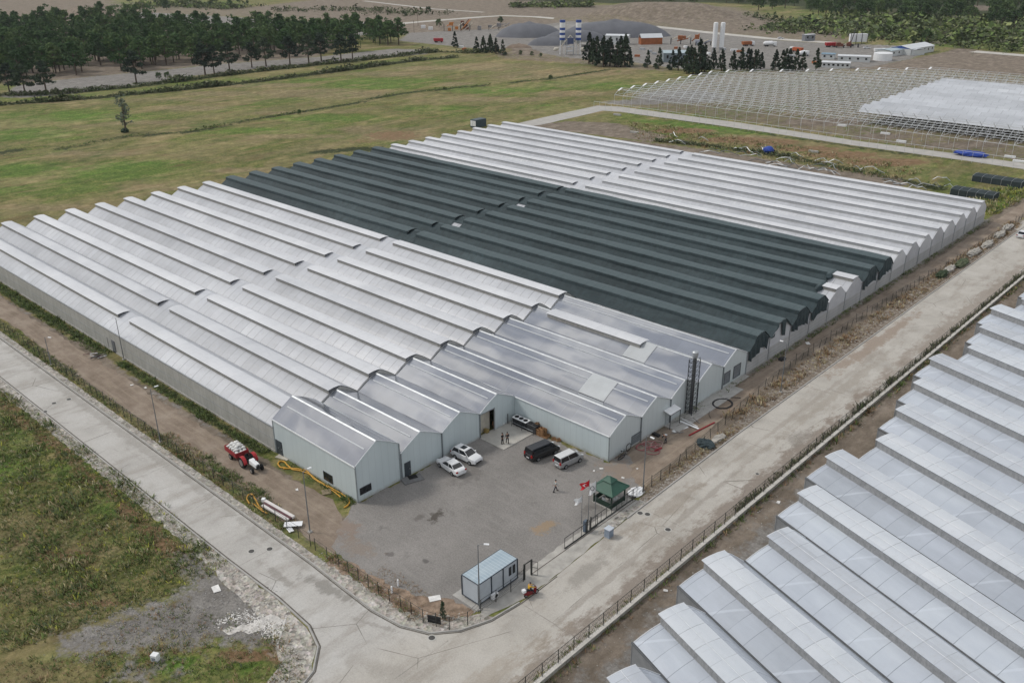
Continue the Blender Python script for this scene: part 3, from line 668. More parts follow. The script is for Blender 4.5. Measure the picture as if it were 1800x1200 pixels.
hedge('ditch_scrub', [(1150, 248), (1260, 258), (1380, 275), (1500, 300), (1660, 335)], 3, 700, .3, .9, SCRUB)
hedge('river_scrub', [(1370, 46), (1450, 52), (1550, 60), (1800, 82), (1950, 95)], 60, 2300, 1.5, 5, SCRUB + GREEN)
hedge('river_scrub', [(1480, 42), (1650, 40), (1900, 60)], 90, 1800, 2, 6, SCRUB + GREEN)
hedge('river_scrub', [(220, 14), (330, 10), (420, 16)], 40, 500, 1.5, 5, GREEN + SCRUB)
hedge('river_scrub', [(480, 20), (640, 18), (700, 26), (800, 24)], 40, 300, 1, 4, SCRUB)
hedge('river_scrub', [(900, 12), (1040, 12)], 30, 500, 1.5, 5, GREEN + SCRUB)
hedge('river_scrub', [(1280, 30), (1420, 40), (1400, 60)], 30, 300, 1, 4, SCRUB)
# ------------------------------------------------------------------ greenhouse materials
def filmmat(name, lo, hi, rib, rz=0, rough=.38, dirt=.5, ribdark=.72, dirtcol=(.27, .25, .21), spec=.45, ribw=.09, big=.06, brace=False, bmp=.18, bw=7.2172, bo=0.0):
    t = NT(name); p = t.map(t.pos(), (1, 1, 1), rz=rz); s = t.sep(p)
    b = t.ramp(t.noise(t.map(p, (.25, 1, 1)), big * 4, 6, .6), (.3, lo), (.7, hi))
    f = t.noise(t.map(p, (2.2, .8, .8)), 1.3, 6, .75)
    b = t.mix(t.math('MULTIPLY', t.ramp(f, (.52, 0), (.74, 1)), dirt), b, dirtcol)
    ln = t.math('MULTIPLY', t.lines(s[0], rib, ribw), t.ramp(t.noise(p, .35, 3), (.35, .35), (.6, 1)))
    pan = t.n('ShaderNodeTexWhiteNoise', noise_dimensions='2D'); cb = t.n('ShaderNodeCombineXYZ')
    t.l(t.math('FLOOR', t.math('DIVIDE', s[0], rib)), cb.inputs[0]); t.l(t.math('FLOOR', t.math('DIVIDE', t.math('SUBTRACT', s[1], bo), bw)), cb.inputs[1]); t.l(cb.outputs[0], pan.inputs['Vector'])
    b = t.mix(.09, b, t.ramp(pan.outputs['Value'], (0, .2), (1, .8)), 'OVERLAY')
    pb = t.n('ShaderNodeTexWhiteNoise', noise_dimensions='1D'); t.l(t.math('FLOOR', t.math('DIVIDE', t.math('SUBTRACT', s[1], bo), bw)), pb.inputs['W']); b = t.mix(.20, b, t.ramp(pb.outputs['Value'], (0, .25), (1, .75)), 'OVERLAY')
    lg = t.noise(t.map(p, (.5, 1, 1)), .11, 5, .65); b = t.mix(.28, b, t.ramp(lg, (.36, .33), (.64, .67)), 'OVERLAY')
    if brace:
        dg = t.lines(t.math('SUBTRACT', s[0], t.math('MULTIPLY', t.math('MODULO', s[1], 8.72), .75)), 9.0, .35); b = t.mix(t.math('MULTIPLY', dg, .35), b, tuple(c * 1.25 for c in hi))
    b = t.mix(ln, b, tuple(c * ribdark for c in lo))
    t.bump(t.noise(t.map(p, (.5, 1.5, 1)), .8, 4, .6), bmp, .12)
    return t.fin(b, rough, 0, spec)
FILM = filmmat('greenhouse_film', (.395, .41, .437), (.475, .488, .515), 2.0, dirt=.42, ribdark=.62, ribw=.12)
FILMW = filmmat('whitewashed_film', (.455, .468, .495), (.545, .557, .585), 1.0, dirt=.55, dirtcol=(.36, .36, .36), ribdark=.9)
VENT = filmmat('vent_film', (.53, .54, .56), (.605, .615, .635), 4.0, dirt=.14, ribdark=.9, rough=.45)
POLY = filmmat('corrugated_sheet', (.15, .163, .19), (.22, .235, .265), 2.1, dirt=.14, rough=.05, spec=1.0, bmp=.025, ribdark=1.5, ribw=.05)
POLY.node_tree.nodes['Principled BSDF'].inputs['IOR'].default_value = 2.1
A2 = math.radians(-19.4)
FILM2 = filmmat('new_film', (.375, .412, .465), (.465, .502, .555), 2.25, rz=-A2, dirt=.08, ribdark=.62, rough=.22, ribw=.07, spec=.7, brace=True, bw=8.72, bo=13.75)
VENT2 = filmmat('new_vent_film', (.43, .46, .50), (.50, .53, .57), 2.25, rz=-A2, dirt=.2, ribdark=.62, rough=.36, ribw=.06)
t = NT('insect_net'); p = t.pos()
c = t.ramp(t.noise(t.map(p, (1, 1, .6)), 2.2, 6, .8), (.3, (.20, .195, .18)), (.7, (.34, .335, .32)))
NET = t.fin(c, .9, 0, .1)
t = NT('grey_insect_net'); p = t.pos()
NETG = t.fin(t.ramp(t.noise(t.map(p, (1, 1, .6)), 2.6, 7, .8), (.34, (.20, .205, .21)), (.66, (.36, .365, .37))), .9, 0, .1)
NETP = M('pale_insect_net', (.38, .385, .39), .9, var=.12, scale=.8, obj=False)
t = NT('side_film'); p = t.pos(); s = t.sep(p)
c = t.ramp(t.noise(t.map(p, (1, 1, .4)), .7, 6, .65), (.3, (.32, .32, .30)), (.7, (.43, .43, .41)))
c = t.mix(t.math('MULTIPLY', t.ramp(t.noise(t.map(p, (1, 1, 1)), 1.5, 6, .75), (.5, 0), (.75, 1)), .4), c, (.23, .21, .16))
c = t.mix(t.math('MULTIPLY', t.lines(s[0], 2.0, .09), .6), c, (.2, .2, .19))
SIDE = t.fin(c, .45, 0, .35)
t = NT('side_film_east'); p = t.pos(); s = t.sep(p)
c = t.ramp(t.noise(t.map(p, (1, 1, .4)), .5, 6, .65), (.3, (.36, .365, .37)), (.7, (.48, .485, .49)))
c = t.mix(t.math('MULTIPLY', t.lines(s[2], .62, .07), .6), c, (.25, .25, .24))
SIDEE = t.fin(c, .45, 0, .35)
t = NT('shade_net'); p = t.pos(); s = t.sep(p)
n1 = t.noise(t.map(p, (.22, 1, 1)), .22, 7, .68)
c = t.ramp(n1, (.34, (.023, .037, .042)), (.66, (.046, .065, .071)))
c = t.mix(.6, c, t.ramp(t.noise(t.map(p, (1.2, .35, 1), rz=.15), 1.1, 7, .72), (.36, .33), (.64, .66)), 'OVERLAY')
c = t.mix(.5, c, t.ramp(t.noise(p, .06, 5, .6), (.36, .34), (.64, .66)), 'OVERLAY')
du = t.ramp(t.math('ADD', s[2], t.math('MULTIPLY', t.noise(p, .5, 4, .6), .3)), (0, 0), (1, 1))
top_light = t.math('MULTIPLY', t.math('SUBTRACT', t.math('ADD', s[2], t.math('MULTIPLY', t.noise(p, .5, 4, .6), .3)), 6.15), 4.5, clamp=True)
c = t.mix(t.math('MULTIPLY', top_light, .8), c, (.082, .110, .117))  # flat tops painted lighter, in place of light from the white vents beneath
c2_ = t.mix(t.math('MULTIPLY', t.lines(s[0], 2.0, .10), .35), c, (.02, .035, .035)); c = c2_
t.bump(t.noise(t.map(p, (.25, 1.4, 1)), .9, 4, .6), .6, .25)
SHADE = t.fin(c, .75, 0, .3)
def sheetmat(name, lo, hi, axis):
    t = NT(name); p = t.pos(); s = t.sep(p)
    c = t.ramp(t.noise(t.map(p, (1, 1, .25)), .5, 5, .6), (.3, lo), (.7, hi))
    c = t.mix(t.math('MULTIPLY', t.lines(s[axis], 1.05, .05), .6), c, tuple(v * .8 for v in lo))
    g = t.ramp(t.math('ADD', s[2], t.math('MULTIPLY', t.noise(p, 1.2, 4, .6), .9)), (.45, 1), (.95, 0))
    c = t.mix(t.math('MULTIPLY', g, .6), c, (.27, .245, .21))
    return t.fin(c, .42, .0, .4)
WALLX = sheetmat('hall_cladding', (.47, .535, .55), (.52, .585, .60), 1)
WALLY = sheetmat('hall_cladding_side', (.47, .535, .55), (.52, .585, .60), 0)
CLADP = sheetmat('hall_cladding_pale', (.50, .55, .56), (.55, .60, .61), 1)
TRIM = M('white_flashing', (.66, .68, .69), .4, var=.05)

BW = 180.43 / 25
ROOFL = [(0, 4.0), (.55, 4.40), (1.2, 4.80), (2.0, 5.22), (2.9, 5.58), (3.7, 5.82), (4.35, 5.96)]
ROOFR = [(4.35, 5.96), (5.1, 5.55), (5.9, 5.02), (6.6, 4.50), (BW, 4.0)]
def roofstrip(m, x0, x1, y0, prof, n=1, th=.03):
    P = [(y0 + y, z) for y, z in prof]; k = len(P)
    vs = []; fs = []
    for i in range(n + 1):
        x = x0 + (x1 - x0) * i / n; vs += [(x, y, z) for y, z in P]
    for i in range(n):
        for j in range(k - 1): fs.append((i * k + j, (i + 1) * k + j, (i + 1) * k + j + 1, i * k + j + 1))
    m.add(vs, fs)
XL, XS, XM, XH, XE = -142.4, -68.3, -66.3, -18.0, 17.2
gh = thing('greenhouse', 'huge film greenhouse of twenty five ridges in two lengths, behind the grey blue hall', 'greenhouse', (-62, 90, 0), world=True)
for i in range(25):
    y0 = i * BW; film = FILMW if i >= 17 else FILM; xe = XH if i < 9 else XE
    for (a, b, va, vb) in ((XL, XM, XL - .1, XS), (XM, xe, -64.4, xe + (.25 if i >= 9 else 0))):
        m = MB(); roofstrip(m, a, b, y0, ROOFL + ROOFR[1:], 1); m.build('roof_bay', film, gh, smooth=False)
        m = MB(); vp = [(4.55, 6.03), (3.9, 6.14), (3.1, 6.16), (2.15, 6.03)]
        m.prism([(y0 + q[0], q[1]) for q in vp] + [(y0 + q[0], q[1] - .04) for q in vp[::-1]], 'x', va, vb)
        m.build('ridge_vent', VENT, gh, label=None)
        m = MB(); m.box(((va + vb) / 2, y0 + 2.3, 5.67), (vb - va - .3, .03, .70)); m.build('vent_net', NET if i < 17 else NETP, gh)
for i in range(26):
    m = MB(); y = i * BW; xe = XH if i <= 9 else XE
    m.prism([(y - .16, 4.02), (y + .16, 4.02), (y + .1, 3.9), (y - .1, 3.9)], 'x', XL, xe if i else XH); m.build('gutter', M('grey_gutter', (.30, .31, .32), .5, .3), gh)
m = MB(); m.b2((XL, -.02, .25), (XH - .05, .04, 3.98)); m.build('side_wall', SIDE, gh)
m = MB(); m.b2((XL, 25 * BW - .04, .1), (XE, 25 * BW + .02, 3.98)); m.build('side_wall', SIDE, gh)
m = MB(); m.b2((XL, -.12, -.1), (XH - .1, .10, .28)); m.b2((17.1, 65.1, -.1), (17.32, 25 * BW, .3)); m.build('footing', CONC, gh)
m = MB(); m.b2((XL, -.06, 3.9), (XH - .05, .02, 4.06)); m.b2((XL, -.05, 2.0), (XH - .05, .0, 2.06)); m.build('rail', GALV, gh)
for i in range(25):
    y0 = i * BW
    for x, on in ((XL, 1), (XE, i >= 9)):
        if not on: continue
        m = MB(); poly = [(y0, 2.3)] + [(y0 + y, z - .02) for y, z in ROOFL] + [(y0 + y, z - .02) for y, z in ROOFR[1:]] + [(y0 + BW, 2.3)]
        m.prism(poly, 'x', x - .02, x + .02); m.build('gable_film', FILMW if i >= 9 else FILM, gh)
        if x == XE:
            m = MB(); m.b2((x - .03, y0, .28), (x + .05, y0 + BW, 2.3)); m.build('end_wall', SIDEE, gh)
            m = MB(); m.b2((x + .02, y0 - .06, 0), (x + .14, y0 + .06, 4.05)); m.build('post', GALV, gh)
            m = MB(); pr = [(y0 + .1, 4.05)] + [(y0 + y, z + .0) for y, z in ROOFL[1:]]
            m.tube([(x + .08, a, b) for a, b in pr], .045, 4); m.build('end_arch', WHITE, gh)
m = MB(); m.b2((XL - .03, 0, .1), (XL + .03, 25 * BW, 2.3)); m.build('end_wall', SIDE, gh)
m = MB(); m.b2((-67.4, -.12, .05), (-66.3, -.04, 2.3)); m.build('door', M('grey_door', (.13, .14, .15), .5), gh, label='dark door between the two lengths')
m = MB(); m.b2((-70.2, -.10, .05), (-69.1, -.05, 2.3)); m.build('door', SIDE, gh)
m = MB()
for i in range(1, 9):
    y = i * BW
m.build('seam', DARKST, gh) if m.v else None
# the black arched seam where film meets the hall roofs
for i in range(1, 9):
    m = MB(); y0 = i * BW
    m.tube([(XH - .1, y0 + y, z + .0) for y, z in ROOFL + ROOFR[1:]], .05, 5); m.build('end_seal', DARKST, gh)
    m = MB(); m.prism([(y0, 3.95)] + [(y0 + y, z - .03) for y, z in ROOFL[1:] + ROOFR[1:-1]] + [(y0 + BW, 3.95)], 'x', XH - .06, XH - .02); m.build('end_film', SIDE, gh)

# shade nets drawn over eight ridges
def shade(name, x0, x1, ragged, label):
    nx_ = 60; prof = [(0, 4.2), (.9, 4.80), (1.7, 5.28), (2.05, 5.5), (2.12, 6.18), (3.5, 6.36), (4.6, 6.26), (5.2, 5.85), (6.0, 5.25), (6.7, 4.62)]
    m = MB(); rows = []
    retract = {12: 2.5, 13: 5.5, 11: .2, 9: 0}
    for i in range(9, 17):
        for y, z in prof: rows.append((i * BW + y, z, i))
    rows.append((17 * BW - .2, 4.22, 16))
    k = len(rows)
    for a in range(nx_ + 1):
        for (y, z, i) in rows:
            xe = x1 + (.0 if not ragged else .35)
            if ragged and i in (13, 14): xe -= {13: 3.2, 14: 4.6}[i] * (1 if z > 4.6 else .7)
            x = x0 + (xe - x0) * a / nx_
            n = noise.noise(Vector((x * .12, y * .5, 7))) * .26 + noise.noise(Vector((x * .5, y * 1.2, 3))) * .07
            sag = -.10 * (1 - abs(2 * ((x - x0) / 4.0 % 1) - 1)) if z < 5.5 else 0
            m.v.append((x, y, z + n * .6 + sag * .6))
    for a in range(nx_):
        for j in range(k - 1): m.f.append((a * k + j, (a + 1) * k + j, (a + 1) * k + j + 1, a * k + j + 1))
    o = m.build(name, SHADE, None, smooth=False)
    tag(o, label, 'shade net'); return o
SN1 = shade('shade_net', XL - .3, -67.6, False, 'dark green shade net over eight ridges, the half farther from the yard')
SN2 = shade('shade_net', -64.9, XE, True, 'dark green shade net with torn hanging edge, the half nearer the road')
m = MB(); br_ = random.Random(41)
for i in range(9, 17):
    y0 = i * BW; pr = [(0, 4.22), (.9, 4.82), (1.7, 5.25), (2.6, 5.62), (3.5, 5.98), (4.4, 6.12), (5.2, 5.72), (6.0, 5.2), (6.7, 4.62), (BW, 4.22)]
    if i in (11, 14): pr = pr[2:]
    k = len(pr); b = len(m.v)
    for x in (-68.2, -66.9, -65.6, -64.4): m.v += [(x + br_.uniform(-.2, .2), y0 + y, z + br_.uniform(-.1, .1)) for y, z in pr]
    m.f += [(b + a * k + j, b + (a + 1) * k + j, b + (a + 1) * k + j + 1, b + a * k + j + 1) for a in range(3) for j in range(k - 1)]
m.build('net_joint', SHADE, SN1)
# loose flaps hanging down the gable ends
rf = random.Random(4)
for i in range(9, 17):
    y0 = i * BW
    if i in (13, 14): continue
    m = MB()
    ys = [.2 + k * .62 for k in range(11)]; ttop = lambda y: np.interp(y, [0, .9, 1.7, 2.1, 3.5, 4.5, 6.0, 6.9], [4.1, 4.5, 5.1, 5.95, 6.25, 6.2, 5.1, 4.3])
    bot = [max(1.9, ttop(y) - 1.3 - 1.9 * math.sin(PI * y / 7) + rf.uniform(-.5, .5)) for y in ys]
    if i == 10: bot = [ttop(y) - .3 - (2.6 if 3.4 < y < 4.6 else 0) for y in ys]
    for k in range(10):
        o = .18 + .3 * (k % 2); o2 = .18 + .3 * ((k + 1) % 2)
        m.add([(XE + .3, y0 + ys[k], ttop(ys[k])), (XE + .3, y0 + ys[k + 1], ttop(ys[k + 1])), (XE + o2, y0 + ys[k + 1], bot[k + 1]), (XE + o, y0 + ys[k], bot[k])], [(0, 1, 2, 3)])
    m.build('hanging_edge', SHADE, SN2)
for i in (13, 14):
    y0 = i * BW
    m = MB(); x = {13: 14.2, 14: 12.8}[i]
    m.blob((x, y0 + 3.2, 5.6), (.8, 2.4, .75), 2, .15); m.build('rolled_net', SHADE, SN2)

# ------------------------------------------------------------------ the hall in front
hall = thing('packing_hall', 'grey blue clad hall of nine gabled bays with an L shaped front on the yard', 'hall', (0, 30, 0), world=True)
PL = [(0, 3.92), (1.2, 4.62), (2.3, 5.2), (3.5, 5.75)]; PR = [(3.5, 5.75), (5.4, 4.85), (BW, 3.92)]
GOUT = GALV
for i in range(9):
    y0 = i * BW; x1 = 0.0 if i < 4 else XE
    if i == 0:
        gl = [(0.0, 5.3), (1.75, 6.45), (3.5, 7.5)]; gr = [(3.5, 7.5), (5.3, 6.62), (7.06, 5.55)]
    else: gl, gr = PL, PR
    x0 = XH if i else XH
    for nm_, pf in (('roof_slope', gl), ('roof_slope', gr)):
        m = MB(); n = 17 if i < 4 else 34; k = len(pf)
        for a in range(n + 1):
            x = x0 + (x1 + .12 - x0) * a / n
            for j, (y, z) in enumerate(pf): m.v.append((x, y0 + y, z + (noise.noise(Vector((x * .35, (y0 + y) * .6, 2))) * .035)))
        for a in range(n):
            for j in range(k - 1): m.f.append((a * k + j, (a + 1) * k + j, (a + 1) * k + j + 1, a * k + j + 1))
        m.build(nm_, POLY, hall, smooth=True)
    # pale flashing strip part way up the near slope, ridge cap
    if i != 7:
        y1, z1 = (2.3, 5.22) if i else (2.05, 6.63)
        m = MB(); m.prism([(y0 + y1 - .08, z1 - .03), (y0 + y1 + .08, z1 + .05), (y0 + y1 + .08, z1 + .08), (y0 + y1 - .08, z1 + .0)], 'x', x0 + .8, x1 - .6); m.build('flashing', M('grey_flashing', (.42, .44, .46), .4, var=.08), hall)
    m = MB(); zr = gl[-1][1]; m.prism([(y0 + 3.3, zr - .06), (y0 + 3.5, zr + .06), (y0 + 3.7, zr - .06)], 'x', x0 + .1, x1 + .1); m.build('ridge_cap', GALV, hall)
    # gable wall
    wz = [(y0 + y, z - .03) for y, z in gl] + [(y0 + y, z - .03) for y, z in gr[1:]]
    mat = WALLX if i < 4 else CLADP
    if i == 3:                                     # wide doorway
        m = MB(); X0 = x1 - .1
        m.b2((X0, y0 - .3 + .0, 0), (X0 + .1, y0 - .25 + .05, 3.9))
        m = MB(); m.prism([(y0 - .0, 3.7)] + wz[0:] + [(y0 + BW, 0), (y0 + 2.95, 0), (y0 + 2.95, 3.7)], 'x', X0, x1)
        m.build('gable_wall', mat, hall)
        m = MB()
        for (a, b) in (((x1 - .02, y0 - .08, 0), (x1 + .1, y0 + .06, 3.9)), ((x1 - .02, y0 + 2.9, 0), (x1 + .1, y0 + 3.02, 3.75)), ((x1 - .02, y0 - .0, 3.65), (x1 + .1, y0 + 3.0, 3.75))): m.b2(a, b)
        m.build('door_frame', GALV, hall)
        m = MB(); m.b2((x1 - .95, y0 + .05, .0), (x1 - .9, y0 + 2.9, 3.65)); m.build('lit_interior_panel', M('lit_interior_cream', (.50, .47, .40), .35, var=.12), hall)  # added cream panel, stands in for the lit interior of the open doorway
    else:
        m = MB(); m.prism([(wz[0][0], 0)] + wz + [(wz[-1][0], 0)], 'x', x1 - .1, x1); m.build('gable_wall', mat, hall)
    # verge trims
    m = MB()
    for (a, b) in zip(wz[:-1], wz[1:]):
        m.tube([(x1 + .06, a[0], a[1] + .06), (x1 + .06, b[0], b[1] + .06)], .085 if a[0] < y0 + 3.4 else .05, 4)
    m.build('verge_trim', TRIM, hall)
    if i not in (0, 4):
        m = MB(); m.b2((x1 + .02, y0 - .07, 0), (x1 + .16, y0 + .07, 3.95)); m.build('downpipe', M('grey_pipe', (.17, .19, .20), .5), hall)
    # eave gutter between bays
    m = MB(); zz = 3.95 if i else 5.25
    m.b2((x0, y0 - .14, zz - .12), (x1 + .1, y0 + .12, zz - .02) if i not in (0,) else (x1 + .1, y0 - .0, zz + .03)); m.build('gutter', M('dark_gutter', (.09, .095, .10), .5) if i not in (0, 4) else TRIM, hall)
m = MB(); m.b2((XH, -.0, 0), (-.1, .1, 5.27)); m.build('side_wall', WALLY, hall)
m = MB(); m.b2((XH, 7.0, 4.0), (-.1, 7.08, 5.55)); m.build('upper_wall', WALLY, hall)
m = MB(); m.prism([(.1, 3.5), (.1, 5.25), (1.75, 6.42), (3.5, 7.47), (5.3, 6.6), (6.98, 5.5), (6.98, 3.5)], 'x', XH - .0, XH + .08); m.build('rear_gable', SIDE, hall)
m = MB(); m.b2((.0, 4 * BW, 0), (XE - .1, 4 * BW + .1, 3.9)); m.build('side_wall', WALLY, hall)
m = MB(); m.b2((XH, 9 * BW - .08, 0), (XE - .1, 9 * BW - .02, 3.9)); m.build('side_wall', WALLY, hall)
for a_, b_ in (((-.02, -.06, 0), (.1, .08, 5.3)), ((-.0, 6.98, 0), (.12, 7.12, 5.5)), ((XE - .05, 4 * BW - .06, 0), (XE + .07, 4 * BW + .08, 3.95)), ((XH - .06, -.06, 0), (XH + .06, .02, 5.3))):
    m = MB(); m.b2(a_, b_); m.build('corner_trim', M('corner_grey', (.24, .27, .28), .5), hall)
m = MB(); m.b2((17.1, 28.95, 4.05), (17.0, 29.0, 4.1))
def window(x0, x1_, z0, z1, plane, at, n=2, label=None, dark=GLASSD):
    """plane 'y': wall along x at y=at facing -y; plane 'x': wall along y at x=at facing +x"""
    f = MB(); g = MB(); t_ = .07
    def bb(m, a0, a1, b0, b1, d0, d1):
        if plane == 'y': m.b2((a0, at - d1, b0), (a1, at - d0, b1))
        else: m.b2((at + d0, a0, b0), (at + d1, a1, b1))
    bb(f, x0, x1_, z0, z0 + t_, .0, .06); bb(f, x0, x1_, z1 - t_, z1, .0, .06); bb(f, x0, x0 + t_, z0 + t_, z1 - t_, .0, .06); bb(f, x1_ - t_, x1_, z0 + t_, z1 - t_, .0, .06)
    for k in range(1, n):
        c = x0 + (x1_ - x0) * k / n; bb(f, c - .04, c + .04, z0 + t_, z1 - t_, .0, .06)
    fo = f.build('window', DARKST, hall, label=label)
    bb(g, x0 + t_, x1_ - t_, z0 + t_, z1 - t_, .005, .03); g.build('pane', dark, fo)
window(.45, 2.25, .9, 1.9, 'x', 0, 2, 'dark window in the gable of the taller bay')
window(-6.95, -5.0, .55, 1.8, 'y', 0, 3, 'dark window in the side wall')
window(17.5 - 0, 0, 0, 0, 'y', 0) if 0 else None
def door(x0, x1_, z0, z1, plane, at, mat, n=1):
    m = MB()
    if plane == 'y': m.b2((x0, at - .06, z0), (x1_, at - .0, z1))
    else: m.b2((at, x0, z0), (at + .06, x1_, z1))
    d = m.build('door', mat, hall); m = MB()
    for k in range(n):
        c = x0 + (x1_ - x0) * (k + .82) / n
        if plane == 'y': m.b2((c - .03, at - .12, 1.0), (c + .03, at - .07, 1.2))
        else: m.b2((at + .07, c - .03, 1.0), (at + .12, c + .03, 1.2))
    m.build('handle', GALV, d)
DD = M('dark_door', (.05, .06, .07), .4)
door(7.75, 8.8, .1, 2.2, 'x', 0, DD); door(-17.75, -16.3, .05, 2.25, 'y', 0, DD, 2)
window(57.9 + .3, 60.0, .6, 2.6, 'x', XE, 1, dark=M('grey_glass', (.16, .18, .20), .2, spec=.6)); window(61.0, 63.2, .6, 2.8, 'x', XE, 1, dark=M('grey_glass', (.16, .18, .20), .2, spec=.6))
def louvre(y0, y1_, z0, z1):
    m = MB(); m.b2((XE, y0, z0), (XE + .08, y1_, z1)); f = m.build('louvre', M('louvre_grey', (.12, .14, .15), .5), hall); m = MB()
    for k in range(5): m.b2((XE + .08, y0 + .05, z0 + (z1 - z0) * (k + .1) / 5), (XE + .16, y1_ - .05, z0 + (z1 - z0) * (k + .35) / 5))
    m.build('blade', M('blade_grey', (.22, .24, .25), .5), f)
louvre(34.0, 36.3, .4, 1.75)
# doorway with a little roof in the sixth bay
m = MB(); m.b2((XE + .0, 42.2, 0), (XE + .08, 43.1, 2.2)); m.build('door', M('pale_steel_door', (.34, .37, .38), .4), hall)
m = MB(); m.add([(XE + .05, 41.6, 2.75), (XE + .05, 44.3, 2.75), (XE + 1.3, 44.3, 2.45), (XE + 1.3, 41.6, 2.45), (XE + .05, 41.6, 2.69), (XE + .05, 44.3, 2.69), (XE + 1.3, 44.3, 2.39), (XE + 1.3, 41.6, 2.39)], [(0, 1, 2, 3), (4, 7, 6, 5), (0, 4, 5, 1), (1, 5, 6, 2), (2, 6, 7, 3), (3, 7, 4, 0)])
cn = m.build('canopy', WHITE, hall); m = MB()
for y in (41.7, 44.2): m.tube([(XE + 1.2, y, 0), (XE + 1.2, y, 2.4)], .05, 6)
m.tube([(XE + 1.25, 41.6, 2.4), (XE + 1.25, 44.3, 2.4)], .07, 6); m.build('post', DARKST, cn)
m = MB(); m.b2((XE, 42.0, 0), (XE + 2.6, 60, .10)); m.b2((XE, 60.02, 0), (XE + .9, 64.8, .09)); m.build('plinth', CONC, hall)
# replacement roof panels, paler than the rest
def patch(i, xa, xb, side, mat):
    y0 = i * BW; pf = PL if side == 'l' else PR
    m = MB(); pts = [(y0 + y, z + .075) for y, z in pf]
    for x in (xa, xb): m.v += [(x, y, z) for y, z in pts]
    k = len(pts); m.f += [(j, k + j, k + j + 1, j + 1) for j in range(k - 1)]
    m.build('roof_panel', mat, hall, label='paler replacement roof panel')
PP = M('pale_panel', (.44, .46, .47), .3, var=.08, scale=.6, obj=False)
patch(5, 6.0, 10.6, 'l', PP); patch(7, 3.2, 7.4, 'l', PP); patch(7, -3.5, 16.6, 'r', M('pale_panel_thin', (.40, .42, .44), .3, var=.1, scale=.3, obj=False))
# the eighth bay keeps a raised film vent
m = MB(); y0 = 7 * BW
vp = [(4.4, 5.85), (3.6, 6.0), (2.4, 5.95), (1.9, 5.82)]
m.prism([(y0 + a, b) for a, b in vp] + [(y0 + a, b - .04) for a, b in vp[::-1]], 'x', -14.5, 5.2); v7 = m.build('ridge_vent', VENT, hall)
m = MB(); m.box((-4.6, y0 + 2.05, 5.45), (19.4, .03, .7)); m.build('vent_net', NET, v7)

# ------------------------------------------------------------------ greenhouse across the road
e1 = (math.cos(A2), math.sin(A2)); e2 = (-math.sin(A2), math.cos(A2))
def RT(s, t_, z): return (s * e1[0] + t_ * e2[0], s * e1[1] + t_ * e2[1], z)
starts = {-2: 48.9, -1: 44.4, 0: 39.9, 1: 35.4, 2: 35.4, 3: 30.8, 4: 26.4, 5: 26.4, 6: 21.9, 7: 17.4, 8: 12.9, 9: 12.9, 10: 8.4, 11: 3.9, 12: 3.6, 13: -.7, 14: -5.1, 15: -5.3, 16: -9.7, 17: -14.2, 18: -14.4, 19: -18.8}
g2 = thing('greenhouse', 'newer pale blue greenhouse with stepped sawtooth ends, across the concrete road', 'greenhouse', RT(60, 60, 0), world=True)
PB = 8.72; SE = 100
R2L = [(0, 3.8), (.9, 4.22), (2.0, 4.62), (3.2, 4.92)]; R2M = [(3.2, 4.92), (4.5, 5.55), (5.85, 6.02)]; R2R = [(5.85, 6.02), (6.7, 5.5), (7.6, 4.75), (8.3, 4.15), (PB, 3.8)]
for k, s0 in starts.items():
    t0 = 13.75 + PB * k
    prof = R2L + R2M[1:] + R2R[1:]
    m = MB(); n = 1
    m.add([RT(s0, t0 + y, z) for y, z in prof] + [RT(SE, t0 + y, z) for y, z in prof], [(j, j + len(prof), j + len(prof) + 1, j + 1) for j in range(len(prof) - 1)]); m.build('roof_bay', FILM2, g2)
    vp = [(6.0, 6.10), (5.0, 6.16), (4.0, 6.10), (3.0, 5.92)]; q = [RT(0, 0, 0)]
    def sec(s): return [RT(s, t0 + y, z) for y, z in vp] + [RT(s, t0 + y, z - .05) for y, z in vp[::-1]]
    m = MB(); m.loft([sec(s0 - .25), sec(SE)]); m.build('ridge_vent', VENT2, g2)
    m = MB(); m.tube([RT(s0 - .27, t0 + y, z + .0) for y, z in vp], .05, 4); m.build('vent_edge', WHITE, g2)
    m = MB(); m.tube([RT(s0 - .25, t0 + 4.4, 6.15), RT(SE, t0 + 4.4, 6.15)], .035, 4); m.build('vent_purlin', M('pale_purlin', (.58, .60, .63), .4), g2)
    m = MB(); c = [RT(s, t0 + 3.1, z) for s in (s0, SE) for z in (4.80, 5.88)]; m.add(c, [(0, 1, 3, 2)]); m.build('vent_net', NETG, g2)
    m = MB(); m.tube([RT(s0 - .1, t0, 3.84), RT(SE, t0, 3.84)], .15, 5); m.build('gutter', M('dark_gutter', (.09, .095, .10), .5), g2)
    m = MB(); wp = [(0, 0), (0, 3.78)] + [(y, z - .02) for y, z in R2L[1:] + R2M[1:] + R2R[1:]] + [(PB, 0)]
    m.add([RT(s0 + .0, t0 + y, z) for y, z in wp], [tuple(range(len(wp)))]); m.build('gable_film', M('end_film', (.40, .42, .44), .4, var=.1, scale=.5, obj=False), g2)
    m = MB(); m.tube([RT(s0 - .03, t0 + y, z + .03) for y, z in R2L], .055, 4); m.tube([RT(s0 - .03, t0 + y, z + .03) for y, z in R2R], .045, 4); m.build('verge_trim', WHITE, g2)
    m = MB(); m.tube([RT(s0 - .05, t0, 0), RT(s0 - .05, t0, 3.85)], .07, 6); m.build('corner_post', GALV, g2)
    nxt = starts.get(k - 1)
    if nxt and nxt > s0 + 1:
        m = MB(); c = [RT(s, t0, z) for s in (s0, nxt) for z in (0, 3.8)]; m.add(c, [(0, 1, 3, 2)]); m.build('side_film', M('side_film_grey', (.22, .23, .24), .4, var=.18, scale=1.2, obj=False), g2)
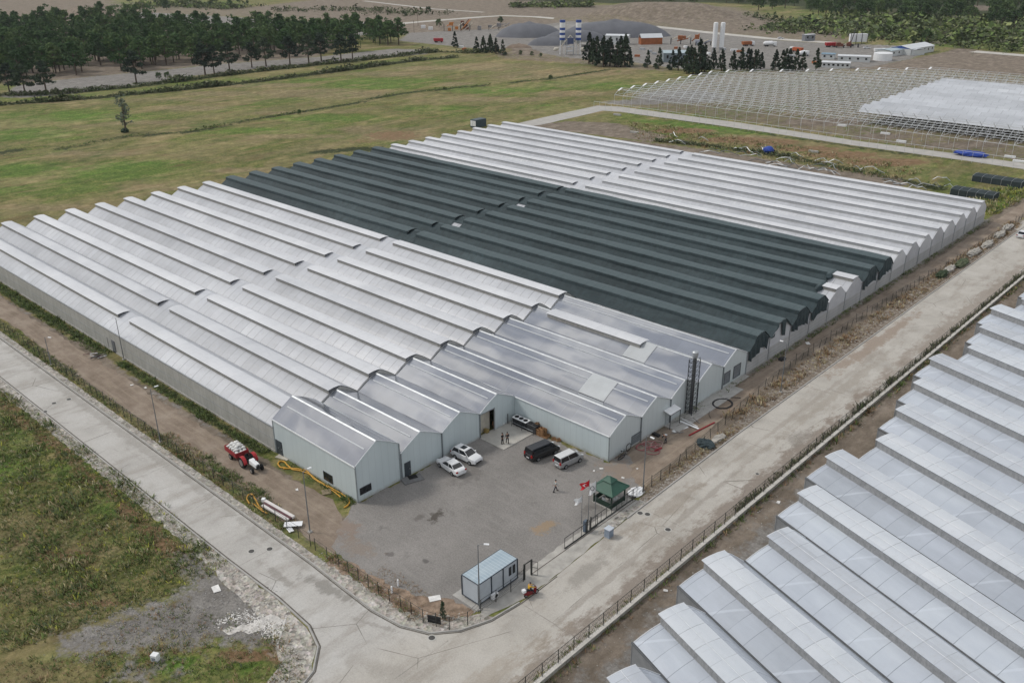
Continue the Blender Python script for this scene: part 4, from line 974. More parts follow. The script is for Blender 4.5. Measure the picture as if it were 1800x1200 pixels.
# ------------------------------------------------------------------ vehicles
RED = M('red_paint', (.36, .025, .03), .4, var=.12); BLACKP = M('black_paint', (.012, .013, .015), .15, var=.1, spec=.6)
CARW = M('white_car_paint', (.66, .67, .68), .18, var=.03, spec=.6); SILV = M('silver_paint', (.34, .345, .35), .28, .35, var=.05)
LAMPR = M('red_lamp', (.30, .015, .015), .2); LAMPW = M('clear_lamp', (.55, .57, .6), .1, spec=.8); CHROME = M('rim_metal', (.38, .39, .40), .3, .7)
def rsec(x, w, z0, z1, c=.12):
    return [(x, -w + c, z0), (x, w - c, z0), (x, w, z0 + c), (x, w * .985, (z0 + z1) / 2), (x, w * .95, z1 - c * .6), (x, w * .86, z1), (x, -w * .86, z1), (x, -w * .95, z1 - c * .6), (x, -w * .985, (z0 + z1) / 2), (x, -w, z0 + c)]
def wheel(par, x, y, r, w=.2, rim=True):
    m = MB(); m.cyl((x, y, r), r, w, 18, axis='y'); o = m.build('wheel', RUBBER, par, bevel=0)
    m = MB(); m.cyl((x, y + (w / 2 + .01) * (1 if y > 0 else -1), r), r * .62, .03, 10, axis='y'); m.build('rim', CHROME, o)
    return o
def car(name, label, cat, loc, rz, L, Wd, H, belt, prof, cab, paint, dark=GLASSD, roofmat=None, wr=.33, group=None):
    """prof: body top line [(x, z)], cab: (rear base, rear top, front top, front base) along x"""
    t = thing(name, label, cat, loc, rz, group); w = Wd / 2
    m = MB(); m.loft([rsec(x, w * (1 if abs(x) < L * .42 else .9), .22 + (.1 if abs(x) > L * .45 else 0), z) for x, z in prof]); m.build('body', paint, t, smooth=False)
    rb, rt, ft, fb = cab; wb, wt = w * .9, w * .72
    m = MB(); zt = H - .05
    m.loft([[(rb, -wb, belt), (fb, -wb, belt), (fb, wb, belt), (rb, wb, belt)], [(rt, -wt, zt), (ft, -wt, zt), (ft, wt, zt), (rt, wt, zt)]]); m.build('windows', dark, t)
    m = MB(); m.loft([[(rt - .06, -wt - .02, zt - .03), (ft + .06, -wt - .02, zt - .03), (ft + .06, wt + .02, zt - .03), (rt - .06, wt + .02, zt - .03)], [(rt + .08, -wt * .9, H), (ft - .1, -wt * .9, H), (ft - .1, wt * .9, H), (rt + .08, wt * .9, H)]]); m.build('roof', roofmat or paint, t)
    for s in (-1, 1):
        for (a, b) in ((rb, rt), (fb, ft)):
            m = MB(); m.tube([(a, s * (wb + .005), belt), (b, s * (wt + .015), zt)], .045, 5); m.build('pillar', paint, t)
        xm = (rb + fb) / 2 - .1; m = MB(); m.tube([(xm, s * (wb + .005), belt), ((rt + ft) / 2 - .05, s * (wt + .015), zt)], .04, 5); m.build('pillar', paint, t)
        m = MB(); m.box((fb - .35, s * (w + .09), belt + .08), (.16, .2, .13)); m.build('mirror', paint, t)
        m = MB(); m.box((L / 2 - .08, s * w * .66, .68 if H < 1.7 else .8), (.18, .38, .16)); m.build('headlight', LAMPW, t)
        m = MB(); m.box((-L / 2 + .06, s * w * .76, .82 if H < 1.7 else 1.0), (.14, .26, .2 if H < 1.7 else .4)); m.build('tail_light', LAMPR, t)
        for x in (-L * .29, L * .31): wheel(t, x, s * (w - .06), wr)
    m = MB(); m.box((L / 2 - .02, 0, .42), (.1, Wd * .6, .16)); m.build('grille', M('black_plastic', (.02, .02, .022), .6), t)
    m = MB(); m.box((-L / 2 - .0, 0, .6), (.05, .5, .12)); m.build('number_plate', WHITE, t)
    return t
c = G(793, 817, .7)
car('parked_car', 'white saloon parked nose to the gable wall, second window gable', 'car', (c[0], c[1], .03), PI - .12, 4.6, 1.8, 1.44, .92, [(-2.3, .86), (-2.15, .98), (-1.5, 1.0), (.7, .95), (1.8, .84), (2.2, .74), (2.3, .55)], (-1.75, -1.0, .25, 1.05), CARW)
c = G(820, 799, .7)
t_ = car('parked_car', 'white sport utility car with dark sunroof, its bonnet towards the yard', 'car', (c[0], c[1], .03), .05, 4.45, 1.84, 1.66, 1.05, [(-2.22, .95), (-2.1, 1.1), (-1.5, 1.12), (.8, 1.08), (1.8, .98), (2.12, .85), (2.22, .6)], (-2.0, -1.65, .25, 1.05), CARW)
m = MB(); m.box((-.45, 0, 1.665), (.75, .8, .03)); m.build('sunroof', GLASSD, t_)
c = G(953, 790, .9)
car('parked_van', 'black passenger van parked beside the brown crates', 'van', (c[0], c[1], .03), PI / 2 - .16, 5.0, 1.95, 1.95, 1.1, [(-2.5, 1.0), (-2.4, 1.12), (-1.5, 1.15), (1.3, 1.14), (2.1, 1.0), (2.4, .85), (2.5, .6)], (-2.42, -2.25, 1.1, 1.85), BLACKP)
c = G(999, 804, .9)
car('parked_van', 'small silver van with dark rear windows, nearest the hall corner', 'van', (c[0], c[1], .03), PI / 2 - .12, 4.25, 1.75, 1.82, 1.08, [(-2.12, .98), (-2.05, 1.08), (-1.5, 1.12), (.9, 1.08), (1.75, .95), (2.05, .82), (2.12, .6)], (-2.06, -1.95, .7, 1.3), SILV, roofmat=M('pale_roof', (.55, .56, .56), .3, var=.05))

# tractor and its trailer of sacks
c = G(441, 812, .8)
tr = thing('tractor', 'red farm tractor with white bonnet on the dirt track', 'tractor', (c[0], c[1], .02), -.06)
m = MB(); m.loft([[(.2, -.38, .8), (.2, .38, .8), (.2, .34, 1.45), (.2, -.34, 1.45)], [(1.9, -.34, .75), (1.9, .34, .75), (1.9, .28, 1.3), (1.9, -.28, 1.3)]]); m.build('bonnet', WHITE, tr, bevel=.04)
m = MB(); m.box((.7, 0, .72), (2.6, .42, .35)); m.box((-.6, 0, .75), (.7, .6, .5)); m.build('chassis', DARKST, tr)
m = MB(); m.box((1.95, 0, 1.0), (.06, .5, .5)); m.build('grille', DARKST, tr)
for s in (-1, 1):
    m = MB(); m.tube([(-.75 + .85 * math.cos(a), s * .85, .78 + .85 * math.sin(a)) for a in [i * PI / 8 for i in range(0, 9)]], .05, 4)
    m = MB()
    for a in range(8):
        p0, p1 = a * PI / 8, (a + 1) * PI / 8
        m.add([(-.75 + .86 * math.cos(q), s * yy_, .78 + .86 * math.sin(q)) for q in (p0, p1) for yy_ in (.55, 1.05)], [(0, 1, 3, 2)])
    m.build('mudguard', RED, tr)
    o = wheel(tr, -.75, s * .82, .76, .42); o = wheel(tr, 1.5, s * .7, .42, .26)
    m = MB(); m.box((1.98, s * .2, 1.2), (.05, .14, .12)); m.build('headlight', LAMPW, tr)
m = MB(); m.box((-.75, 0, 1.2), (.5, .5, .12)); m.box((-.98, 0, 1.45), (.1, .5, .45)); m.build('seat', RUBBER, tr)
m = MB(); m.tube([(-.1, 0, 1.3), (-.3, 0, 1.65)], .03, 5); m.tube([(-.3 + .22 * math.cos(a) * .4, .22 * math.sin(a), 1.66 + .22 * math.cos(a) * .5) for a in [i * PI / 5 for i in range(10)]], .02, 4, closed=True); m.build('steering_wheel', RUBBER, tr)
m = MB(); m.tube([(1.0, .2, 1.4), (1.0, .2, 2.0)], .035, 6); m.build('exhaust', DARKST, tr)
c2 = (c[0] - 3.6, c[1] + .1, .02)
tl = thing('trailer', 'red two wheel farm trailer hitched behind the tractor', 'trailer', c2, -.06)
RS = M('red_steel', (.26, .03, .035), .6, var=.3)
m = MB(); m.box((0, 0, .95), (3.2, 1.9, .1)); m.build('deck', RS, tl)
for s in (-1, 1):
    m = MB(); m.box((0, s * .93, 1.3), (3.2, .06, .62)); m.build('side_board', RS, tl)
    m = MB(); m.box((s * 1.57, 0, 1.3), (.06, 1.8, .62)); m.build('end_board', RS, tl); wheel(tl, -.2, s * .85, .42, .25)
m = MB(); m.tube([(1.5, 0, .85), (2.9, 0, .7)], .06, 6); m.build('drawbar', DARKST, tl)
SACK = M('white_sacking', (.62, .62, .60), .8, var=.12, scale=4)
rs = random.Random(8); k = 0
sk = None
for lay, (nx__, ny__, z) in enumerate(((5, 3, 1.22), (5, 3, 1.5), (4, 3, 1.78), (3, 2, 2.05))):
    for i in range(nx__):
        for j in range(ny__):
            x = (i - (nx__ - 1) / 2) * .6 + rs.uniform(-.06, .06); y = (j - (ny__ - 1) / 2) * .55 + rs.uniform(-.05, .05)
            p = (c2[0] + x * math.cos(-.06) - y * math.sin(-.06), c2[1] + x * math.sin(-.06) + y * math.cos(-.06), z + rs.uniform(-.03, .03))
            if sk is None:
                m = MB(); m.blob((0, 0, 0), (.36, .27, .19), 2, .07, rs); sk = m.build('sack', SACK, None, smooth=True)
                tag(sk, 'stuffed white sack heaped among the others on the red trailer', 'sack', 'white sacks piled on the trailer'); sk.location = p
            else:
                o = sk.copy(); sc.collection.objects.link(o); o.location = p; o.rotation_euler = (rs.uniform(-.3, .3), rs.uniform(-.3, .3), rs.uniform(0, 3))

# ------------------------------------------------------------------ people
SKIN = M('skin', (.38, .22, .15), .6, var=.06); HAIR = M('dark_hair', (.02, .016, .014), .8)
def skin_mesh(name, V, E_, R, mat, parent, sub=1):
    me = bpy.data.meshes.new(name); me.from_pydata(V, E_, []); o = bpy.data.objects.new(name, me); sc.collection.objects.link(o)
    md = o.modifiers.new('s', 'SKIN'); md.use_smooth_shade = True; md.branch_smoothing = .3
    for i, r in enumerate(R): me.skin_vertices[0].data[i].radius = r if isinstance(r, tuple) else (r, r)
    me.skin_vertices[0].data[0].use_root = True
    if sub: o.modifiers.new('u', 'SUBSURF').render_levels = sub; o.modifiers['u'].levels = sub
    bpy.context.view_layer.update(); dg = bpy.context.evaluated_depsgraph_get()
    m2 = bpy.data.meshes.new_from_object(o.evaluated_get(dg)); bpy.data.objects.remove(o); m2.name = name
    m2.materials.clear(); m2.materials.append(mat); q = bpy.data.objects.new(name, m2); sc.collection.objects.link(q); q.parent = parent; return q
def person(label, loc, rz, J, shirt, trou, shoe=RUBBER, group=None, hat=None, z=0):
    """J: joints in the person's own frame, +x is the way he faces"""
    t = thing('person', label, 'person', (loc[0], loc[1], loc[2] + z), rz, group)
    g = lambda k: J[k]
    V, E_, R = [], [], []
    def ad(p, r, par=None):
        V.append(tuple(p)); R.append(r)
        if par is not None: E_.append((par, len(V) - 1))
        return len(V) - 1
    pel = ad(g('pelvis'), (.14, .11)); wa = ad(g('waist'), (.13, .10), pel); ch = ad(g('chest'), (.15, .115), wa); nk = ad(g('neck'), .055, ch)
    hd = Vector(g('head')); ad(hd + Vector((0, 0, -.07)), .07, nk); h2 = ad(hd, (.088, .095), len(V) - 1); ad(hd + Vector((0, 0, .09)), .068, h2)
    for s in 'lr':
        sh = ad(g('sh' + s), .068, ch); el = ad(g('el' + s), .045, sh); wr = ad(g('wr' + s), .03, el)
        w, d = Vector(g('wr' + s)), (Vector(g('wr' + s)) - Vector(g('el' + s))).normalized(); pm = ad(w + d * .06, (.038, .02), wr)
        sd_ = Vector((d.z, 0, -d.x)); sd_ = sd_.normalized() if sd_.length > .1 else Vector((1, 0, 0)); cu_ = d.cross(sd_)
        for i, (o, ln) in enumerate(((-.028, .075), (-.010, .088), (.010, .082), (.027, .065))):
            a = ad(w + d * .10 + sd_ * o, .009, pm); b = ad(w + d * (.10 + ln * .5) + sd_ * o + cu_ * .008, .0085, a); ad(w + d * (.10 + ln) + sd_ * o + cu_ * .028, .007, b)
        a = ad(w + d * .055 - sd_ * .045, .010, pm); ad(w + d * .095 - sd_ * .062 + cu_ * .012, .009, a)
        hp = ad(g('hip' + s), .085, pel); kn = ad(g('kn' + s), .058, hp); an = ad(g('an' + s), .04, kn); ad(Vector(g('an' + s)) + Vector((.15, 0, -.05)), .035, an)
    skin_mesh('body', V, E_, R, SKIN, t)
    P = lambda *k: [Vector(g(q)) for q in k]
    V = P('pelvis', 'waist', 'chest', 'shl', 'ell', 'shr', 'elr', 'wrl', 'wrr'); V[0] += Vector((0, 0, .02))
    skin_mesh('shirt', [tuple(v) for v in V], [(0, 1), (1, 2), (2, 3), (3, 4), (2, 5), (5, 6), (4, 7), (6, 8)], [(.165, .135), (.155, .125), (.175, .14), .085, .06, .085, .06, .042, .042], shirt, t)
    V = P('waist', 'pelvis', 'hipl', 'knl', 'anl', 'hipr', 'knr', 'anr'); V[0] = V[0] * .4 + V[1] * .6
    skin_mesh('trousers', [tuple(v) for v in V], [(1, 0), (1, 2), (2, 3), (3, 4), (1, 5), (5, 6), (6, 7)], [(.155, .125), (.165, .135), .105, .078, .06, .105, .078, .06], trou, t)
    for s in 'lr':
        a = Vector(g('an' + s)); m = MB(); m.box((a.x + .06, a.y, a.z - .045), (.27, .1, .09)); m.build('shoe', shoe, t, bevel=.02)
        m = MB(); m.box((hd.x + .088, hd.y + (.032 if s == 'l' else -.032), hd.z + .005), (.012, .022, .01)); m.build('eye', BLACKP, t)
    m = MB(); m.blob((hd.x - .018, hd.y, hd.z + .055), (.105, .095, .095), 2, .03); m.build('hair' if not hat else 'helmet', hat or HAIR, t, smooth=True)
    m = MB(); m.box((hd.x + .1, hd.y, hd.z - .02), (.03, .022, .035)); m.build('nose', SKIN, t)
    return t
def standing(lean=0, step=0, arms=.0, swing=0):
    J = dict(pelvis=(0, 0, .95), waist=(lean * .3, 0, 1.12), chest=(lean * .8, 0, 1.36), neck=(lean, 0, 1.50), head=(lean * 1.1 + .02, 0, 1.64))
    for s, y in (('l', 1), ('r', -1)):
        f = step * (1 if s == 'l' else -1)
        J['sh' + s] = (lean * .9, y * .19, 1.42); J['el' + s] = (lean * .9 - f * swing * .5 + arms * .08, y * .25, 1.14); J['wr' + s] = (lean * .9 - f * swing + arms * .3, y * (.24 - arms * .12), .90 + arms * .2)
        J['hip' + s] = (0, y * .10, .90); J['kn' + s] = (f * .55 + .03, y * .11, .50); J['an' + s] = (f, y * .11, .09 + (.03 if f < 0 else 0))
    return J
BLK = M('black_cloth', (.018, .018, .02), .9); DGR = M('charcoal_cloth', (.04, .042, .045), .9); LGT = M('pale_shirt', (.40, .41, .40), .9); DBL = M('navy_cloth', (.03, .035, .05), .9)
a = G(883, 781); person('person in black standing on the concrete pad, the left one of the pair', (a[0], a[1], .12), .3, standing(0, .08, .5), BLK, BLK)
a = G(892, 780); person('person in dark clothes on the concrete pad, legs apart, the right one of the pair', (a[0], a[1], .12), 2.6, standing(.03, .2, .3), DGR, BLK)
a = G(976, 864); person('person in a pale shirt and dark trousers walking across the gravel yard', (a[0], a[1], .03), PI / 2 - .4, standing(.05, .32, .1, .8), LGT, DBL)
J = standing(.0, .12); J.update(waist=(.06, 0, 1.10), chest=(.26, 0, 1.26), neck=(.38, 0, 1.30), head=(.48, 0, 1.33), shl=(.32, .19, 1.24), shr=(.32, -.19, 1.24), ell=(.45, .22, 1.0), elr=(.45, -.22, 1.0), wrl=(.6, .15, .82), wrr=(.6, -.15, .82))
a = G(1170, 779); person('person in dark clothes bending over the red hose beside the hall', (a[0], a[1], .02), PI + .5, J, BLK, DBL)
# scooter and rider
a = G(934, 1046)
scn = thing('scooter', 'small dark red motor scooter stopped on the concrete road by the cabin', 'scooter', (a[0], a[1], .04), PI / 2 - .25)
for x in (-.65, .65): wheel(scn, x, 0, .27, .14)
m = MB(); m.loft([[(x, -w, z0), (x, w, z0), (x, w * .8, z1), (x, -w * .8, z1)] for x, w, z0, z1 in ((-.95, .12, .5, .75), (-.6, .24, .35, .85), (-.1, .22, .28, .7), (.05, .2, .25, .36), (.4, .2, .25, .36))]); m.build('body', M('dark_red_paint', (.17, .015, .02), .3), scn)
m = MB(); m.loft([[(.38, -.22, .3), (.46, -.22, .3), (.46, .22, .3), (.38, .22, .3)], [(.52, -.16, .98), (.6, -.16, .98), (.6, .16, .98), (.52, .16, .98)]]); m.build('front_shield', M('dark_red_paint', (.17, .015, .02), .3), scn)
m = MB(); m.box((-.4, 0, .88), (.8, .28, .1)); m.build('seat', RUBBER, scn)
m = MB(); m.tube([(.65, 0, .27), (.52, 0, 1.0), (.48, -.32, 1.08)], .025, 5); m.tube([(.52, 0, 1.0), (.48, .32, 1.08)], .025, 5); m.build('handlebar', DARKST, scn)
m = MB(); m.box((-.95, 0, .98), (.4, .42, .36)); m.build('top_box', WHITE, scn, bevel=.04)
J = dict(pelvis=(-.35, 0, .98), waist=(-.32, 0, 1.14), chest=(-.22, 0, 1.38), neck=(-.16, 0, 1.52), head=(-.12, 0, 1.66))
for s, y in (('l', 1), ('r', -1)):
    J['sh' + s] = (-.2, y * .19, 1.43); J['el' + s] = (.05, y * .27, 1.2); J['wr' + s] = (.34, y * .28, 1.12); J['hip' + s] = (-.3, y * .12, .95); J['kn' + s] = (.1, y * .2, .82); J['an' + s] = (.12, y * .2, .44)
person('person in a yellow jacket sitting on the dark red scooter', (a[0], a[1], .04), PI / 2 - .25, J, M('yellow_cloth', (.55, .33, .03), .8), DBL, hat=M('black_helmet', (.02, .02, .02), .3))

# ------------------------------------------------------------------ lamp posts, masts, flags
def lamp(px, py, h, label, az, first=[None]):
    a = G(px, py)
    if first[0] is None:
        t = thing('street_lamp', label, 'lamp post', a, az, 'street lamps along the fences'); first[0] = t
        m = MB(); m.tube([(0, 0, 0), (0, 0, 8.4)], [.085, .05], 8); m.build('pole', GREYPOLE, t)
        m = MB(); m.tube([(0, 0, 8.3), (.25, 0, 8.45), (.7, 0, 8.5)], .03, 5); m.build('arm', GREYPOLE, t)
        m = MB(); m.loft([[(.6, -.1, 8.48), (.6, .1, 8.48), (.6, .08, 8.56), (.6, -.08, 8.56)], [(1.15, -.13, 8.46), (1.15, .13, 8.46), (1.15, .09, 8.54), (1.15, -.09, 8.54)]]); m.build('lamp_head', WHITE, t)
        m = MB(); m.box((0, 0, .1), (.45, .45, .2)); m.build('base', CONC, t)
        return t
    return dup(first[0], a, az, label, s=(1, 1, h / 8.4))
lamp(282, 777, 8.4, 'grey lamp post beside the fence of the left dirt track, below the red tractor', PI / 2)
lamp(218, 632, 7.6, 'grey lamp post against the side wall of the greenhouse', -PI / 2)
lamp(90, 641, 5.0, 'short grey lamp post with a box, where the left fence begins', .6)
lamp(545, 935, 8.4, 'grey lamp post near the white pipes and the yard corner', PI / 2)
lamp(843, 1071, 8.3, 'grey lamp post in front of the blue cabin', .7)
lamp(1130, 866, 8.3, 'grey lamp post beyond the green gazebo', 0)
lamp(1372, 690, 8.4, 'grey lamp post between the hall chimney and the shade net, by the road fence', PI)
def flag(px, py, h, label, cloth, kind, fl, group=None, az=0):
    a = G(px, py); t = thing('flagpole', label, 'flagpole', a, az, group)
    m = MB(); m.tube([(0, 0, 0), (0, 0, h)], [.05, .025], 6); m.build('pole', GREYPOLE, t)
    m = MB(); x0, x1, z0, z1 = fl; n = 8
    for i in range(n + 1):
        for j in range(5):
            u = i / n; m.v.append((x0 + (x1 - x0) * u * (.9 - .15 * math.sin(j)), .12 * math.sin(u * 7 + j * .5), z0 + (z1 - z0) * j / 4 - .5 * u * abs(x1 - x0)))
    m.f = [(i * 5 + j, (i + 1) * 5 + j, (i + 1) * 5 + j + 1, i * 5 + j + 1) for i in range(n) for j in range(4)]
    f = m.build('flag', cloth, t, smooth=True); return t, f
dirv = math.atan2(cr[1], cr[0])
t1, f1 = flag(1034, 914, 5.9, 'tall flagpole flying a red flag with white crescent and star', M('red_flag', (.52, .02, .03), .8, var=.05), 0, (0, -1.2, 4.85, 5.7), az=dirv)
m = MB()
cx_, cz_ = -.50, 5.08
N_ = 18; out = [(cx_ + .21 * math.cos(a), cz_ + .21 * math.sin(a)) for a in [math.radians(40 + 280 * i / N_) for i in range(N_ + 1)]]
inn = [(cx_ + .06 + .16 * math.cos(a), cz_ + .16 * math.sin(a)) for a in [math.radians(52 + 256 * i / N_) for i in range(N_ + 1)]]
for yo in (-.16, .16):
    b = len(m.v); m.v += [(x * 1, yo, z) for x, z in out + inn]; m.f += [(b + i, b + i + 1, b + N_ + 2 + i, b + N_ + 1 + i) for i in range(N_)]
m.build('crescent', WHITE, f1)
m = MB()
for yo in (-.165, .165):
    st_ = [(cx_ - .27 + (.10 if i % 2 == 0 else .04) * math.cos(PI + i * PI / 5), yo, cz_ + (.10 if i % 2 == 0 else .04) * math.sin(PI + i * PI / 5)) for i in range(10)]
    m.add(st_ + [(cx_ - .27, yo, cz_)], [(i, (i + 1) % 10, 10) for i in range(10)])
m.build('star', WHITE, f1)
flag(1022, 920, 4.2, 'flagpole with a drooping white flag, nearest the gate', WHITE, 0, (0, -1.0, 3.1, 3.9), az=dirv)
t3, f3 = flag(1046, 905, 4.9, 'flagpole with a folded white flag marked in black, beside the gazebo', WHITE, 0, (0, -1.0, 3.3, 4.9), az=dirv)
m = MB()
for yo in (-.15, .15): m.tube([(-.45 + .22 * math.cos(a), yo, 3.95 + .3 * math.sin(a)) for a in [i * PI / 6 for i in range(12)]], .035, 4, closed=True)
m.build('emblem', BLK, f3)

# ------------------------------------------------------------------ fences and gates
IRON = M('dark_fence_steel', (.045, .048, .045), .6, .3, var=.2)
def fence(name, label, P, sp, h, lab=None, base=None, mesh='wire', grp=None, lean=0, hv=0.0):
    P = [Vector((q[0], q[1], 0)) for q in P]; o0 = P[0]
    t = thing(name, label, 'fence', tuple(P[0]), world=True); cnt = 0; z0 = base or 0
    W_ = MB(); rr = random.Random(2)
    for a, b in zip(P[:-1], P[1:]):
        d = b - a; n = max(1, round(d.length / sp))
        for k in range(n + (1 if b is P[-1] else 0)):
            q = a + d * k / n; hh = h * (1 + rr.uniform(-hv, hv))
            m = MB(); m.tube([(q.x, q.y, z0), (q.x + rr.uniform(-lean, lean), q.y + rr.uniform(-lean, lean), z0 + hh)], .045, 5)
            if cnt < 100: m.build('post', IRON, t)
            else: W_.v, W_.f = W_.v, W_.f; W_.tube([(q.x, q.y, z0), (q.x, q.y, z0 + h)], .045, 5)
            cnt += 1
        if mesh:
            for z in ((.25, .7, 1.15, h - .08) if mesh != 'none' else ()):
                W_.tube([(a.x, a.y, z0 + z), (b.x, b.y, z0 + z)], .012 if z < h - .1 else .022, 3)
            if mesh == 'net':
                L_ = d.length; k = 0.0
                while k < L_:
                    for s in (-1, 1):
                        u0, u1 = k, min(L_, max(0, k + s * h * .8)); p0, p1 = a + d * (u0 / L_), a + d * (u1 / L_); W_.tube([(p0.x, p0.y, z0), (p1.x, p1.y, z0 + h)], .009, 3)
                    k += .45
    o = W_.build('wire_mesh', IRON, t, norm=False); o['kind'] = 'stuff' if cnt > 100 else 'part'
    if cnt <= 100: del o['kind']
    return t
fence('wire_fence', 'dark post and wire fence between the left dirt track and the rubble verge', [(-100, -9.3), (-75, -9.4), (-30, -9.5), (3, -9.2)], 2.3, 1.75, hv=.08, lean=.05)
fence('wire_fence', 'dark post and wire fence curving round the yard corner to the cabin', [G(555, 967)[:2], G(596, 996)[:2], G(666, 1044)[:2], G(744, 1093)[:2], G(790, 1108)[:2], G(822, 1098)[:2], G(845, 1076)[:2], G(898, 1040)[:2], G(920, 1022)[:2]], 1.9, 1.7, hv=.05, lean=.04)
fence('wire_fence', 'dark post and wire fence along the inner side of the road, beyond the gazebo', [G(1112, 880)[:2], (24.9, 32), (24.0, 43.6), (22.3, 60), (21.4, 74), (21.3, 100), (22.1, 121), (23.2, 150.7), (23.6, 200)], 2.2, 1.6, hv=.22, lean=.22)
wallt = thing('roadside_wall', 'low pale concrete wall along the far side of the road carrying a dark mesh fence', 'wall', (36.6, 60, 0), world=True)
m = MB(); m.b2((36.42, -60, -.1), (36.78, 330, .48)); m.build('wall', M('pale_wall_concrete', (.44, .43, .39), .9, var=.2, scale=.8, obj=False), wallt)
m = MB(); m.b2((36.36, -60, .48), (36.84, 330, .56)); m.build('coping', M('coping_concrete', (.52, .50, .46), .9, var=.15, scale=.8, obj=False), wallt)
Wm = MB(); cnt = 0
for k in range(110):
    y = -16 + k * 2.35; m = MB(); mm = m if cnt < 99 else Wm
    mm.tube([(36.5, y, .5), (36.5, y, 2.25)], .045, 5)
    if mm is m: m.build('post', IRON, wallt)
    cnt += 1
for z in (.7, 1.2, 1.7, 2.2): Wm.tube([(36.5, -16, z), (36.5, 240, z)], .014 if z < 2 else .03, 3)
k = -16
while k < 90:
    for s in (-1, 1): Wm.tube([(36.5, k, .55), (36.5, k + s * 1.3, 2.2)], .008, 3)
    k += .5
o = Wm.build('wire_mesh', IRON, wallt, norm=False); o['kind'] = 'stuff'
gt = thing('sliding_gate', 'long dark sliding yard gate standing half open beside the gazebo', 'gate', (25.1, 16, 0), world=True)
def gatep(y0, y1, x, n, name):
    m = MB()
    for z in (.18, 1.55): m.tube([(x, y0, z), (x, y1, z)], .05, 4)
    for k in range(n + 1): y = y0 + (y1 - y0) * k / n; m.tube([(x, y, .18), (x, y, 1.55)], .04, 4)
    m.build(name, IRON, gt)
    m = MB(); m.tube([(x, y0, .1), (x, y1, .1)], .07, 4); m.build('bottom_rail', IRON, gt)
gatep(10.3, 16.4, 25.1, 4, 'gate_leaf'); gatep(15.2, 24.6, 24.95, 9, 'gate_leaf')
for y in (14.4, 15.1):
    m = MB(); m.tube([(25.1, y, 0), (25.1, y, 2.0)], .08, 6); m.build('gate_post', IRON, gt)
m = MB(); m.box((24.7, 14.6, .8), (.35, .5, 1.5)); m.build('motor_box', M('blue_grey_box', (.10, .13, .17), .5), gt)
m = MB(); m.b2((25.25, 4.4, .035), (25.33, 24, .06)); struct(m.build('gate_rail', M('rusty_rail', (.12, .10, .085), .8)))
pg = thing('pedestrian_gate', 'small dark open gate frame between the cabin and the road', 'gate', (25.4, 3.4, 0), world=True)
for (x, y) in ((25.35, 3.15), (25.35, 4.3)):
    m = MB(); m.b2((x - .08, y - .08, 0), (x + .08, y + .08, 2.1)); m.build('gate_post', IRON, pg)
m = MB(); m.b2((25.31, 3.2, 2.0), (25.39, 4.3, 2.1)); m.build('lintel', IRON, pg)
m = MB()
for a_, b_ in (((25.4, 4.3, .15), (26.0, 4.6, .15)), ((25.4, 4.3, 1.9), (26.0, 4.6, 1.9)), ((26.0, 4.6, .15), (26.0, 4.6, 1.9)), ((25.4, 4.3, 1.1), (26.0, 4.6, 1.1))): m.tube([a_, b_], .035, 4)
m.build('gate_leaf', IRON, pg)

# ------------------------------------------------------------------ cabin
CB = M('cabin_panel', (.42, .46, .50), .45, var=.08, scale=.8); CF = M('cabin_frame', (.035, .045, .06), .5)
t = NT('cabin_roof'); p = t.pos(); s_ = t.sep(p); cc = t.ramp(t.noise(t.map(p, (3, .5, 1)), .6, 5, .6), (.3, (.26, .34, .40)), (.7, (.36, .43, .47))); cc = t.mix(t.math('MULTIPLY', t.lines(s_[1], .42, .07), .6), cc, (.50, .56, .60)); CR = t.fin(cc, .4, 0, .4)
cabin = thing('site_cabin', 'blue grey prefabricated cabin on the concrete slab at the yard corner', 'cabin', (23.6, -.4, .12), world=True)
X0, X1, Y0, Y1, Z0, Z1 = 22.3, 24.8, -3.35, 2.6, .32, 2.85
m = MB(); m.b2((X0, Y0, Z0), (X1, Y1, Z1 - .02)); m.build('walls', CB, cabin)
m = MB(); m.b2((X0 + .02, Y0 + .02, Z1), (X1 - .02, Y1 - .02, Z1 + .06)); m.build('roof', CR, cabin)
for (x, y) in ((X0, Y0), (X1, Y0), (X0, Y1), (X1, Y1), (X1, Y0 + 1.9), (X1, Y0 + 3.7)):
    m = MB(); m.box((x, y, (Z0 + Z1) / 2), (.13, .13, Z1 - Z0 + .04)); m.build('frame_post', CF, cabin)
m = MB()
for z in (Z0, Z1 + .02):
    for a, b in (((X0, Y0), (X1, Y0)), ((X1, Y0), (X1, Y1)), ((X1, Y1), (X0, Y1)), ((X0, Y1), (X0, Y0))): m.tube([(a[0], a[1], z), (b[0], b[1], z)], .075, 4)
m.build('frame_rail', CF, cabin)
for y in (1.25, 1.85):
    m = MB(); m.b2((X1 + .0, y, 1.35), (X1 + .05, y + .38, 2.45)); w_ = m.build('window', CF, cabin); m = MB(); m.b2((X1 + .05, y + .05, 1.4), (X1 + .07, y + .33, 2.4)); m.build('pane', GLASSD, w_)
ac = thing('air_conditioner', 'white air conditioner unit on the ground beside the cabin wall', 'air conditioner', (25.15, -1.35, .12))
m = MB(); m.box((0, 0, .38), (.36, .85, .6)); m.build('case', WHITE, ac, bevel=.02); m = MB(); m.cyl((.19, .12, .38), .22, .02, 14, axis='x'); m.build('fan_grille', RUBBER, ac)
for i in range(4): 
    bk = MB().box((0, 0, 0), (.35, .35, .2)).build('block', CONC); tag(bk, 'grey concrete block under the cabin edge', 'block', 'blocks carrying the cabin'); bk.location = ((22.5, -3.2, .221), (24.5, -3.2, .221), (24.6, 2.3, .221), (24.6, -.3, .221))[i]
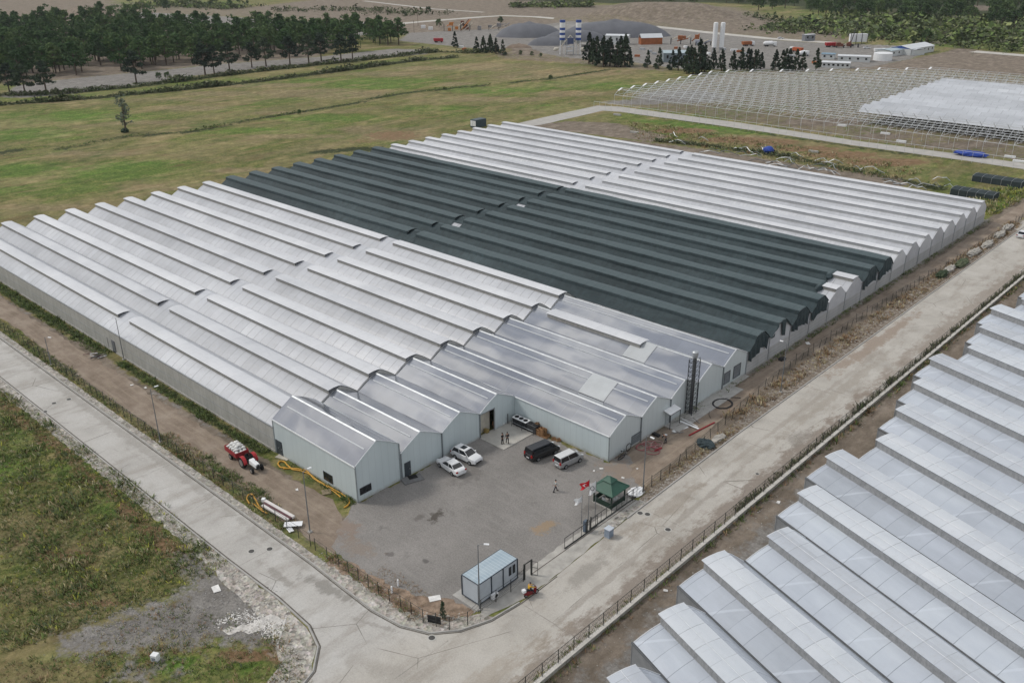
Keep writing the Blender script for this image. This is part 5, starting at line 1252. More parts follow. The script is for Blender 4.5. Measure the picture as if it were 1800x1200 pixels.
# utility box on the verge
ub = thing('utility_box', 'pale blue metal utility box on the verge outside the gate', 'utility box', G(1070, 943)[:2] + (.02,), 0)
m = MB(); m.box((0, 0, .62), (.75, .85, 1.1)); m.build('cabinet', M('pale_blue_metal', (.24, .29, .36), .4), ub, bevel=.02); m = MB(); m.box((0, 0, 1.21), (.85, .95, .07)); m.build('lid', M('pale_blue_lid', (.46, .50, .55), .4), ub)
m = MB(); m.box((0, 0, .03), (.8, .9, .08)); m.build('base', CONC, ub); m = MB(); m.box((.385, 0, .65), (.02, .7, .9)); m.build('door', M('pale_blue_door', (.20, .25, .32), .4), ub)

# ------------------------------------------------------------------ gazebo
GG = M('green_roof', (.028, .085, .060), .5, var=.15); GD = M('dark_green_wood', (.02, .04, .03), .7); gc = (23.0, 21.45)
gz = thing('gazebo', 'square garden gazebo with a two tier dark green roof', 'gazebo', (gc[0], gc[1], 0), 0)
m = MB(); m.add([(-1.75, -1.75, 2.25), (1.75, -1.75, 2.25), (1.75, 1.75, 2.25), (-1.75, 1.75, 2.25), (-.55, -.55, 3.1), (.55, -.55, 3.1), (.55, .55, 3.1), (-.55, .55, 3.1), (-1.75, -1.75, 2.15), (1.75, -1.75, 2.15), (1.75, 1.75, 2.15), (-1.75, 1.75, 2.15)], [(0, 1, 5, 4), (1, 2, 6, 5), (2, 3, 7, 6), (3, 0, 4, 7), (4, 5, 6, 7), (0, 1, 9, 8), (1, 2, 10, 9), (2, 3, 11, 10), (3, 0, 8, 11), (8, 9, 10, 11)]); m.build('roof', GG, gz)
m = MB(); m.loft([[(-.7, -.7, 3.22), (.7, -.7, 3.22), (.7, .7, 3.22), (-.7, .7, 3.22)], [(-.05, -.05, 3.75), (.05, -.05, 3.75), (.05, .05, 3.75), (-.05, .05, 3.75)]]); m.build('top_roof', GG, gz)
m = MB(); m.b2((-.5, -.5, 3.05), (.5, .5, 3.25)); m.build('lantern', GD, gz)
for sx in (-1, 1):
    for sy in (-1, 1):
        m = MB(); m.box((sx * 1.35, sy * 1.35, 1.1), (.14, .14, 2.2)); m.build('post', GD, gz); m = MB(); m.tube([(sx * 1.75, sy * 1.75, 2.29), (sx * .55, sy * .55, 3.13)], .05, 4); m.build('hip_cap', M('green_cap', (.06, .14, .10), .5), gz)
for k in range(4):
    a = k * PI / 2
    if k == 1: continue
    m = MB(); m.box((1.35 * math.cos(a), 1.35 * math.sin(a), .55), (.06 if k % 2 == 0 else 2.6, 2.6 if k % 2 == 0 else .06, .7)); m.build('parapet', GD, gz)
m = MB(); m.box((0, 0, .06), (3.0, 3.0, .12)); m.build('floor', CONC, gz)
tb = thing('garden_table', 'small round dark table standing under the gazebo roof', 'table', (gc[0], gc[1], .12)); m = MB(); m.cyl((0, 0, .72), .5, .05, 16); m.build('tabletop', GD, tb); m = MB(); m.cyl((0, 0, .35), .06, .7, 8); m.build('leg', GD, tb)
for k in range(3):
    ch_ = thing('garden_chair', 'pale plastic garden chair at the table under the gazebo', 'chair', (gc[0] + .8 * math.cos(k * 2.1 + .3), gc[1] + .8 * math.sin(k * 2.1 + .3), .12), k * 2.1 + .3, 'chairs under the gazebo')
    m = MB(); m.box((0, 0, .44), (.42, .42, .04)); m.build('seat', WHITE, ch_); m = MB(); m.box((.2, 0, .68), (.04, .42, .44)); m.build('backrest', WHITE, ch_)
    for sx in (-1, 1):
        for sy in (-1, 1): m = MB(); m.box((sx * .17, sy * .17, .21), (.04, .04, .42)); m.build('leg', WHITE, ch_)

# ------------------------------------------------------------------ chimney
ck = thing('chimney', 'dark steel flue stack in a lattice mast beside the hall', 'chimney', (18.0, 47.7, 0), world=True)
def CK(x, y, z): return (x, y, z)
m = MB(); m.tube([(18.0, 47.7, .1), (18.0, 47.7, 9.2)], .28, 12); m.build('flue', M('flue_steel', (.12, .125, .13), .35, .6), ck, smooth=False)
m = MB(); m.tube([(18.0, 47.7, 9.2), (18.0, 47.7, 9.5), (18.0, 47.7, 10.1), (18.0, 47.7, 10.25)], [.28, .42, .48, .3], 14); m.build('cowl', GALV, ck)
for sx in (-1, 1):
    for sy in (-1, 1): m = MB(); m.tube([(18 + sx * .55, 47.7 + sy * .62, 0), (18 + sx * .55, 47.7 + sy * .62, 9.0)], .06, 5); m.build('leg', DARKST, ck)
m = MB()
for k in range(12):
    z = .4 + k * .74
    for sx in (-1, 1): m.tube([(18 + sx * .55, 47.08, z), (18 + sx * .55, 48.32, z + .7)], .03, 3); m.tube([(18 + sx * .55, 48.32, z), (18 + sx * .55, 47.08, z + .7)], .03, 3)
    for sy in (-1, 1): m.tube([(17.45, 47.7 + sy * .62, z), (18.55, 47.7 + sy * .62, z + .7)], .03, 3); m.tube([(17.45, 47.7 + sy * .62, z), (18.55, 47.7 + sy * .62, z)], .03, 3)
m.build('lattice', DARKST, ck, norm=False)
m = MB(); m.box((18.0, 47.7, .09), (2.0, 2.4, .18)); m.build('base', CONC, ck)

# ------------------------------------------------------------------ things on the pad
ch1 = thing('chiller', 'black cooling unit with white top and three fan openings on the concrete pad', 'cooling unit', (2.1, 28.0, .12))
m = MB(); m.box((0, 0, .62), (2.6, 1.0, 1.1)); m.build('case', M('unit_black', (.025, .027, .03), .5), ch1, bevel=.03); m = MB(); m.box((0, 0, 1.21), (2.7, 1.1, .08)); m.build('top', WHITE, ch1)
for x in (-.85, 0, .85): m = MB(); m.cyl((x, 0, 1.27), .34, .05, 16); m.build('fan', RUBBER, ch1)
ch2 = thing('chiller', 'dark cooling unit with two fan openings, beside the white topped one', 'cooling unit', (4.35, 28.05, .12))
m = MB(); m.box((0, 0, .6), (1.75, .95, 1.15)); m.build('case', M('unit_dark', (.04, .042, .045), .5), ch2, bevel=.03)
for x in (-.42, .42): m = MB(); m.cyl((x, 0, 1.2), .32, .06, 16); m.build('fan', RUBBER, ch2)
rl = thing('railing', 'low steel pipe railing in front of the cooling units', 'railing', (3, 27.1, .12))
m = MB(); m.tube([(-2, 0, .7), (2.2, 0, .7)], .03, 5); m.build('rail', GALV, rl)
for x in (-2, 0, 2.2): m = MB(); m.tube([(x, 0, 0), (x, 0, .9)], .035, 5); m.build('post', DARKST, rl)
for (x, y, h_, lb) in ((5.3, 28.2, 1.9, 'thin dark post standing beside the dark cooling unit'), (.2, 27.2, 1.7, 'thin dark post standing beside the wooden bench')):
    o = MB().tube([(0, 0, 0), (0, 0, h_)], .06, 6).build('steel_post', DARKST); tag(o, lb, 'post'); o.location = (x, y, .05)
WOOD = M('orange_wood', (.30, .15, .075), .7, var=.25, scale=4)
a = G(875, 750); bn = thing('wooden_bench', 'orange brown wooden bench at the doorway of the hall', 'bench', (a[0], a[1], .12), PI / 2)
m = MB(); m.box((0, 0, .45), (1.7, .5, .07)); m.build('seat', WOOD, bn); m = MB(); m.box((0, .24, .75), (1.7, .06, .5)); m.build('backrest', WOOD, bn)
for x in (-.7, .7): m = MB(); m.box((x, 0, .21), (.08, .45, .42)); m.build('leg', WOOD, bn)
o = MB().blob((0, 0, .2), (.3, .25, .2), 2, .1).build('white_bag', WHITE, smooth=True); tag(o, 'small white bag lying beside the wooden bench', 'bag'); o.location = G(884, 747)[:2] + (.12,)
a = G(862, 745); o = MB().blob((0, 0, .2), (.55, .35, .35), 2, .25).build('hay_heap', M('straw_heap', (.28, .21, .08), .95, var=.3)); tag(o, 'heap of yellowish straw just inside the doorway', 'straw heap'); o.location = (-.45, 23.4, .12)
# fruit crates
rc = random.Random(3); cr0 = None; cps = []
CRW = M('crate_wood', (.30, .17, .085), .8, var=.3, scale=3)
a = G(950, 765)
for i in range(4):
    for j in range(2):
        for k in range(rc.choice((2, 3, 3, 4)) if i < 3 else 1): cps.append((a[0] + (i - 1.5) * .68 + rc.uniform(-.06, .06), a[1] + (j - .2) * .55, .03 + k * .36, rc.uniform(-.25, .25)))
cps += [(a[0] + 2.2, a[1] + .3, .03, .6), (a[0] + 2.9, a[1] + .5, .03, 1.2)]
for i, (x, y, z, r_) in enumerate(cps):
    if cr0 is None:
        cr0 = thing('wooden_crate', 'brown slatted wooden crate heaped with others by the hall wall', 'crate', (x, y, z), r_, 'brown crates beside the hall wall')
        m = MB(); m.box((0, 0, .03), (.6, .45, .03)); m.build('bottom', CRW, cr0)
        for s in (-1, 1):
            m = MB(); [m.box((0, s * .22, .09 + q * .1), (.6, .02, .075)) for q in range(3)]; m.build('side', CRW, cr0); m = MB(); m.box((s * .29, 0, .18), (.02, .42, .3)); m.build('end', CRW, cr0)
    else: dup(cr0, (x, y, z), r_)

# ------------------------------------------------------------------ hoses, pipes and litter
def hose(name, P, r, mat, label, cat='hose', closed=False, z=None, group=None, px=True):
    pts = [Vector(G(q[0], q[1]) if px else (q[0], q[1], 0)) for q in P]; sm = []
    n = len(pts)
    for i in range(n if closed else n - 1):
        p0, p1, p2, p3 = (pts[(i + k) % n] if closed else pts[min(max(i + k, 0), n - 1)] for k in (-1, 0, 1, 2))
        for s in range(5):
            u = s / 5; sm.append(.5 * ((2 * p1) + (-p0 + p2) * u + (2 * p0 - 5 * p1 + 4 * p2 - p3) * u * u + (-p0 + 3 * p1 - 3 * p2 + p3) * u ** 3))
    if not closed: sm.append(pts[-1])
    c = sm[0].copy(); m = MB(); m.tube([(q.x - c.x, q.y - c.y, r + .03 + .02 * math.sin(i)) for i, q in enumerate(sm)], r, 6, closed=closed)
    o = m.build(name, mat, smooth=True); o.location = (c.x, c.y, 0); return tag(o, label, cat, group)
YH = M('yellow_hose', (.50, .27, .04), .5, var=.12)
hose('yellow_hose', [(503, 823), (493, 822), (489, 816), (493, 812), (500, 813), (507, 820), (515, 826), (530, 829), (545, 835), (560, 847), (575, 855), (590, 863), (605, 872), (614, 880), (613, 888), (605, 893)], .11, YH, 'thick yellow hose looped along the foot of the taller bay, outer strand')
hose('yellow_hose', [(498, 825), (512, 824), (530, 826), (541, 830), (553, 843), (568, 852), (586, 864), (600, 876)], .10, YH, 'thick yellow hose lying beside the looped one, inner strand')
hose('yellow_hose', [(462, 897), (455, 890), (450, 880), (443, 870), (437, 871), (434, 878), (439, 886)], .10, YH, 'yellow hose bent in a loop in the weeds of the left fence')
hose('yellow_hose', [(445, 886), (460, 898), (470, 903)], .09, YH, 'short piece of yellow hose at the end of the white pipes')
BH = M('black_hose', (.02, .02, .022), .6)
cx0 = G(1270, 710)
for k in range(3):
    hose('black_hose_coil', [(cx0[0] + (1.25 + k * .09) * math.cos(a) * 1.0, cx0[1] + (1.55 + k * .09) * math.sin(a)) for a in [i * PI / 6 for i in range(12)]], .06, BH, ('inner', 'middle', 'outer')[k] + ' turn of the black pipe coil on the dirt track', 'pipe coil', True, px=False)
hose('black_hose', [(1272, 702), (1285, 699), (1302, 700)], .05, BH, 'tail of black pipe running from the coil')
hose('black_hose', [(1248, 722), (1246, 728), (1249, 735)], .03, BH, 'short black hose curled near the pipe coil')
RH = M('red_hose', (.32, .10, .11), .6, var=.2); PK = M('pink_hose', (.42, .28, .27), .6, var=.2)
rh = random.Random(6); rc_ = G(1142, 786)
for k in range(9):
    ox, oy, r_ = rh.uniform(-.9, .9), rh.uniform(-1.2, 1.2), rh.uniform(.4, .9)
    o = hose('red_hose', [(rc_[0] + ox + r_ * math.cos(a) * rh.uniform(.8, 1.2), rc_[1] + oy + r_ * 1.2 * math.sin(a) * rh.uniform(.8, 1.2)) for a in [i * PI / 4 for i in range(8)]], .045, RH if k < 6 else PK, 'loop of thin red hose in the tangle beside the hall' if k < 6 else 'loop of pale pink hose in the tangle beside the hall', 'hose', True, px=False, group='tangled red hoses' if k < 6 else 'pale pink hose loops')
def bar(name, a, b, w, h, mat, label, cat, z=.03, px=True, group=None):
    A = Vector(G(*a) if px else (*a, 0)); B = Vector(G(*b) if px else (*b, 0)); d = B - A; c = (A + B) / 2
    m = MB(); m.box((0, 0, h / 2), (d.length, w, h)); o = m.build(name, mat); o.location = (c.x, c.y, z); o.rotation_euler = (0, 0, math.atan2(d.y, d.x)); return tag(o, label, cat, group)
REDS = M('red_steel_bar', (.25, .02, .025), .5)
bar('red_beam', (1211, 766), (1256, 743), .16, .14, REDS, 'long red steel beam lying on the dirt track', 'beam')
bar('red_beam', (1151, 793), (1163, 788), .2, .16, REDS, 'short red steel beam beside the tangled hoses', 'beam')
bar('white_plank', (1194, 741), (1228, 755), .35, .05, WHITE, 'white plank crossing over the other white sheet', 'plank', z=.14)
bar('white_plank', (1198, 738), (1226, 752), .12, .06, WHITE, 'thin white plank in the heap beside the chimney', 'plank', z=.21)
bar('white_sheet', (1183, 759), (1208, 750), .6, .06, WHITE, 'white panel offcut on the ground by the hall doorway', 'panel')
bar('white_sheet', (1165, 767), (1172, 764), .3, .1, WHITE, 'small white scrap beside the bending person', 'scrap')
bar('black_scrap', (1148, 763), (1159, 768), .5, .3, BH, 'black sheeting heaped at the hall wall', 'sheeting')
GP = M('grey_plank', (.22, .21, .20), .8, var=.3)
for i, (a, b) in enumerate((((1180, 745), (1205, 735)), ((1188, 750), (1215, 738)), ((1195, 731), (1222, 742)), ((1186, 757), (1196, 762)), ((1203, 728), (1219, 731)), ((1215, 733), (1230, 744)), ((1180, 762), (1202, 760)))):
    bar('grey_plank', a, b, .14, .07, GP, 'weathered grey plank scattered beside the chimney foot', 'plank', z=.03 + .005 * i, group='grey planks by the chimney')
# white pipes and boards by the left fence
PW = M('pinkish_white', (.60, .57, .55), .6, var=.08); DRB = M('dark_red_board', (.11, .05, .055), .7)
for i, (a, b, w_, m_, lb) in enumerate((((466, 885), (517, 914), .42, PW, 'long pale board in the stack by the fence, on the track side'), ((464, 889), (512, 916), .30, DRB, 'dark red board between the two pale boards'), ((462, 892), (507, 918), .38, PW, 'long pale board in the stack by the fence, on the road side'))):
    bar('pipe_bundle', a, b, w_, .28 - .05 * i, m_, lb, 'board', z=.3)
    
for i, (a, b, w_, lb) in enumerate((((500, 926), (532, 924), .95, 'bright white panel leaning on the fence post'), ((503, 922), (513, 936), .6, 'white panel scrap under the bright white one'))):
    bar('white_sheet', a, b, w_, .05, WHITE, lb, 'panel', z=.35 - .2 * i)
bar('white_block', (461, 884), (467, 884), .5, .45, WHITE, 'white block at the head of the pale boards', 'block', z=.25)
ss = None
bar('wooden_pallet', (566, 867), (582, 864), 1.1, .14, M('pallet_wood', (.22, .18, .12), .9, var=.2), 'low wooden pallet beside the yellow hose', 'pallet')
bar('door_slab', (489, 800), (510, 806), 1.3, .08, M('door_slab_c', (.44, .41, .35), .9), 'pale concrete step in front of the dark side door', 'step') 
bar('door_ramp', (708, 848), (742, 838), 1.6, .16, M('ramp_grey', (.16, .16, .16), .9), 'dark grey ramp plate before the hall door', 'ramp')
dm = bar('door_mat', (718, 842), (733, 838), .9, .03, RUBBER, 'black mat lying on the ramp plate', 'mat', z=.192)
# little white litter, stones and lids
lit = [(256, 682, .5, 'white scrap on the left dirt track near the fence'), (232, 677, .5, 'round white scrap on the left dirt track'), (522, 861, .5, 'white scrap of paper on the track near the tall lamp post'), (1057, 824, .5, 'pinkish scrap near the silver van, the rear one'), (1044, 828, .35, 'white scrap near the silver van, the front one'),
       (1095, 840, .4, 'white scrap behind the gazebo'), (1120, 748 + 76, .3, 'small pale scrap on the dirt by the hall corner'), (380, 1035, 1.2, 'square white board lying on the rubble of the field'), (764, 1052, 1.3, 'square cream lid on the orange weeds'), (1420, 604, 1.0, 'white sheet dropped beside the end wall of the greenhouse'), (1170, 1038, .5, 'white scrap in the weeds beyond the road wall'), (1368, 883, .6, 'white scrap on the dirt before the blue greenhouse')]
for i, (x, y, s, lb) in enumerate(lit):
    m = MB(); m.add([(-s / 2, -s * .35, .02), (s / 2, -s * .3, .05), (s * .45, s * .35, .03), (-s * .5, s * .3, .07), (-s / 2, -s * .35, -.02), (s / 2, -s * .3, .0), (s * .45, s * .35, -.01), (-s * .5, s * .3, .02)], [(0, 1, 2, 3), (4, 7, 6, 5), (0, 4, 5, 1), (1, 5, 6, 2), (2, 6, 7, 3), (3, 7, 4, 0)])
    o = m.build('litter', M('litter_white', (.66, .65, .63), .7)); o.location = G(x, y)[:2] + (.06,); o.rotation_euler = (0, 0, i * 1.3); tag(o, lb, 'litter')
b_ = thing('white_box', 'small white box standing in the field weeds', 'box', G(274, 1160), .5); m = MB(); m.box((0, 0, .42), (.7, .6, .8)); m.build('case', WHITE, b_, bevel=.03); m = MB(); m.box((.0, -.32, .4), (.4, .03, .35)); m.build('panel', M('grey_panel', (.25, .27, .3), .5), b_)
# manholes
MHR = M('manhole_ring', (.44, .43, .40), .9, var=.1); MHC = M('manhole_iron', (.07, .068, .065), .7)
for i, (x, y, lb) in enumerate(((95, 709, 'round manhole on the left road, farther left of the two far ones'), (121, 702, 'round manhole on the left road, farther right of the two far ones'), (79, 724, 'dark manhole at the field side kerb of the left road'), (442, 969, 'manhole with pale ring near the white panel, nearer the field'), (474, 965, 'manhole in pale patched concrete below the white panel'), (1125, 902, 'dark manhole of the pair outside the gazebo, nearer the yard'), (1138, 904, 'manhole with pale ring of the pair outside the gazebo'), (1174, 931, 'manhole with pale ring in the middle of the right road'), (759, 1121, 'dark drain grate at the curved kerb'), (1331, 833, 'drain cover on the right road beyond the dark stain'))):
    t = thing('manhole', lb, 'manhole', G(x, y)[:2] + (.04,)); m = MB(); m.cyl((0, 0, .012), .46 if i < 9 else .3, .02, 20); m.build('ring', MHR, t); m = MB(); m.cyl((0, 0, .02), .33 if i < 9 else .22, .03, 16); m.build('cover', MHC, t)
# dark green net bundles and white heaps on the verge
for i, (x, y, s, mt, lb, ct) in enumerate(((1240, 783, (1.3, 1.0, .55), SHADE, 'heap of dark green netting on the road verge', 'netting'), (1262, 772, (.6, 1.7, .3), STONE, 'pale heap of rubble beyond the dark netting', 'rubble heap'), (1118, 866, (.8, 1.2, .35), WHITE, 'white sheet heaped against the lamp post foot', 'sheet'),
    (1668, 476, (.8, 3.0, .6), STONE, 'pale sacks heaped on the verge, nearest of the row', 'heap'), (1712, 446, (.9, 3.4, .7), STONE, 'pale sacks heaped on the verge, second of the row', 'heap'), (1735, 432, (.8, 3.4, .6), STONE, 'pale sacks heaped on the verge, third of the row', 'heap'), (1757, 415, (.9, 3.0, .7), STONE, 'pale sacks heaped on the verge, fourth of the row', 'heap'), (1770, 402, (.9, 3.4, .6), STONE, 'pale sacks heaped on the verge, farthest of the row', 'heap'),
    (1690, 465, (.9, 3.6, .7), BUSH, 'dark brownish bush on the road verge', 'bush'), (1655, 485, (.9, 2.6, .7), BUSH, 'low dark bush at the end of the road verge weeds', 'bush'), (1375, 632, (.5, .8, .3), BH, 'black bag at the foot of the greenhouse end wall', 'bag'))):
    o = MB().blob((0, 0, s[2] * .5), s, 3, .22, random.Random(i)).build('verge_heap' if i else 'net_heap', mt); tag(o, lb, ct); o.location = G(x, y)
# debris heap at the left
a = G(172, 626); rd = random.Random(12)
for i in range(12):
    o = MB().box((0, 0, 0), (rd.uniform(1, 3), .12, .06)).build('timber', (GP, WHITE, DRB, DARKST)[i % 4]); o.location = (a[0] + rd.uniform(-1.6, 1.6), a[1] + rd.uniform(-.9, .9), .1 + .03 * i); o.rotation_euler = (rd.uniform(-.2, .2), rd.uniform(-.15, .15), rd.uniform(.2, 2.2))
    tag(o, ('weathered grey', 'white painted', 'dark reddish', 'blackened')[i % 4] + ' timber in the scrap heap by the greenhouse seam', 'timber', ('grey', 'white', 'reddish', 'black')[i % 4] + ' timbers in the scrap heap')
# bicycle and wheel rims by the hall corner
by = thing('bicycle', 'bicycle leaning against the hall wall near the louvre', 'bicycle', (17.75, 31.2, .03), PI / 2)
for x in (-.52, .52):
    m = MB(); m.tube([(x + .34 * math.cos(a), 0, .35 + .34 * math.sin(a)) for a in [i * PI / 8 for i in range(16)]], .03, 4, closed=True); m.build('wheel', RUBBER, by)
m = MB(); 
for a, b in (((-.52, 0, .35), (-.15, 0, .8)), ((-.15, 0, .8), (.4, 0, .85)), ((-.05, 0, .32), (.4, 0, .85)), ((-.52, 0, .35), (-.05, 0, .32)), ((-.05, 0, .32), (-.15, 0, .9)), ((.4, 0, .95), (.52, 0, .35))): m.tube([a, b], .02, 4)
m.build('frame', DARKST, by, norm=False); m = MB(); m.box((-.16, 0, .93), (.25, .14, .05)); m.build('saddle', RUBBER, by); m = MB(); m.tube([(.38, -.25, 1.0), (.38, .25, 1.0)], .02, 4); m.build('handlebar', DARKST, by)
for i, (x, y, z, r_) in enumerate(((17.5, 33.0, .5, .55), (18.1, 30.6, .25, .8))):
    m = MB(); m.tube([(0, r_ * math.cos(a), r_ * math.sin(a) * (1 if i == 0 else .3)) for a in [k * PI / 10 for k in range(20)]], .06, 5, closed=True); o = m.build('hose_coil', BH if i else DARKST); o.location = (x, y, z + .1); tag(o, ('dark ring leaning upright against the hall wall', 'black hose ring on the ground at the hall corner')[i], 'hose coil')

cy = thing('young_cypress', 'young dark cypress beside the fence at the yard corner', 'tree', G(779, 1086)); m = MB(); m.tube([(0, 0, 0), (0, 0, 1.2)], .04, 5); m.build('trunk', BARK, cy)
m = MB(); ry = random.Random(2)
for i in range(260):
    z = ry.uniform(.15, 2.2); r = .42 * (1 - z / 2.4) ** .6 * ry.random() ** .5; a_ = ry.random() * 6.3; A = Vector((ry.gauss(0, 1), ry.gauss(0, 1), ry.gauss(0, 1))).normalized() * .1; B = Vector((ry.gauss(0, 1), ry.gauss(0, 1), ry.gauss(0, 1))).normalized() * .08; p_ = Vector((r * math.cos(a_), r * math.sin(a_), z)); m.add([p_ - A, p_ + B, p_ + A, p_ - B], [(0, 1, 2, 3)])
m.build('crown', CONIF, cy, norm=False)
bar('dark_mesh_panel', (752, 1092), (775, 1097), .08, .9, BH, 'dark mesh panel leaning inside the corner fence', 'panel')
for i, (x, y, lb) in enumerate(((700, 1030, 'small white marker post inside the curved yard fence'), (689, 1042, 'white marker post at the curved yard fence'))):
    o = MB().box((0, 0, .45), (.16, .16, .9)).build('marker_post', WHITE); o.location = G(x, y); tag(o, lb, 'post')
# ------------------------------------------------------------------ trees
def crown_mesh(kind, rnd, n):
    m = MB()
    def leafs(c, rad, k, s, fl=.8):
        for _ in range(k):
            d = Vector((rnd.gauss(0, 1), rnd.gauss(0, 1), rnd.gauss(0, fl))); d = d.normalized() * rad * rnd.random() ** .4
            p = Vector(c) + Vector((d.x, d.y, d.z * fl)); A = Vector((rnd.gauss(0, 1), rnd.gauss(0, 1), rnd.gauss(0, .7))).normalized(); B = A.cross(Vector((rnd.gauss(0, 1), rnd.gauss(0, 1), rnd.gauss(0, 1)))).normalized(); q = s * rnd.uniform(.6, 1.3)
            m.add([p - A * q, p + B * q * .7, p + A * q, p - B * q * .7], [(0, 1, 2, 3)])
    if kind == 'pine':
        for i in range(n):
            z = rnd.uniform(.30, 1.0); r = 3.6 * min(1, max(.08, (1.02 - z) / .5)) * min(1, (z - .2) / .18) * rnd.uniform(.35, 1); a = rnd.random() * 6.3
            leafs((r * math.cos(a), r * math.sin(a), z * 9.2), rnd.uniform(.8, 1.3), 30, .36, .6)
    elif kind == 'cone':
        for i in range(n):
            z = rnd.uniform(.05, 1.0) ; r = 2.5 * (1 - z) ** .8 * rnd.uniform(.6, 1); a = rnd.random() * 6.3
            leafs((r * math.cos(a), r * math.sin(a), z * 8.8 + .3), .55 * (1.25 - z), 22, .36, 1.0)
    elif kind == 'thin':
        for i in range(n):
            z = rnd.uniform(.2, 1.0); r = 1.7 * rnd.uniform(.2, 1); a = rnd.random() * 6.3
            leafs((r * math.cos(a), r * math.sin(a), z * 8.5), .5, 9, .26, 1.0)
    else:
        for i in range(n):
            a = rnd.random() * 6.3; z = rnd.uniform(.25, 1); r = 3.0 * math.sin(min(1, (1.12 - z) * 1.6) * 1.57) * rnd.uniform(.5, 1)
            leafs((r * math.cos(a), r * math.sin(a), z * 7.0), rnd.uniform(.9, 1.5), 34, .36, .8)
    return m
def tree_proto(kind, seed, mat, n, th, name, label, grp):
    rnd = random.Random(seed); t = thing(name, label, 'tree', (0, 0, 0), group=grp)
    m = MB(); lean = rnd.uniform(-.3, .3); m.tube([(0, 0, -.1), (lean * .4, 0, th * .4), (lean, .1, th * .75), (lean, .1, th)], [.26, .2, .12, .05], 6)
    for i in range(5 if kind != 'cone' else 0):
        a = rnd.random() * 6.3; z = th * rnd.uniform(.4, .8); m.tube([(lean * .7, 0, z), (lean * .7 + 1.1 * math.cos(a), 1.1 * math.sin(a), z + .7), (lean * .7 + 2 * math.cos(a), 2 * math.sin(a), z + 1.0)], [.09, .06, .03], 4)
    m.build('trunk', BARK, t); crown_mesh(kind, rnd, n).build('crown', mat, t, norm=False); return t
rt = random.Random(21)
def grow(protos, pts, label=None, group=None, s=(.85, 1.15), used=None):
    used = used if used is not None else grow.used
    for q in pts:
        p = rt.choice(protos); k = rt.uniform(*s) * (q[3] if len(q) > 3 else 1); rz = rt.random() * 6.3; lb = q[2] if len(q) > 2 and q[2] else label
        if id(p) not in used:
            used.add(id(p)); p.location = (q[0], q[1], 0); p.rotation_euler = (0, 0, rz); p.scale = (k, k, k); p['label'] = lb
            if group: p['group'] = group
        else: dup(p, (q[0], q[1], 0), rz, lb, group, s=k)
grow.used = set()
def inpoly_px(P, n, rnd, mind):
    f = tri_px(P); out = []; tries = 0
    xs = [q[0] for q in P]; ys = [q[1] for q in P]
    while len(out) < n and tries < n * 60:
        tries += 1; px, py = rnd.uniform(min(xs), max(xs)), rnd.uniform(min(ys), max(ys)); ins = False
        for i in range(len(P)):
            a, b = P[i], P[(i + 1) % len(P)]
            if (a[1] > py) != (b[1] > py) and px < (b[0] - a[0]) * (py - a[1]) / (b[1] - a[1]) + a[0]: ins = not ins
        if not ins: continue
        g = G(px, py)
        if all((g[0] - o[0]) ** 2 + (g[1] - o[1]) ** 2 > mind ** 2 for o in out): out.append(g[:2])
    return out
GP_ = 'pines of the plantation'
pines = [tree_proto('pine', i, PINE, 40, 8.2, 'pine_tree', 'dark green pine standing in the dense plantation beyond the field', GP_) for i in (1, 2, 3, 4)]
grow(pines, inpoly_px([(-60, 150), (0, 146), (110, 135), (240, 125), (330, 115), (400, 106), (560, 98), (625, 90), (705, 80), (690, 68), (600, 62), (500, 60), (430, 58), (300, 50), (240, 34), (120, 40), (0, 58), (-60, 60)], 285, rt, 6.0), 'dark green pine standing in the dense plantation beyond the field', GP_, s=(1.4, 1.85))
# the rest of the plantation, behind the pines that show largest
mass = MB(); rmp = random.Random(77)
for (x, y) in inpoly_px([(-60, 140), (0, 138), (110, 128), (240, 116), (400, 98), (560, 90), (700, 78), (690, 68), (600, 60), (500, 57), (430, 55), (300, 46), (240, 30), (120, 34), (0, 48), (-60, 50)], 150, rmp, 5.0):
    k = rmp.uniform(1.35, 1.8); mass.tube([(x, y, 0), (x, y, 6 * k)], [.22, .08], 4)
    for i in range(15):
        z = rmp.uniform(.3, 1.0); r = 3.4 * max(.15, 1 - ((z - .55) / .5) ** 2) ** .5 * rmp.uniform(.3, 1) * k; a = rmp.random() * 6.3; cx, cy, cz = x + r * math.cos(a), y + r * math.sin(a), z * 9 * k
        for _ in range(9):
            A = Vector((rmp.gauss(0, 1), rmp.gauss(0, 1), rmp.gauss(0, .7))).normalized(); B = A.cross(Vector((rmp.gauss(0, 1), rmp.gauss(0, 1), rmp.gauss(0, 1)))).normalized(); q = .75 * rmp.uniform(.6, 1.2)
            p = Vector((cx + rmp.gauss(0, .6), cy + rmp.gauss(0, .6), cz + rmp.gauss(0, .5))); mass.add([p - A * q, p + B * q * .7, p + A * q, p - B * q * .7], [(0, 1, 2, 3)])
struct(mass.build('plantation', PINE, norm=False), 'stuff')
pc = [tree_proto('pine', i, CONIF, 36, 8.0, 'pine_tree', 'x', None) for i in (5, 6)]
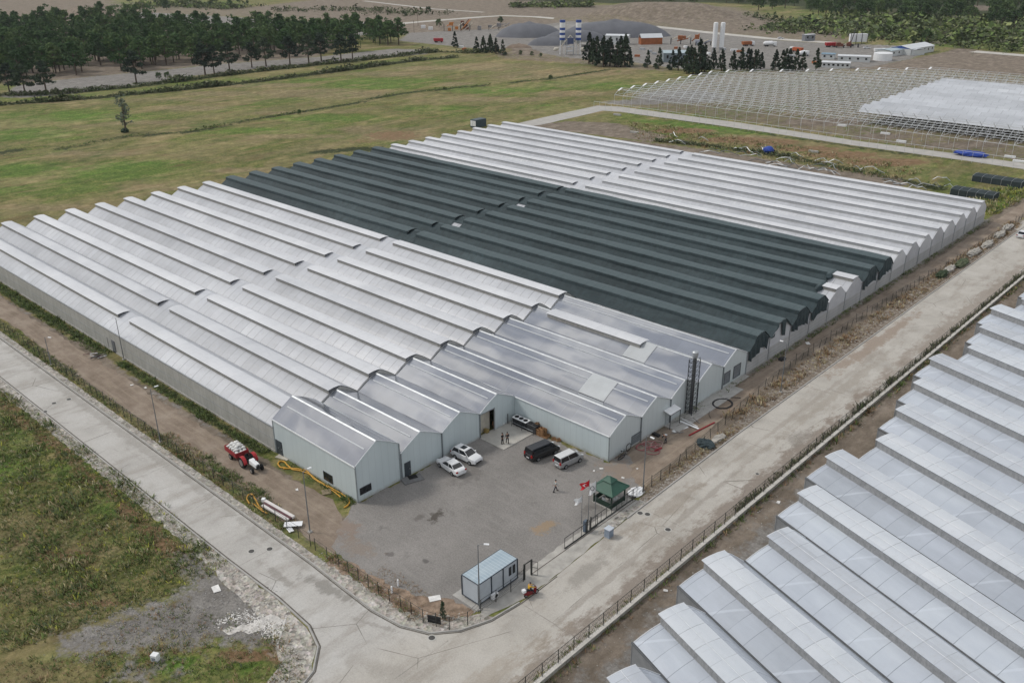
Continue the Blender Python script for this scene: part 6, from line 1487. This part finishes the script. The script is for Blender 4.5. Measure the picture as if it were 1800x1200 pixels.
lone = [(18, 166, 'blackish pine on the lane edge, at the left edge of the photo'), (45, 167, 'blackish pine on the lane edge, second from the left edge'), (82, 165, 'blackish round pine on the lane edge, third from the left edge'), (240, 146, 'leaning pine alone on the near side of the grey lane'), (361, 133, 'pine of a close pair on the near side of the lane, the left one'), (377, 131, 'pine of a close pair on the near side of the lane, the right one'), (404, 125, 'narrow pine just right of the close pair on the lane'), (443, 119, 'broad pine near the lane, left of two that stand together'), (468, 117, 'broad pine near the lane, right of two that stand together'), (510, 114, 'tall pine by the lane with a bare lower trunk'), (543, 111, 'slim pine by the lane, left of the darkest one'), (600, 110, 'darkest pine by the lane, near its right end'), (565, 108, 'thin pine between the slim and the darkest pine'), (620, 104, 'small pine at the right end of the lane row')]
for x, y, lb in lone:
    g = G(x, y); grow(pc, [(g[0], g[1], lb)], None, None, s=(1.45, 1.8))
# lone tree in the field
thn = tree_proto('thin', 9, M('grey_green_leaves', (.15, .18, .13), .85, var=.25), 60, 8.0, 'slender_tree', 'thin half bare pale tree alone in the green field', None)
g = G(222, 233); thn.location = g; thn.scale = (1.6, 1.6, 1.6); bs = MB().blob((0, 0, .7), (1.3, 1.3, .9), 3, .3).build('bush', CONIF); tag(bs, 'dark round bush at the foot of the lone field tree', 'bush'); bs.location = (g[0] - .4, g[1] - .3, 0)
# conifers before the batching plant
cone = [tree_proto('cone', i, CONIF, 64, 8.6, 'conifer_tree', 'x', None) for i in (31, 32, 33)]
row = [(838, 92), (850, 94), (862, 95), (872, 97), (884, 98), (800, 84), (1035, 112), (1048, 116), (1060, 118), (1072, 117), (1084, 118), (1098, 117), (1106, 118), (1138, 119), (1158, 121), (1181, 123), (1192, 124), (1207, 130), (1218, 131), (1228, 130), (1238, 127), (1253, 122), (1268, 125), (1288, 124), (1302, 125), (1313, 124), (1325, 125), (1337, 124), (1362, 124), (1374, 125), (1386, 124), (1398, 125), (1410, 124), (1434, 124), (1042, 113), (1066, 114), (1090, 115), (1213, 126), (1233, 127), (1318, 121), (1330, 121), (1380, 121)]
ords = 'first second third fourth fifth sixth seventh eighth ninth tenth eleventh twelfth thirteenth fourteenth fifteenth sixteenth seventeenth eighteenth nineteenth twentieth'.split()
ords += ['twenty ' + q for q in ords[:9]] + ['thirtieth'] + ['thirty ' + q for q in ords[:9]] + ['fortieth', 'forty first', 'forty second']
for i, (x, y) in enumerate(sorted(row)):
    g = G(x, y); grow(cone, [(g[0], g[1], 'dark pointed conifer before the gravel plant, ' + ords[i] + ' from the left', 1.45 if 1025 < x < 1100 or 1200 < x < 1245 else 1.0)], None, 'conifers before the gravel plant', s=(1.0, 1.3))
# distant broadleaf wood and scattered trees
bl = [tree_proto('broad', i, LEAF, 26, 5.0, 'broadleaf_tree', 'x', None) for i in (41, 42, 43)]
grow(bl, inpoly_px([(1290, 8), (1320, -8), (1850, -8), (1900, 40), (1800, 58), (1700, 42), (1620, 40), (1560, 34), (1480, 38), (1420, 28), (1340, 26)], 150, rt, 10), 'green tree in the far wood beyond the gravel road', 'trees of the far wood', s=(1.4, 2.1))
grow(bl, inpoly_px([(900, -10), (1310, -10), (1310, 4), (1250, 7), (1100, 5), (900, 4)], 60, rt, 10), 'dark green tree in the wood on the horizon behind the long mound', 'trees behind the mound', s=(1.1, 1.7))
grow(bl, inpoly_px([(225, 4), (300, -6), (430, -6), (430, 14), (330, 20), (260, 20)], 24, rt, 10), 'green tree in the copse behind the plantation', 'trees of the left copse', s=(1.0, 1.5))
for x, y, k, lb in ((1628, 76, 1.2, 'green tree standing beside the far gravel road, right of the long white shed'), (1532, 76, .8, 'dark round tree right of the white silos stand'), (420, 50, 1.2, 'green tree at the back edge of the plantation, right of the pink soil'), (568, 20, .7, 'single dark tree on the grey scrub'), (753, 24, .9, 'single grey tree on the scrub above the far road'), (772, 48, .9, 'green tree beside the orange screening machine'), (880, 42, .8, 'small dark tree left of the gravel heap'), (578, 52, 1.0, 'tall tree at the back of the plantation by the road'), (180, 20, .9, 'dark bushy tree on the pale slope at upper left')):
    g = G(x, y); grow(bl, [(g[0], g[1], lb, k)], None, None, s=(1, 1))
for x, y, k, lb in ((968, 142, .38, 'small round bush on the far field line'), (526, 202, .3, 'small dark bush on the ditch line'), (280, 140, .5, 'low wide green bush on the near side of the lane'), (295, 139, .5, 'second low green bush on the near side of the lane'), (915, 97, .4, 'bush right of the five small conifers'), (935, 99, .4, 'bush on the pink soil edge, left of the striped silos'), (950, 101, .35, 'small bush nearest the striped silos')):
    g = G(x, y); grow(bl, [(g[0], g[1], lb, k)], None, None, s=(1, 1))

# ------------------------------------------------------------------ gravel plant
def hgt(px, py, dpx):
    g = np.array(G(px, py)); zc = (g - CAM) @ cw; return dpx * zc / (FPX * .91)
def facing(rz=None):  # direction that runs left to right across the picture there
    return math.atan2(cr[1], cr[0])
FA = facing()
def pile(x, y, w_px, h_px, dep, mat, label, rnd):
    g = G(x, y); w = hgt(x, y, w_px) * .91 / 2; h = hgt(x, y, h_px) * .95; m = MB(); n = 28; rings = 7; vs = [(0, 0, h)]
    for r in range(1, rings + 1):
        for k in range(n):
            a = 2 * PI * k / n; q = r / rings; rr = (q ** .9) * (1 + .12 * noise.noise(Vector((math.cos(a) * 2 + x, math.sin(a) * 2, y * .1)))); vs.append((w * rr * math.cos(a), dep * rr * math.sin(a), h * .85 * (1 - q ** 2.8) * (1 + .1 * noise.noise(Vector((a * 2, r, x)))) - (.3 if r == rings else 0)))
    fs = [(0, 1 + k, 1 + (k + 1) % n) for k in range(n)]
    for r in range(rings - 1): fs += [(1 + r * n + k, 1 + (r + 1) * n + k, 1 + (r + 1) * n + (k + 1) % n, 1 + r * n + (k + 1) % n) for k in range(n)]
    m.add(vs, fs); o = m.build('gravel_heap', mat, smooth=True); o.location = (g[0], g[1], 0); o.rotation_euler = (0, 0, FA); return tag(o, label, 'gravel heap')
GH = M('blue_grey_gravel', (.135, .14, .155), .95, var=.14, scale=.12); GH2 = M('light_gravel', (.26, .25, .235), .95, var=.2, scale=.1)
rp = random.Random(4)
pile(930, 64, 125, 24, 14, GH, 'long blue grey gravel heap left of the striped silos', rp)
pile(1080, 64, 195, 28, 16, GH, 'largest blue grey gravel heap behind the white sheds', rp)
pile(1010, 72, 120, 20, 9, GH, 'middle blue grey gravel heap behind the striped silos', rp)
pile(965, 79, 75, 15, 8, GH, 'smallest blue grey gravel heap, in front of the others', rp)
pile(1020, 52, 120, 10, 14, GH2, 'pale gravel heap at the back of the plant', rp)
pile(912, 86, 50, 9, 7, M('brown_spoil', (.19, .145, .11), .95, var=.25, scale=.2), 'brown spoil heap at the left end of the plant', rp)
BLU = M('blue_band', (.03, .07, .26), .5)
for sx, side in ((988, 'left'), (1016, 'right')):
    g = G(sx, 96); H_ = hgt(sx, 96, 52); t = thing('cement_silo', 'blue and white banded cement silo, the %s one of the two' % side, 'silo', g, FA); r = hgt(sx, 96, 9.5) * .91 / 2
    z0 = H_ * .42; nb = 8
    for i in range(nb):
        m = MB(); za, zb = z0 + (H_ - z0) * i / nb, z0 + (H_ - z0) * (i + 1) / nb; m.cyl((0, 0, (za + zb) / 2), r, zb - za, 16); m.build('band', BLU if i in (0, 2, 4, 7) else WHITE, t, smooth=False)
    m = MB(); m.cyl((0, 0, z0 - 1.2), .3, 2.4, 12, r2=r * .95); m.build('hopper', M('silo_grey', (.4, .42, .43), .5), t)
    for k in range(4): a = PI / 4 + k * PI / 2; m = MB(); m.tube([(r * 1.1 * math.cos(a), r * 1.1 * math.sin(a), 0), (r * .95 * math.cos(a), r * .95 * math.sin(a), z0)], .16, 5); m.build('leg', WHITE, t)
g = G(1002, 97); t = thing('mixing_tower', 'steel mixing tower with sloping conveyors between the banded silos', 'tower', g, FA); H_ = hgt(1002, 97, 30)
for sx in (-1, 1):
    for sy in (-1, 1): m = MB(); m.box((sx * 2, sy * 1.5, H_ * .4), (.25, .25, H_ * .8)); m.build('column', GALV, t)
    m = MB(); m.tube([(sx * 5.6, 0, H_ * .45), (0, 0, H_)], .28, 5); m.build('conveyor', M('cream_steel', (.5, .46, .38), .6), t)
m = MB(); m.box((0, 0, H_ * .72), (4, 3, H_ * .3)); m.build('mixer_house', M('blue_steel', (.06, .08, .16), .5), t)
for z in (.2, .42): m = MB(); m.box((0, 0, H_ * z), (5, 3.6, .2)); m.build('platform', GALV, t)
for x, lb in ((978, 'pale concrete mixer drum left of the banded silos'), (1025, 'pale concrete mixer drum right of the banded silos')):
    g = G(x, 92); o = MB().tube([(-1.6, 0, 1.2), (-.8, 0, 1.7), (.6, 0, 2.0), (1.6, 0, 2.3)], [.6, 1.1, 1.1, .5], 12).build('mixer_drum', M('cream_drum', (.5, .47, .4), .6)); o.location = g; o.rotation_euler = (0, 0, FA); tag(o, lb, 'mixer drum')
for sx, side in ((1254.5, 'left'), (1267, 'right')):
    g = G(sx, 93); H_ = hgt(sx, 93, 46); r = hgt(sx, 93, 8.2) * .91 / 2; t = thing('cement_silo', 'tall plain white silo, the %s one of the pair' % side, 'silo', g, FA)
    m = MB(); m.cyl((0, 0, H_ * .58), r, H_ * .8, 16); m.build('barrel', WHITE, t); m = MB(); m.cyl((0, 0, H_ * .985), r, .5, 16, r2=r * .6); m.build('cap', WHITE, t); m = MB(); m.cyl((0, 0, H_ * .14), .35, H_ * .1, 12, r2=r); m.build('hopper', GALV, t)
    for k in range(4): a = PI / 4 + k * PI / 2; m = MB(); m.tube([(r * math.cos(a), r * math.sin(a), 0), (r * .9 * math.cos(a), r * .9 * math.sin(a), H_ * .2)], .15, 5); m.build('leg', GALV, t)
WW = M('white_wall', (.50, .52, .52), .6, var=.06, scale=.3); RG = M('pale_roof_sheet', (.56, .58, .60), .5, var=.06, scale=.3); RB = M('pale_blue_roof', (.34, .42, .45), .45, var=.06, scale=.3); ORG = M('orange_rust', (.30, .10, .035), .8, var=.25, scale=.5)
def shed(name, label, a, b, dep, h, rise, roof, wall, nwin=0, cat='shed', gable=None, win=GLASSD):
    A, B = Vector(G(*a)), Vector(G(*b)); d = (B - A); L_ = d.length; ang = math.atan2(d.y, d.x); t = thing(name, label, cat, tuple(A), ang)
    m = MB(); m.b2((0, 0, 0), (L_, dep, h)); m.build('walls', wall, t)
    m = MB(); e = .25; m.loft([[(x, -e, h - .02), (x, dep / 2, h + rise), (x, dep + e, h - .02), (x, dep + e, h + .14), (x, dep / 2, h + rise + .16), (x, -e, h + .14)] for x in (-e, L_ + e)]); m.build('roof', roof, t)
    if gable:
        for x in (-.02, L_ + .02): m = MB(); m.prism([(0, h), (dep, h), (dep / 2, h + rise)], 'x', x - .03, x + .03); m.build('gable', gable, t)
    for k in range(nwin):
        x = L_ * (k + .5) / nwin; m = MB(); m.b2((x - .55, -.06, h * .42), (x + .55, -.0, h * .78)); m.build('window', win, t)
    return t
shed('open_shed', 'white roofed shed standing before the largest gravel heap', (1064, 78), (1104, 79), 7, 5.5, .8, RG, WW, 3)
shed('hopper_shed', 'white roofed shed with rusty orange lower half', (1127, 79), (1164, 78), 6, 4.2, 2.4, RG, ORG)
shed('workshop', 'long pale blue roofed workshop behind the conifers', (1166, 110), (1222, 110), 14, 5.0, .9, RB, M('blue_grey_wall', (.20, .24, .26), .6), 4)
shed('grey_shed', 'low grey shed between the banded silos and the conifers', (1022, 92), (1047, 92), 8, 4.5, .6, M('dull_roof', (.25, .24, .22), .8), M('dull_wall', (.2, .19, .18), .8), 2)
shed('site_office', 'long white office block with small windows, nearest the conifers', (1444, 119), (1493, 121), 8, 2.7, .4, RG, WW, 6, 'office')
shed('site_office', 'long white office block with small windows, behind the nearest one', (1472, 108), (1529, 110), 8, 2.9, .4, RG, WW, 4, 'office')
shed('site_office', 'short blue roofed office block behind the two long ones', (1443, 104), (1466, 105), 7, 2.8, .3, M('blue_roof', (.16, .26, .34), .5), WW, 2, 'office')
shed('site_office', 'pale blue roofed block joined to the long white shed', (1566, 100), (1593, 96), 9, 3.2, .5, RB, WW, 3, 'office')
shed('long_shed', 'long white shed with a blue gable beside the far road', (1600, 98), (1641, 91), 13, 3.6, 1.6, RG, WW, 6, gable=BLU)
shed('store_room', 'small white store between the blue roofed block and the long shed', (1590, 96), (1602, 98), 9, 3.0, .5, RG, WW, 0, 'store')
shed('container', 'grey container with a light roof at the far edge of the plant', (1415, 73), (1432, 72), 3.5, 4.2, .1, RG, M('grey_container', (.17, .18, .20), .6), 2, 'container')
g = G(1551, 106); o = MB().cyl((0, 0, 2.0), 5.2, 4.0, 22).build('water_tank', WHITE); o.location = g; tag(o, 'round white water tank beside the blue roofed block', 'tank')
t = thing('bin_rack', 'row of three tall white bins on a dark frame', 'bins', G(1505, 80), FA + .1)
for k in range(3): m = MB(); m.loft([[(-5 + k * 3.9, -1.2, 2.2), (-1.5 + k * 3.9, -1.2, 2.2), (-1.5 + k * 3.9, 1.2, 2.2), (-5 + k * 3.9, 1.2, 2.2)], [(-5 + k * 3.9, -1.6, 7.2), (-1.4 + k * 3.9, -1.6, 7.2), (-1.4 + k * 3.9, 1.6, 7.2), (-5 + k * 3.9, 1.6, 7.2)]]); m.build('bin', WHITE, t)
for k in range(4): m = MB(); m.tube([(-5.2 + k * 3.9, -1.7, 0), (-5.2 + k * 3.9, -1.7, 7.6)], .18, 4); m.build('post', DARKST, t)
for i, (x, y, lb) in enumerate(((1494, 82, 'dark mast crane leaning beside the white bins'),)):
    t = thing('mast_crane', lb, 'crane', G(x, y), FA); m = MB(); m.tube([(0, 0, 1), (3.2, 0, 15)], .25, 4); m.build('mast', DARKST, t); m = MB(); m.box((0, 0, .8), (4, 2, 1.2)); m.build('base', DARKST, t); m = MB(); m.box((-1, 0, 1.8), (1.4, 1.6, 1.2)); m.build('cab', RED, t)
def truck(x, y, ang, label, bodymat, cab=WHITE, tank=False, L_=8.5):
    g = G(x, y); t = thing('truck', label, 'truck', g, ang)
    m = MB(); m.box((L_ / 2 - 1, 0, 1.75), (2.0, 2.4, 2.3)); m.build('cab', cab, t, bevel=.1); m = MB(); m.box((L_ / 2 + .02, 0, 2.2), (.06, 2.0, .9)); m.build('windscreen', GLASSD, t)
    m = MB()
    if tank: m.tube([(-L_ / 2, 0, 1.9), (-L_ / 2 + 1, 0, 2.0), (L_ / 2 - 3, 0, 2.2), (L_ / 2 - 2.2, 0, 2.2)], [.7, 1.25, 1.25, .8], 12)
    else: m.loft([[(-L_ / 2, -1.2, 1.0), (L_ / 2 - 2.2, -1.2, 1.0), (L_ / 2 - 2.2, 1.2, 1.0), (-L_ / 2, 1.2, 1.0)], [(-L_ / 2 - .3, -1.3, 2.9), (L_ / 2 - 2.1, -1.3, 2.9), (L_ / 2 - 2.1, 1.3, 2.9), (-L_ / 2 - .3, 1.3, 2.9)]])
    m.build('tank' if tank else 'tipper_body', bodymat, t); m = MB(); m.box((0, 0, .8), (L_ - .5, 1.0, .3)); m.build('chassis', DARKST, t)
    for xx in (-L_ * .33, -L_ * .17, L_ * .33):
        for s in (-1, 1): m = MB(); m.cyl((xx, s * 1.05, .5), .5, .3, 12, axis='y'); m.build('wheel', RUBBER, t)
    return t
truck(1315, 81, FA + .3, 'tipper truck with an orange red body and white cab', ORG); truck(1353, 82, FA - .1, 'white tank truck standing alone on the plant yard', WHITE, tank=True); truck(1399, 92, FA + 2.2, 'orange red tipper truck behind the conifers', M('orange_red', (.40, .09, .03), .6))
truck(1460, 83, FA + .2, 'red truck near the white bins', RED, RED, L_=7); truck(1412, 99, FA + .6, 'white mixer truck half hidden by the conifers', WHITE, tank=True, L_=7.5); truck(1546, 94, FA, 'white van like truck with dark windows by the round tank', WHITE, L_=6.5); truck(635, 47, FA, 'rusty red truck by the far road behind the plantation', M('rust_body', (.22, .07, .05), .8), L_=7)
truck(771, 75, FA, 'dark red flatbed at the near edge of the gravel lot', RED, RED, L_=6.5)
def machine(x, y, w, h, label, mat, seed):
    g = G(x, y); rnd = random.Random(seed); t = thing('crushing_machine', label, 'machine', g, FA)
    for k in range(4): m = MB(); xx = rnd.uniform(-w / 2, w / 2 - 3); z = rnd.uniform(.4, h * .5); m.tube([(xx, rnd.uniform(-1, 1), z), (xx + rnd.uniform(4, w * .5), rnd.uniform(-1, 1), rnd.uniform(h * .5, h))], .35, 4); m.build('conveyor', (mat, M('cream_steel', (.5, .46, .38), .6))[k % 2], t)
    for k in range(3): m = MB(); m.box((rnd.uniform(-w / 2, w / 2), rnd.uniform(-1, 1), rnd.uniform(1.2, h * .7)), (rnd.uniform(2, 4), 2, rnd.uniform(1.5, 3))); m.build('housing', mat, t)
    for k in range(4): m = MB(); xx = -w / 2 + w * k / 3; m.box((xx, 0, h * .3), (.3, 2, h * .6)); m.build('frame', DARKST, t)
OR = M('machine_orange', (.45, .16, .03), .6, var=.2)
machine(803, 55, 20, 9, 'orange and cream screening machine left of the gravel heaps', OR, 1); machine(868, 53, 24, 6, 'grey and red crusher left of the gravel heaps', M('machine_grey', (.25, .24, .24), .7, var=.3), 2); machine(1205, 78, 20, 7, 'rusty orange crusher between the white shed and the white silos', ORG, 3); machine(818, 52, 8, 8, 'dark rusty hopper at the right end of the orange machine', M('dark_rust', (.16, .06, .04), .8, var=.2), 5); machine(1236, 80, 10, 4, 'pale blue grey machine left of the white silos', M('machine_pale', (.34, .36, .42), .6), 6); machine(1489, 84, 14, 4, 'dark rusty machine parts before the white bins', M('dark_rust', (.16, .06, .04), .8, var=.2), 7)
for i, (x, y, k) in enumerate(((1150, 96, 0), (1120, 100, 1), (1205, 84, 0), (1272, 88, 1), (1290, 90, 0), (1300, 92, 1), (1142, 92, 1), (1245, 96, 0), (1432, 112, 1), (1310, 96, 0), (1188, 86, 1), (1070, 96, 0), (1390, 100, 1), (816, 88, 1), (810, 84, 0), (1129, 88, 0))):
    o = MB().box((0, 0, .6), (rp.uniform(2, 5), 1.8, 1.2)).build('yard_bin', (WHITE, ORG)[k] if i % 3 else GALV); o.location = G(x, y); o.rotation_euler = (0, 0, rp.random() * 3); tag(o, ('pale', 'rusty')[k] + ' open bin on the plant yard', 'bin', ('pale', 'rusty')[k] + ' bins on the plant yard')
for i, (x, y, lb) in enumerate(((744, 50, 'white hut beside the far road, left of the orange machine'), (757, 53, 'small white framed cabin beside the orange machine'), (1372, 69, 'pale car on the far road by the plant'))):
    o = MB().box((0, 0, 1.2), (3.5, 2.2, 2.4)).build('hut', WHITE, bevel=.1) if i < 2 else None
    if o: o.location = G(x, y); o.rotation_euler = (0, 0, FA); tag(o, lb, 'hut')
c = G(1372, 69); car('parked_car', 'pale car far away on the gravel road by the plant', 'car', c, FA, 4.5, 1.8, 1.5, .95, [(-2.2, .9), (-1.4, 1.0), (.9, .95), (2.2, .7)], (-1.7, -1.0, .3, 1.0), CARW)
c = G(1523, 86); car('parked_car', 'white car far away on the plant yard left of the round tank', 'car', c, FA, 4.5, 1.8, 1.5, .95, [(-2.2, .9), (-1.4, 1.0), (.9, .95), (2.2, .7)], (-1.7, -1.0, .3, 1.0), CARW)
c = G(1797, 416); car('parked_car', 'white car on the right road at the edge of the photo', 'car', c, PI / 2, 4.5, 1.8, 1.5, .95, [(-2.2, .9), (-1.4, 1.0), (.9, .95), (2.2, .7)], (-1.7, -1.0, .3, 1.0), CARW)
for i, (x, y) in enumerate(((670, 56), (735, 46), (728, 58))):
    t = thing('power_pole', ('thin dark power pole behind the plantation', 'dark power pole beside the far road', 'second dark power pole nearer the gravel lot')[i], 'pole', G(x, y)); m = MB(); m.tube([(0, 0, 0), (0, 0, 9)], .14, 5); m.build('pole', BARK, t); m = MB(); m.box((0, 0, 8.5), (1.8, .12, .12), rz=FA); m.build('crossarm', BARK, t)
# cabinet and stored things behind the greenhouse
g = G(841, 223); t = thing('cabinet_container', 'dark blue grey cabinet with three white doors behind the far corner of the greenhouse', 'cabinet', g, PI / 2 - .0)
m = MB(); m.box((0, 0, 1.5), (5.5, 3.0, 2.9)); m.build('case', M('cabinet_blue', (.045, .07, .085), .5), t)
for k in range(3): m = MB(); m.box((-1.75 + k * 1.7, 0, 0), (.1, .1, .1)); m = MB(); m.box((-1.7 + 1.7 * k, 1.53, 1.5), (1.2, .08, 2.2)); m.build('door', WHITE, t)
for k in range(3): m = MB(); m.box((-2.79, -.95 + .95 * k, 1.6), (.08, .75, 2.0)); m.build('side_door', WHITE, t)
BLT = M('blue_tarp', (.025, .06, .30), .5, var=.2)
g = G(1350, 270); o = MB().blob((0, 0, 1.2), (1.9, 1.9, 1.3), 2, .08).build('blue_tarpaulin', BLT); o.location = g; tag(o, 'round bright blue covered heap behind the white ridges', 'tarpaulin')
g = G(1705, 275); o = MB().blob((0, 0, .9), (1.7, 5.2, .9), 3, .14).build('blue_tarpaulin', BLT); o.location = g; o.rotation_euler = (0, 0, -PI / 2 + .1); tag(o, 'long blue tarpaulin beside the far path at right', 'tarpaulin')
DN = M('dark_net', (.03, .042, .045), .9, var=.25)
for i, (x, y, lb, ln) in enumerate(((1712, 345, 'dark netted storage tunnel, the nearer of two behind the greenhouse corner', 11), (1755, 322, 'dark netted storage tunnel, the farther of the two', 13))):
    g = G(x, y); t = thing('net_tunnel', lb, 'net tunnel', g, .0); m = MB(); m.loft([[(xx, -2.6, 0), (xx, -2.55, 1.6), (xx, 0, 1.85), (xx, 2.55, 1.6), (xx, 2.6, 0)] for xx in (-ln / 2, ln / 2)]); m.build('net_cover', DN, t)
    for k in range(6): m = MB(); xx = -ln / 2 + ln * k / 5; m.tube([(xx, -2.66, 0), (xx, -2.6, 1.64), (xx, 0, 1.9), (xx, 2.6, 1.64), (xx, 2.66, 0)], .04, 4); m.build('hoop', GALV, t)
# stacked greenhouse steel lying in the waste strip
rs2 = random.Random(17)
for i in range(46):
    x = rs2.uniform(1180, 1690); y = 240 + (x - 1180) * .168 + rs2.uniform(-4, 22); g = G(x, y); L_ = rs2.uniform(3, 8)
    m = MB(); m.tube([(-L_ / 2, 0, .1), (-L_ / 4, .3, .35 + rs2.random() * .8), (0, 0, .5 + rs2.random() * 1.2), (L_ / 4, -.3, .35 + rs2.random() * .8), (L_ / 2, 0, .1)], .10, 4)
    o = m.build('steel_arch', GALV if i % 3 else M('stored_dark_steel', (.13, .14, .15), .6, .3)); o.location = g; o.rotation_euler = (0, 0, rs2.uniform(-.6, .6)); tag(o, 'bent galvanised steel arch lying in the weeds behind the greenhouse', 'steel arch', 'steel arches stored behind the greenhouse')
for i, (x, y, lb) in enumerate(((1085, 203, 'pale stack of boards near the bend of the path'), (1115, 234, 'pale stack of boards behind the far ridge'), (1430, 268, 'pale board lying in the rusty weeds'), (1556, 200 + 36, 'white stack inside the bare frame, the right one'), (1480, 222, 'white stack inside the bare frame, the left one'), (1775, 277, 'white bales beside the far path'), (1584, 250, 'white bale on the strip beside the far path'), (1790, 285, 'white bales at the photo edge beside the far path'))):
    o = MB().box((0, 0, .3), (3.2, 1.0, .6)).build('board_stack', WHITE if i > 2 else CONC); o.location = G(x, y); o.rotation_euler = (0, 0, .1); tag(o, lb, 'stack')

# ------------------------------------------------------------------ the bare frame greenhouse
bf = thing('bare_greenhouse', 'wide bare steel greenhouse frame with only a part under white film', 'greenhouse frame', (-60, 370, 0), world=True)
FX0, FY0, FBW, NB = -157, 260.4, 9.0, 18
def fr_x0(j): return -157 if j < 9 else (-153, -145, -134, -125, -117, -108, -101, -91, -83)[j - 9]
STL = M('frame_steel', (.50, .52, .53), .55, .1, var=.15)
allm = MB(); cnt = 0
for j in range(NB):
    y0 = FY0 + j * FBW; x0 = fr_x0(j); x1 = 30
    n = int((x1 - x0) / 4.5)
    for k in range(n):
        x = x0 + k * 4.5
        pf = [(0, 4.2), (1.5, 5.2), (3.2, 6.0), (4.8, 6.6), (6.6, 5.6), (9.0, 4.2)]
        one = (j < 2 and k % 1 == 0 and cnt < 100)
        m = MB() if one else allm
        m.tube([(x, y0 + a, z) for a, z in pf], .085, 3, cap=False); m.tube([(x, y0, 4.1), (x, y0 + 9, 4.1)], .065, 3, cap=False)
        for a, z in ((3.2, 6.0), (6.6, 5.6)): m.tube([(x, y0 + a, 4.1), (x, y0 + a, z)], .04, 3, cap=False)
        if one: m.build('truss', STL, bf, norm=False); cnt += 1
        for a, z in (((0, 0),) if (k % 2 == 0 or j == 0) else ()): allm.tube([(x, y0, 0), (x, y0, 4.2)], .055, 3, cap=False)
    for a, z in ((0, 4.2), (3.2, 6.0), (4.8, 6.6), (6.6, 5.6)): allm.tube([(x0, y0 + a, z), (x1, y0 + a, z)], .075, 3, cap=False)
    m = MB(); m.add([(x0 - .2, y0 + 4.8, 6.65), (x0 + .7, y0 + 4.8, 6.65), (x0 + .7, y0 + 2.2, 5.8), (x0 - .2, y0 + 2.2, 5.8), (x0 - .2, y0 + 4.8, 6.6), (x0 + .7, y0 + 4.8, 6.6), (x0 + .7, y0 + 2.2, 5.75), (x0 - .2, y0 + 2.2, 5.75)], [(0, 1, 2, 3), (4, 7, 6, 5), (0, 4, 5, 1), (1, 5, 6, 2), (2, 6, 7, 3), (3, 7, 4, 0)]); m.build('vent_end', WHITE, bf)
for x_ in range(int(FX0), 30, 3): allm.tube([(x_, FY0 - 14, 0), (x_, FY0 - 14, 3.2)], .05, 3, cap=False)
allm.tube([(FX0, FY0 - 14, 3.2), (30, FY0 - 14, 3.2)], .06, 3, cap=False)
o = allm.build('frame_members', STL, bf, norm=False); o['kind'] = 'stuff'
FILM3 = filmmat('clean_white_film', (.40, .42, .45), (.48, .50, .53), 4.5, dirt=.1, ribdark=.7, ribw=.2)
for q in range(11):
    y0 = FY0 + (3 + q) * FBW; xs = -62 + (0 if q == 0 else 0) + q * -.3
    m = MB(); prof_ = [(0, 4.25), (1.5, 5.25), (3.2, 6.05), (4.8, 6.68), (6.6, 5.66), (9.0, 4.25)]
    m.add([(xs, y0 + a, z) for a, z in prof_] + [(34, y0 + a, z) for a, z in prof_], [(i, i + 6, i + 7, i + 1) for i in range(5)]); m.build('roof_bay', FILM3, bf)

# ------------------------------------------------------------------ thin air between the camera and the far plain
hz = NT('haze'); hz.nt.nodes.remove(hz.b); vo = hz.n('ShaderNodeVolumePrincipled'); vo.inputs['Color'].default_value = (.86, .90, .96, 1); vo.inputs['Density'].default_value = .00005; vo.inputs['Anisotropy'].default_value = .2
hz.l(vo.outputs[0], hz.nt.nodes['Material Output'].inputs['Volume'])
m = MB(); m.b2((-3100, -700, -2), (1000, 3100, 72)); struct(m.build('haze', hz.m), 'stuff')
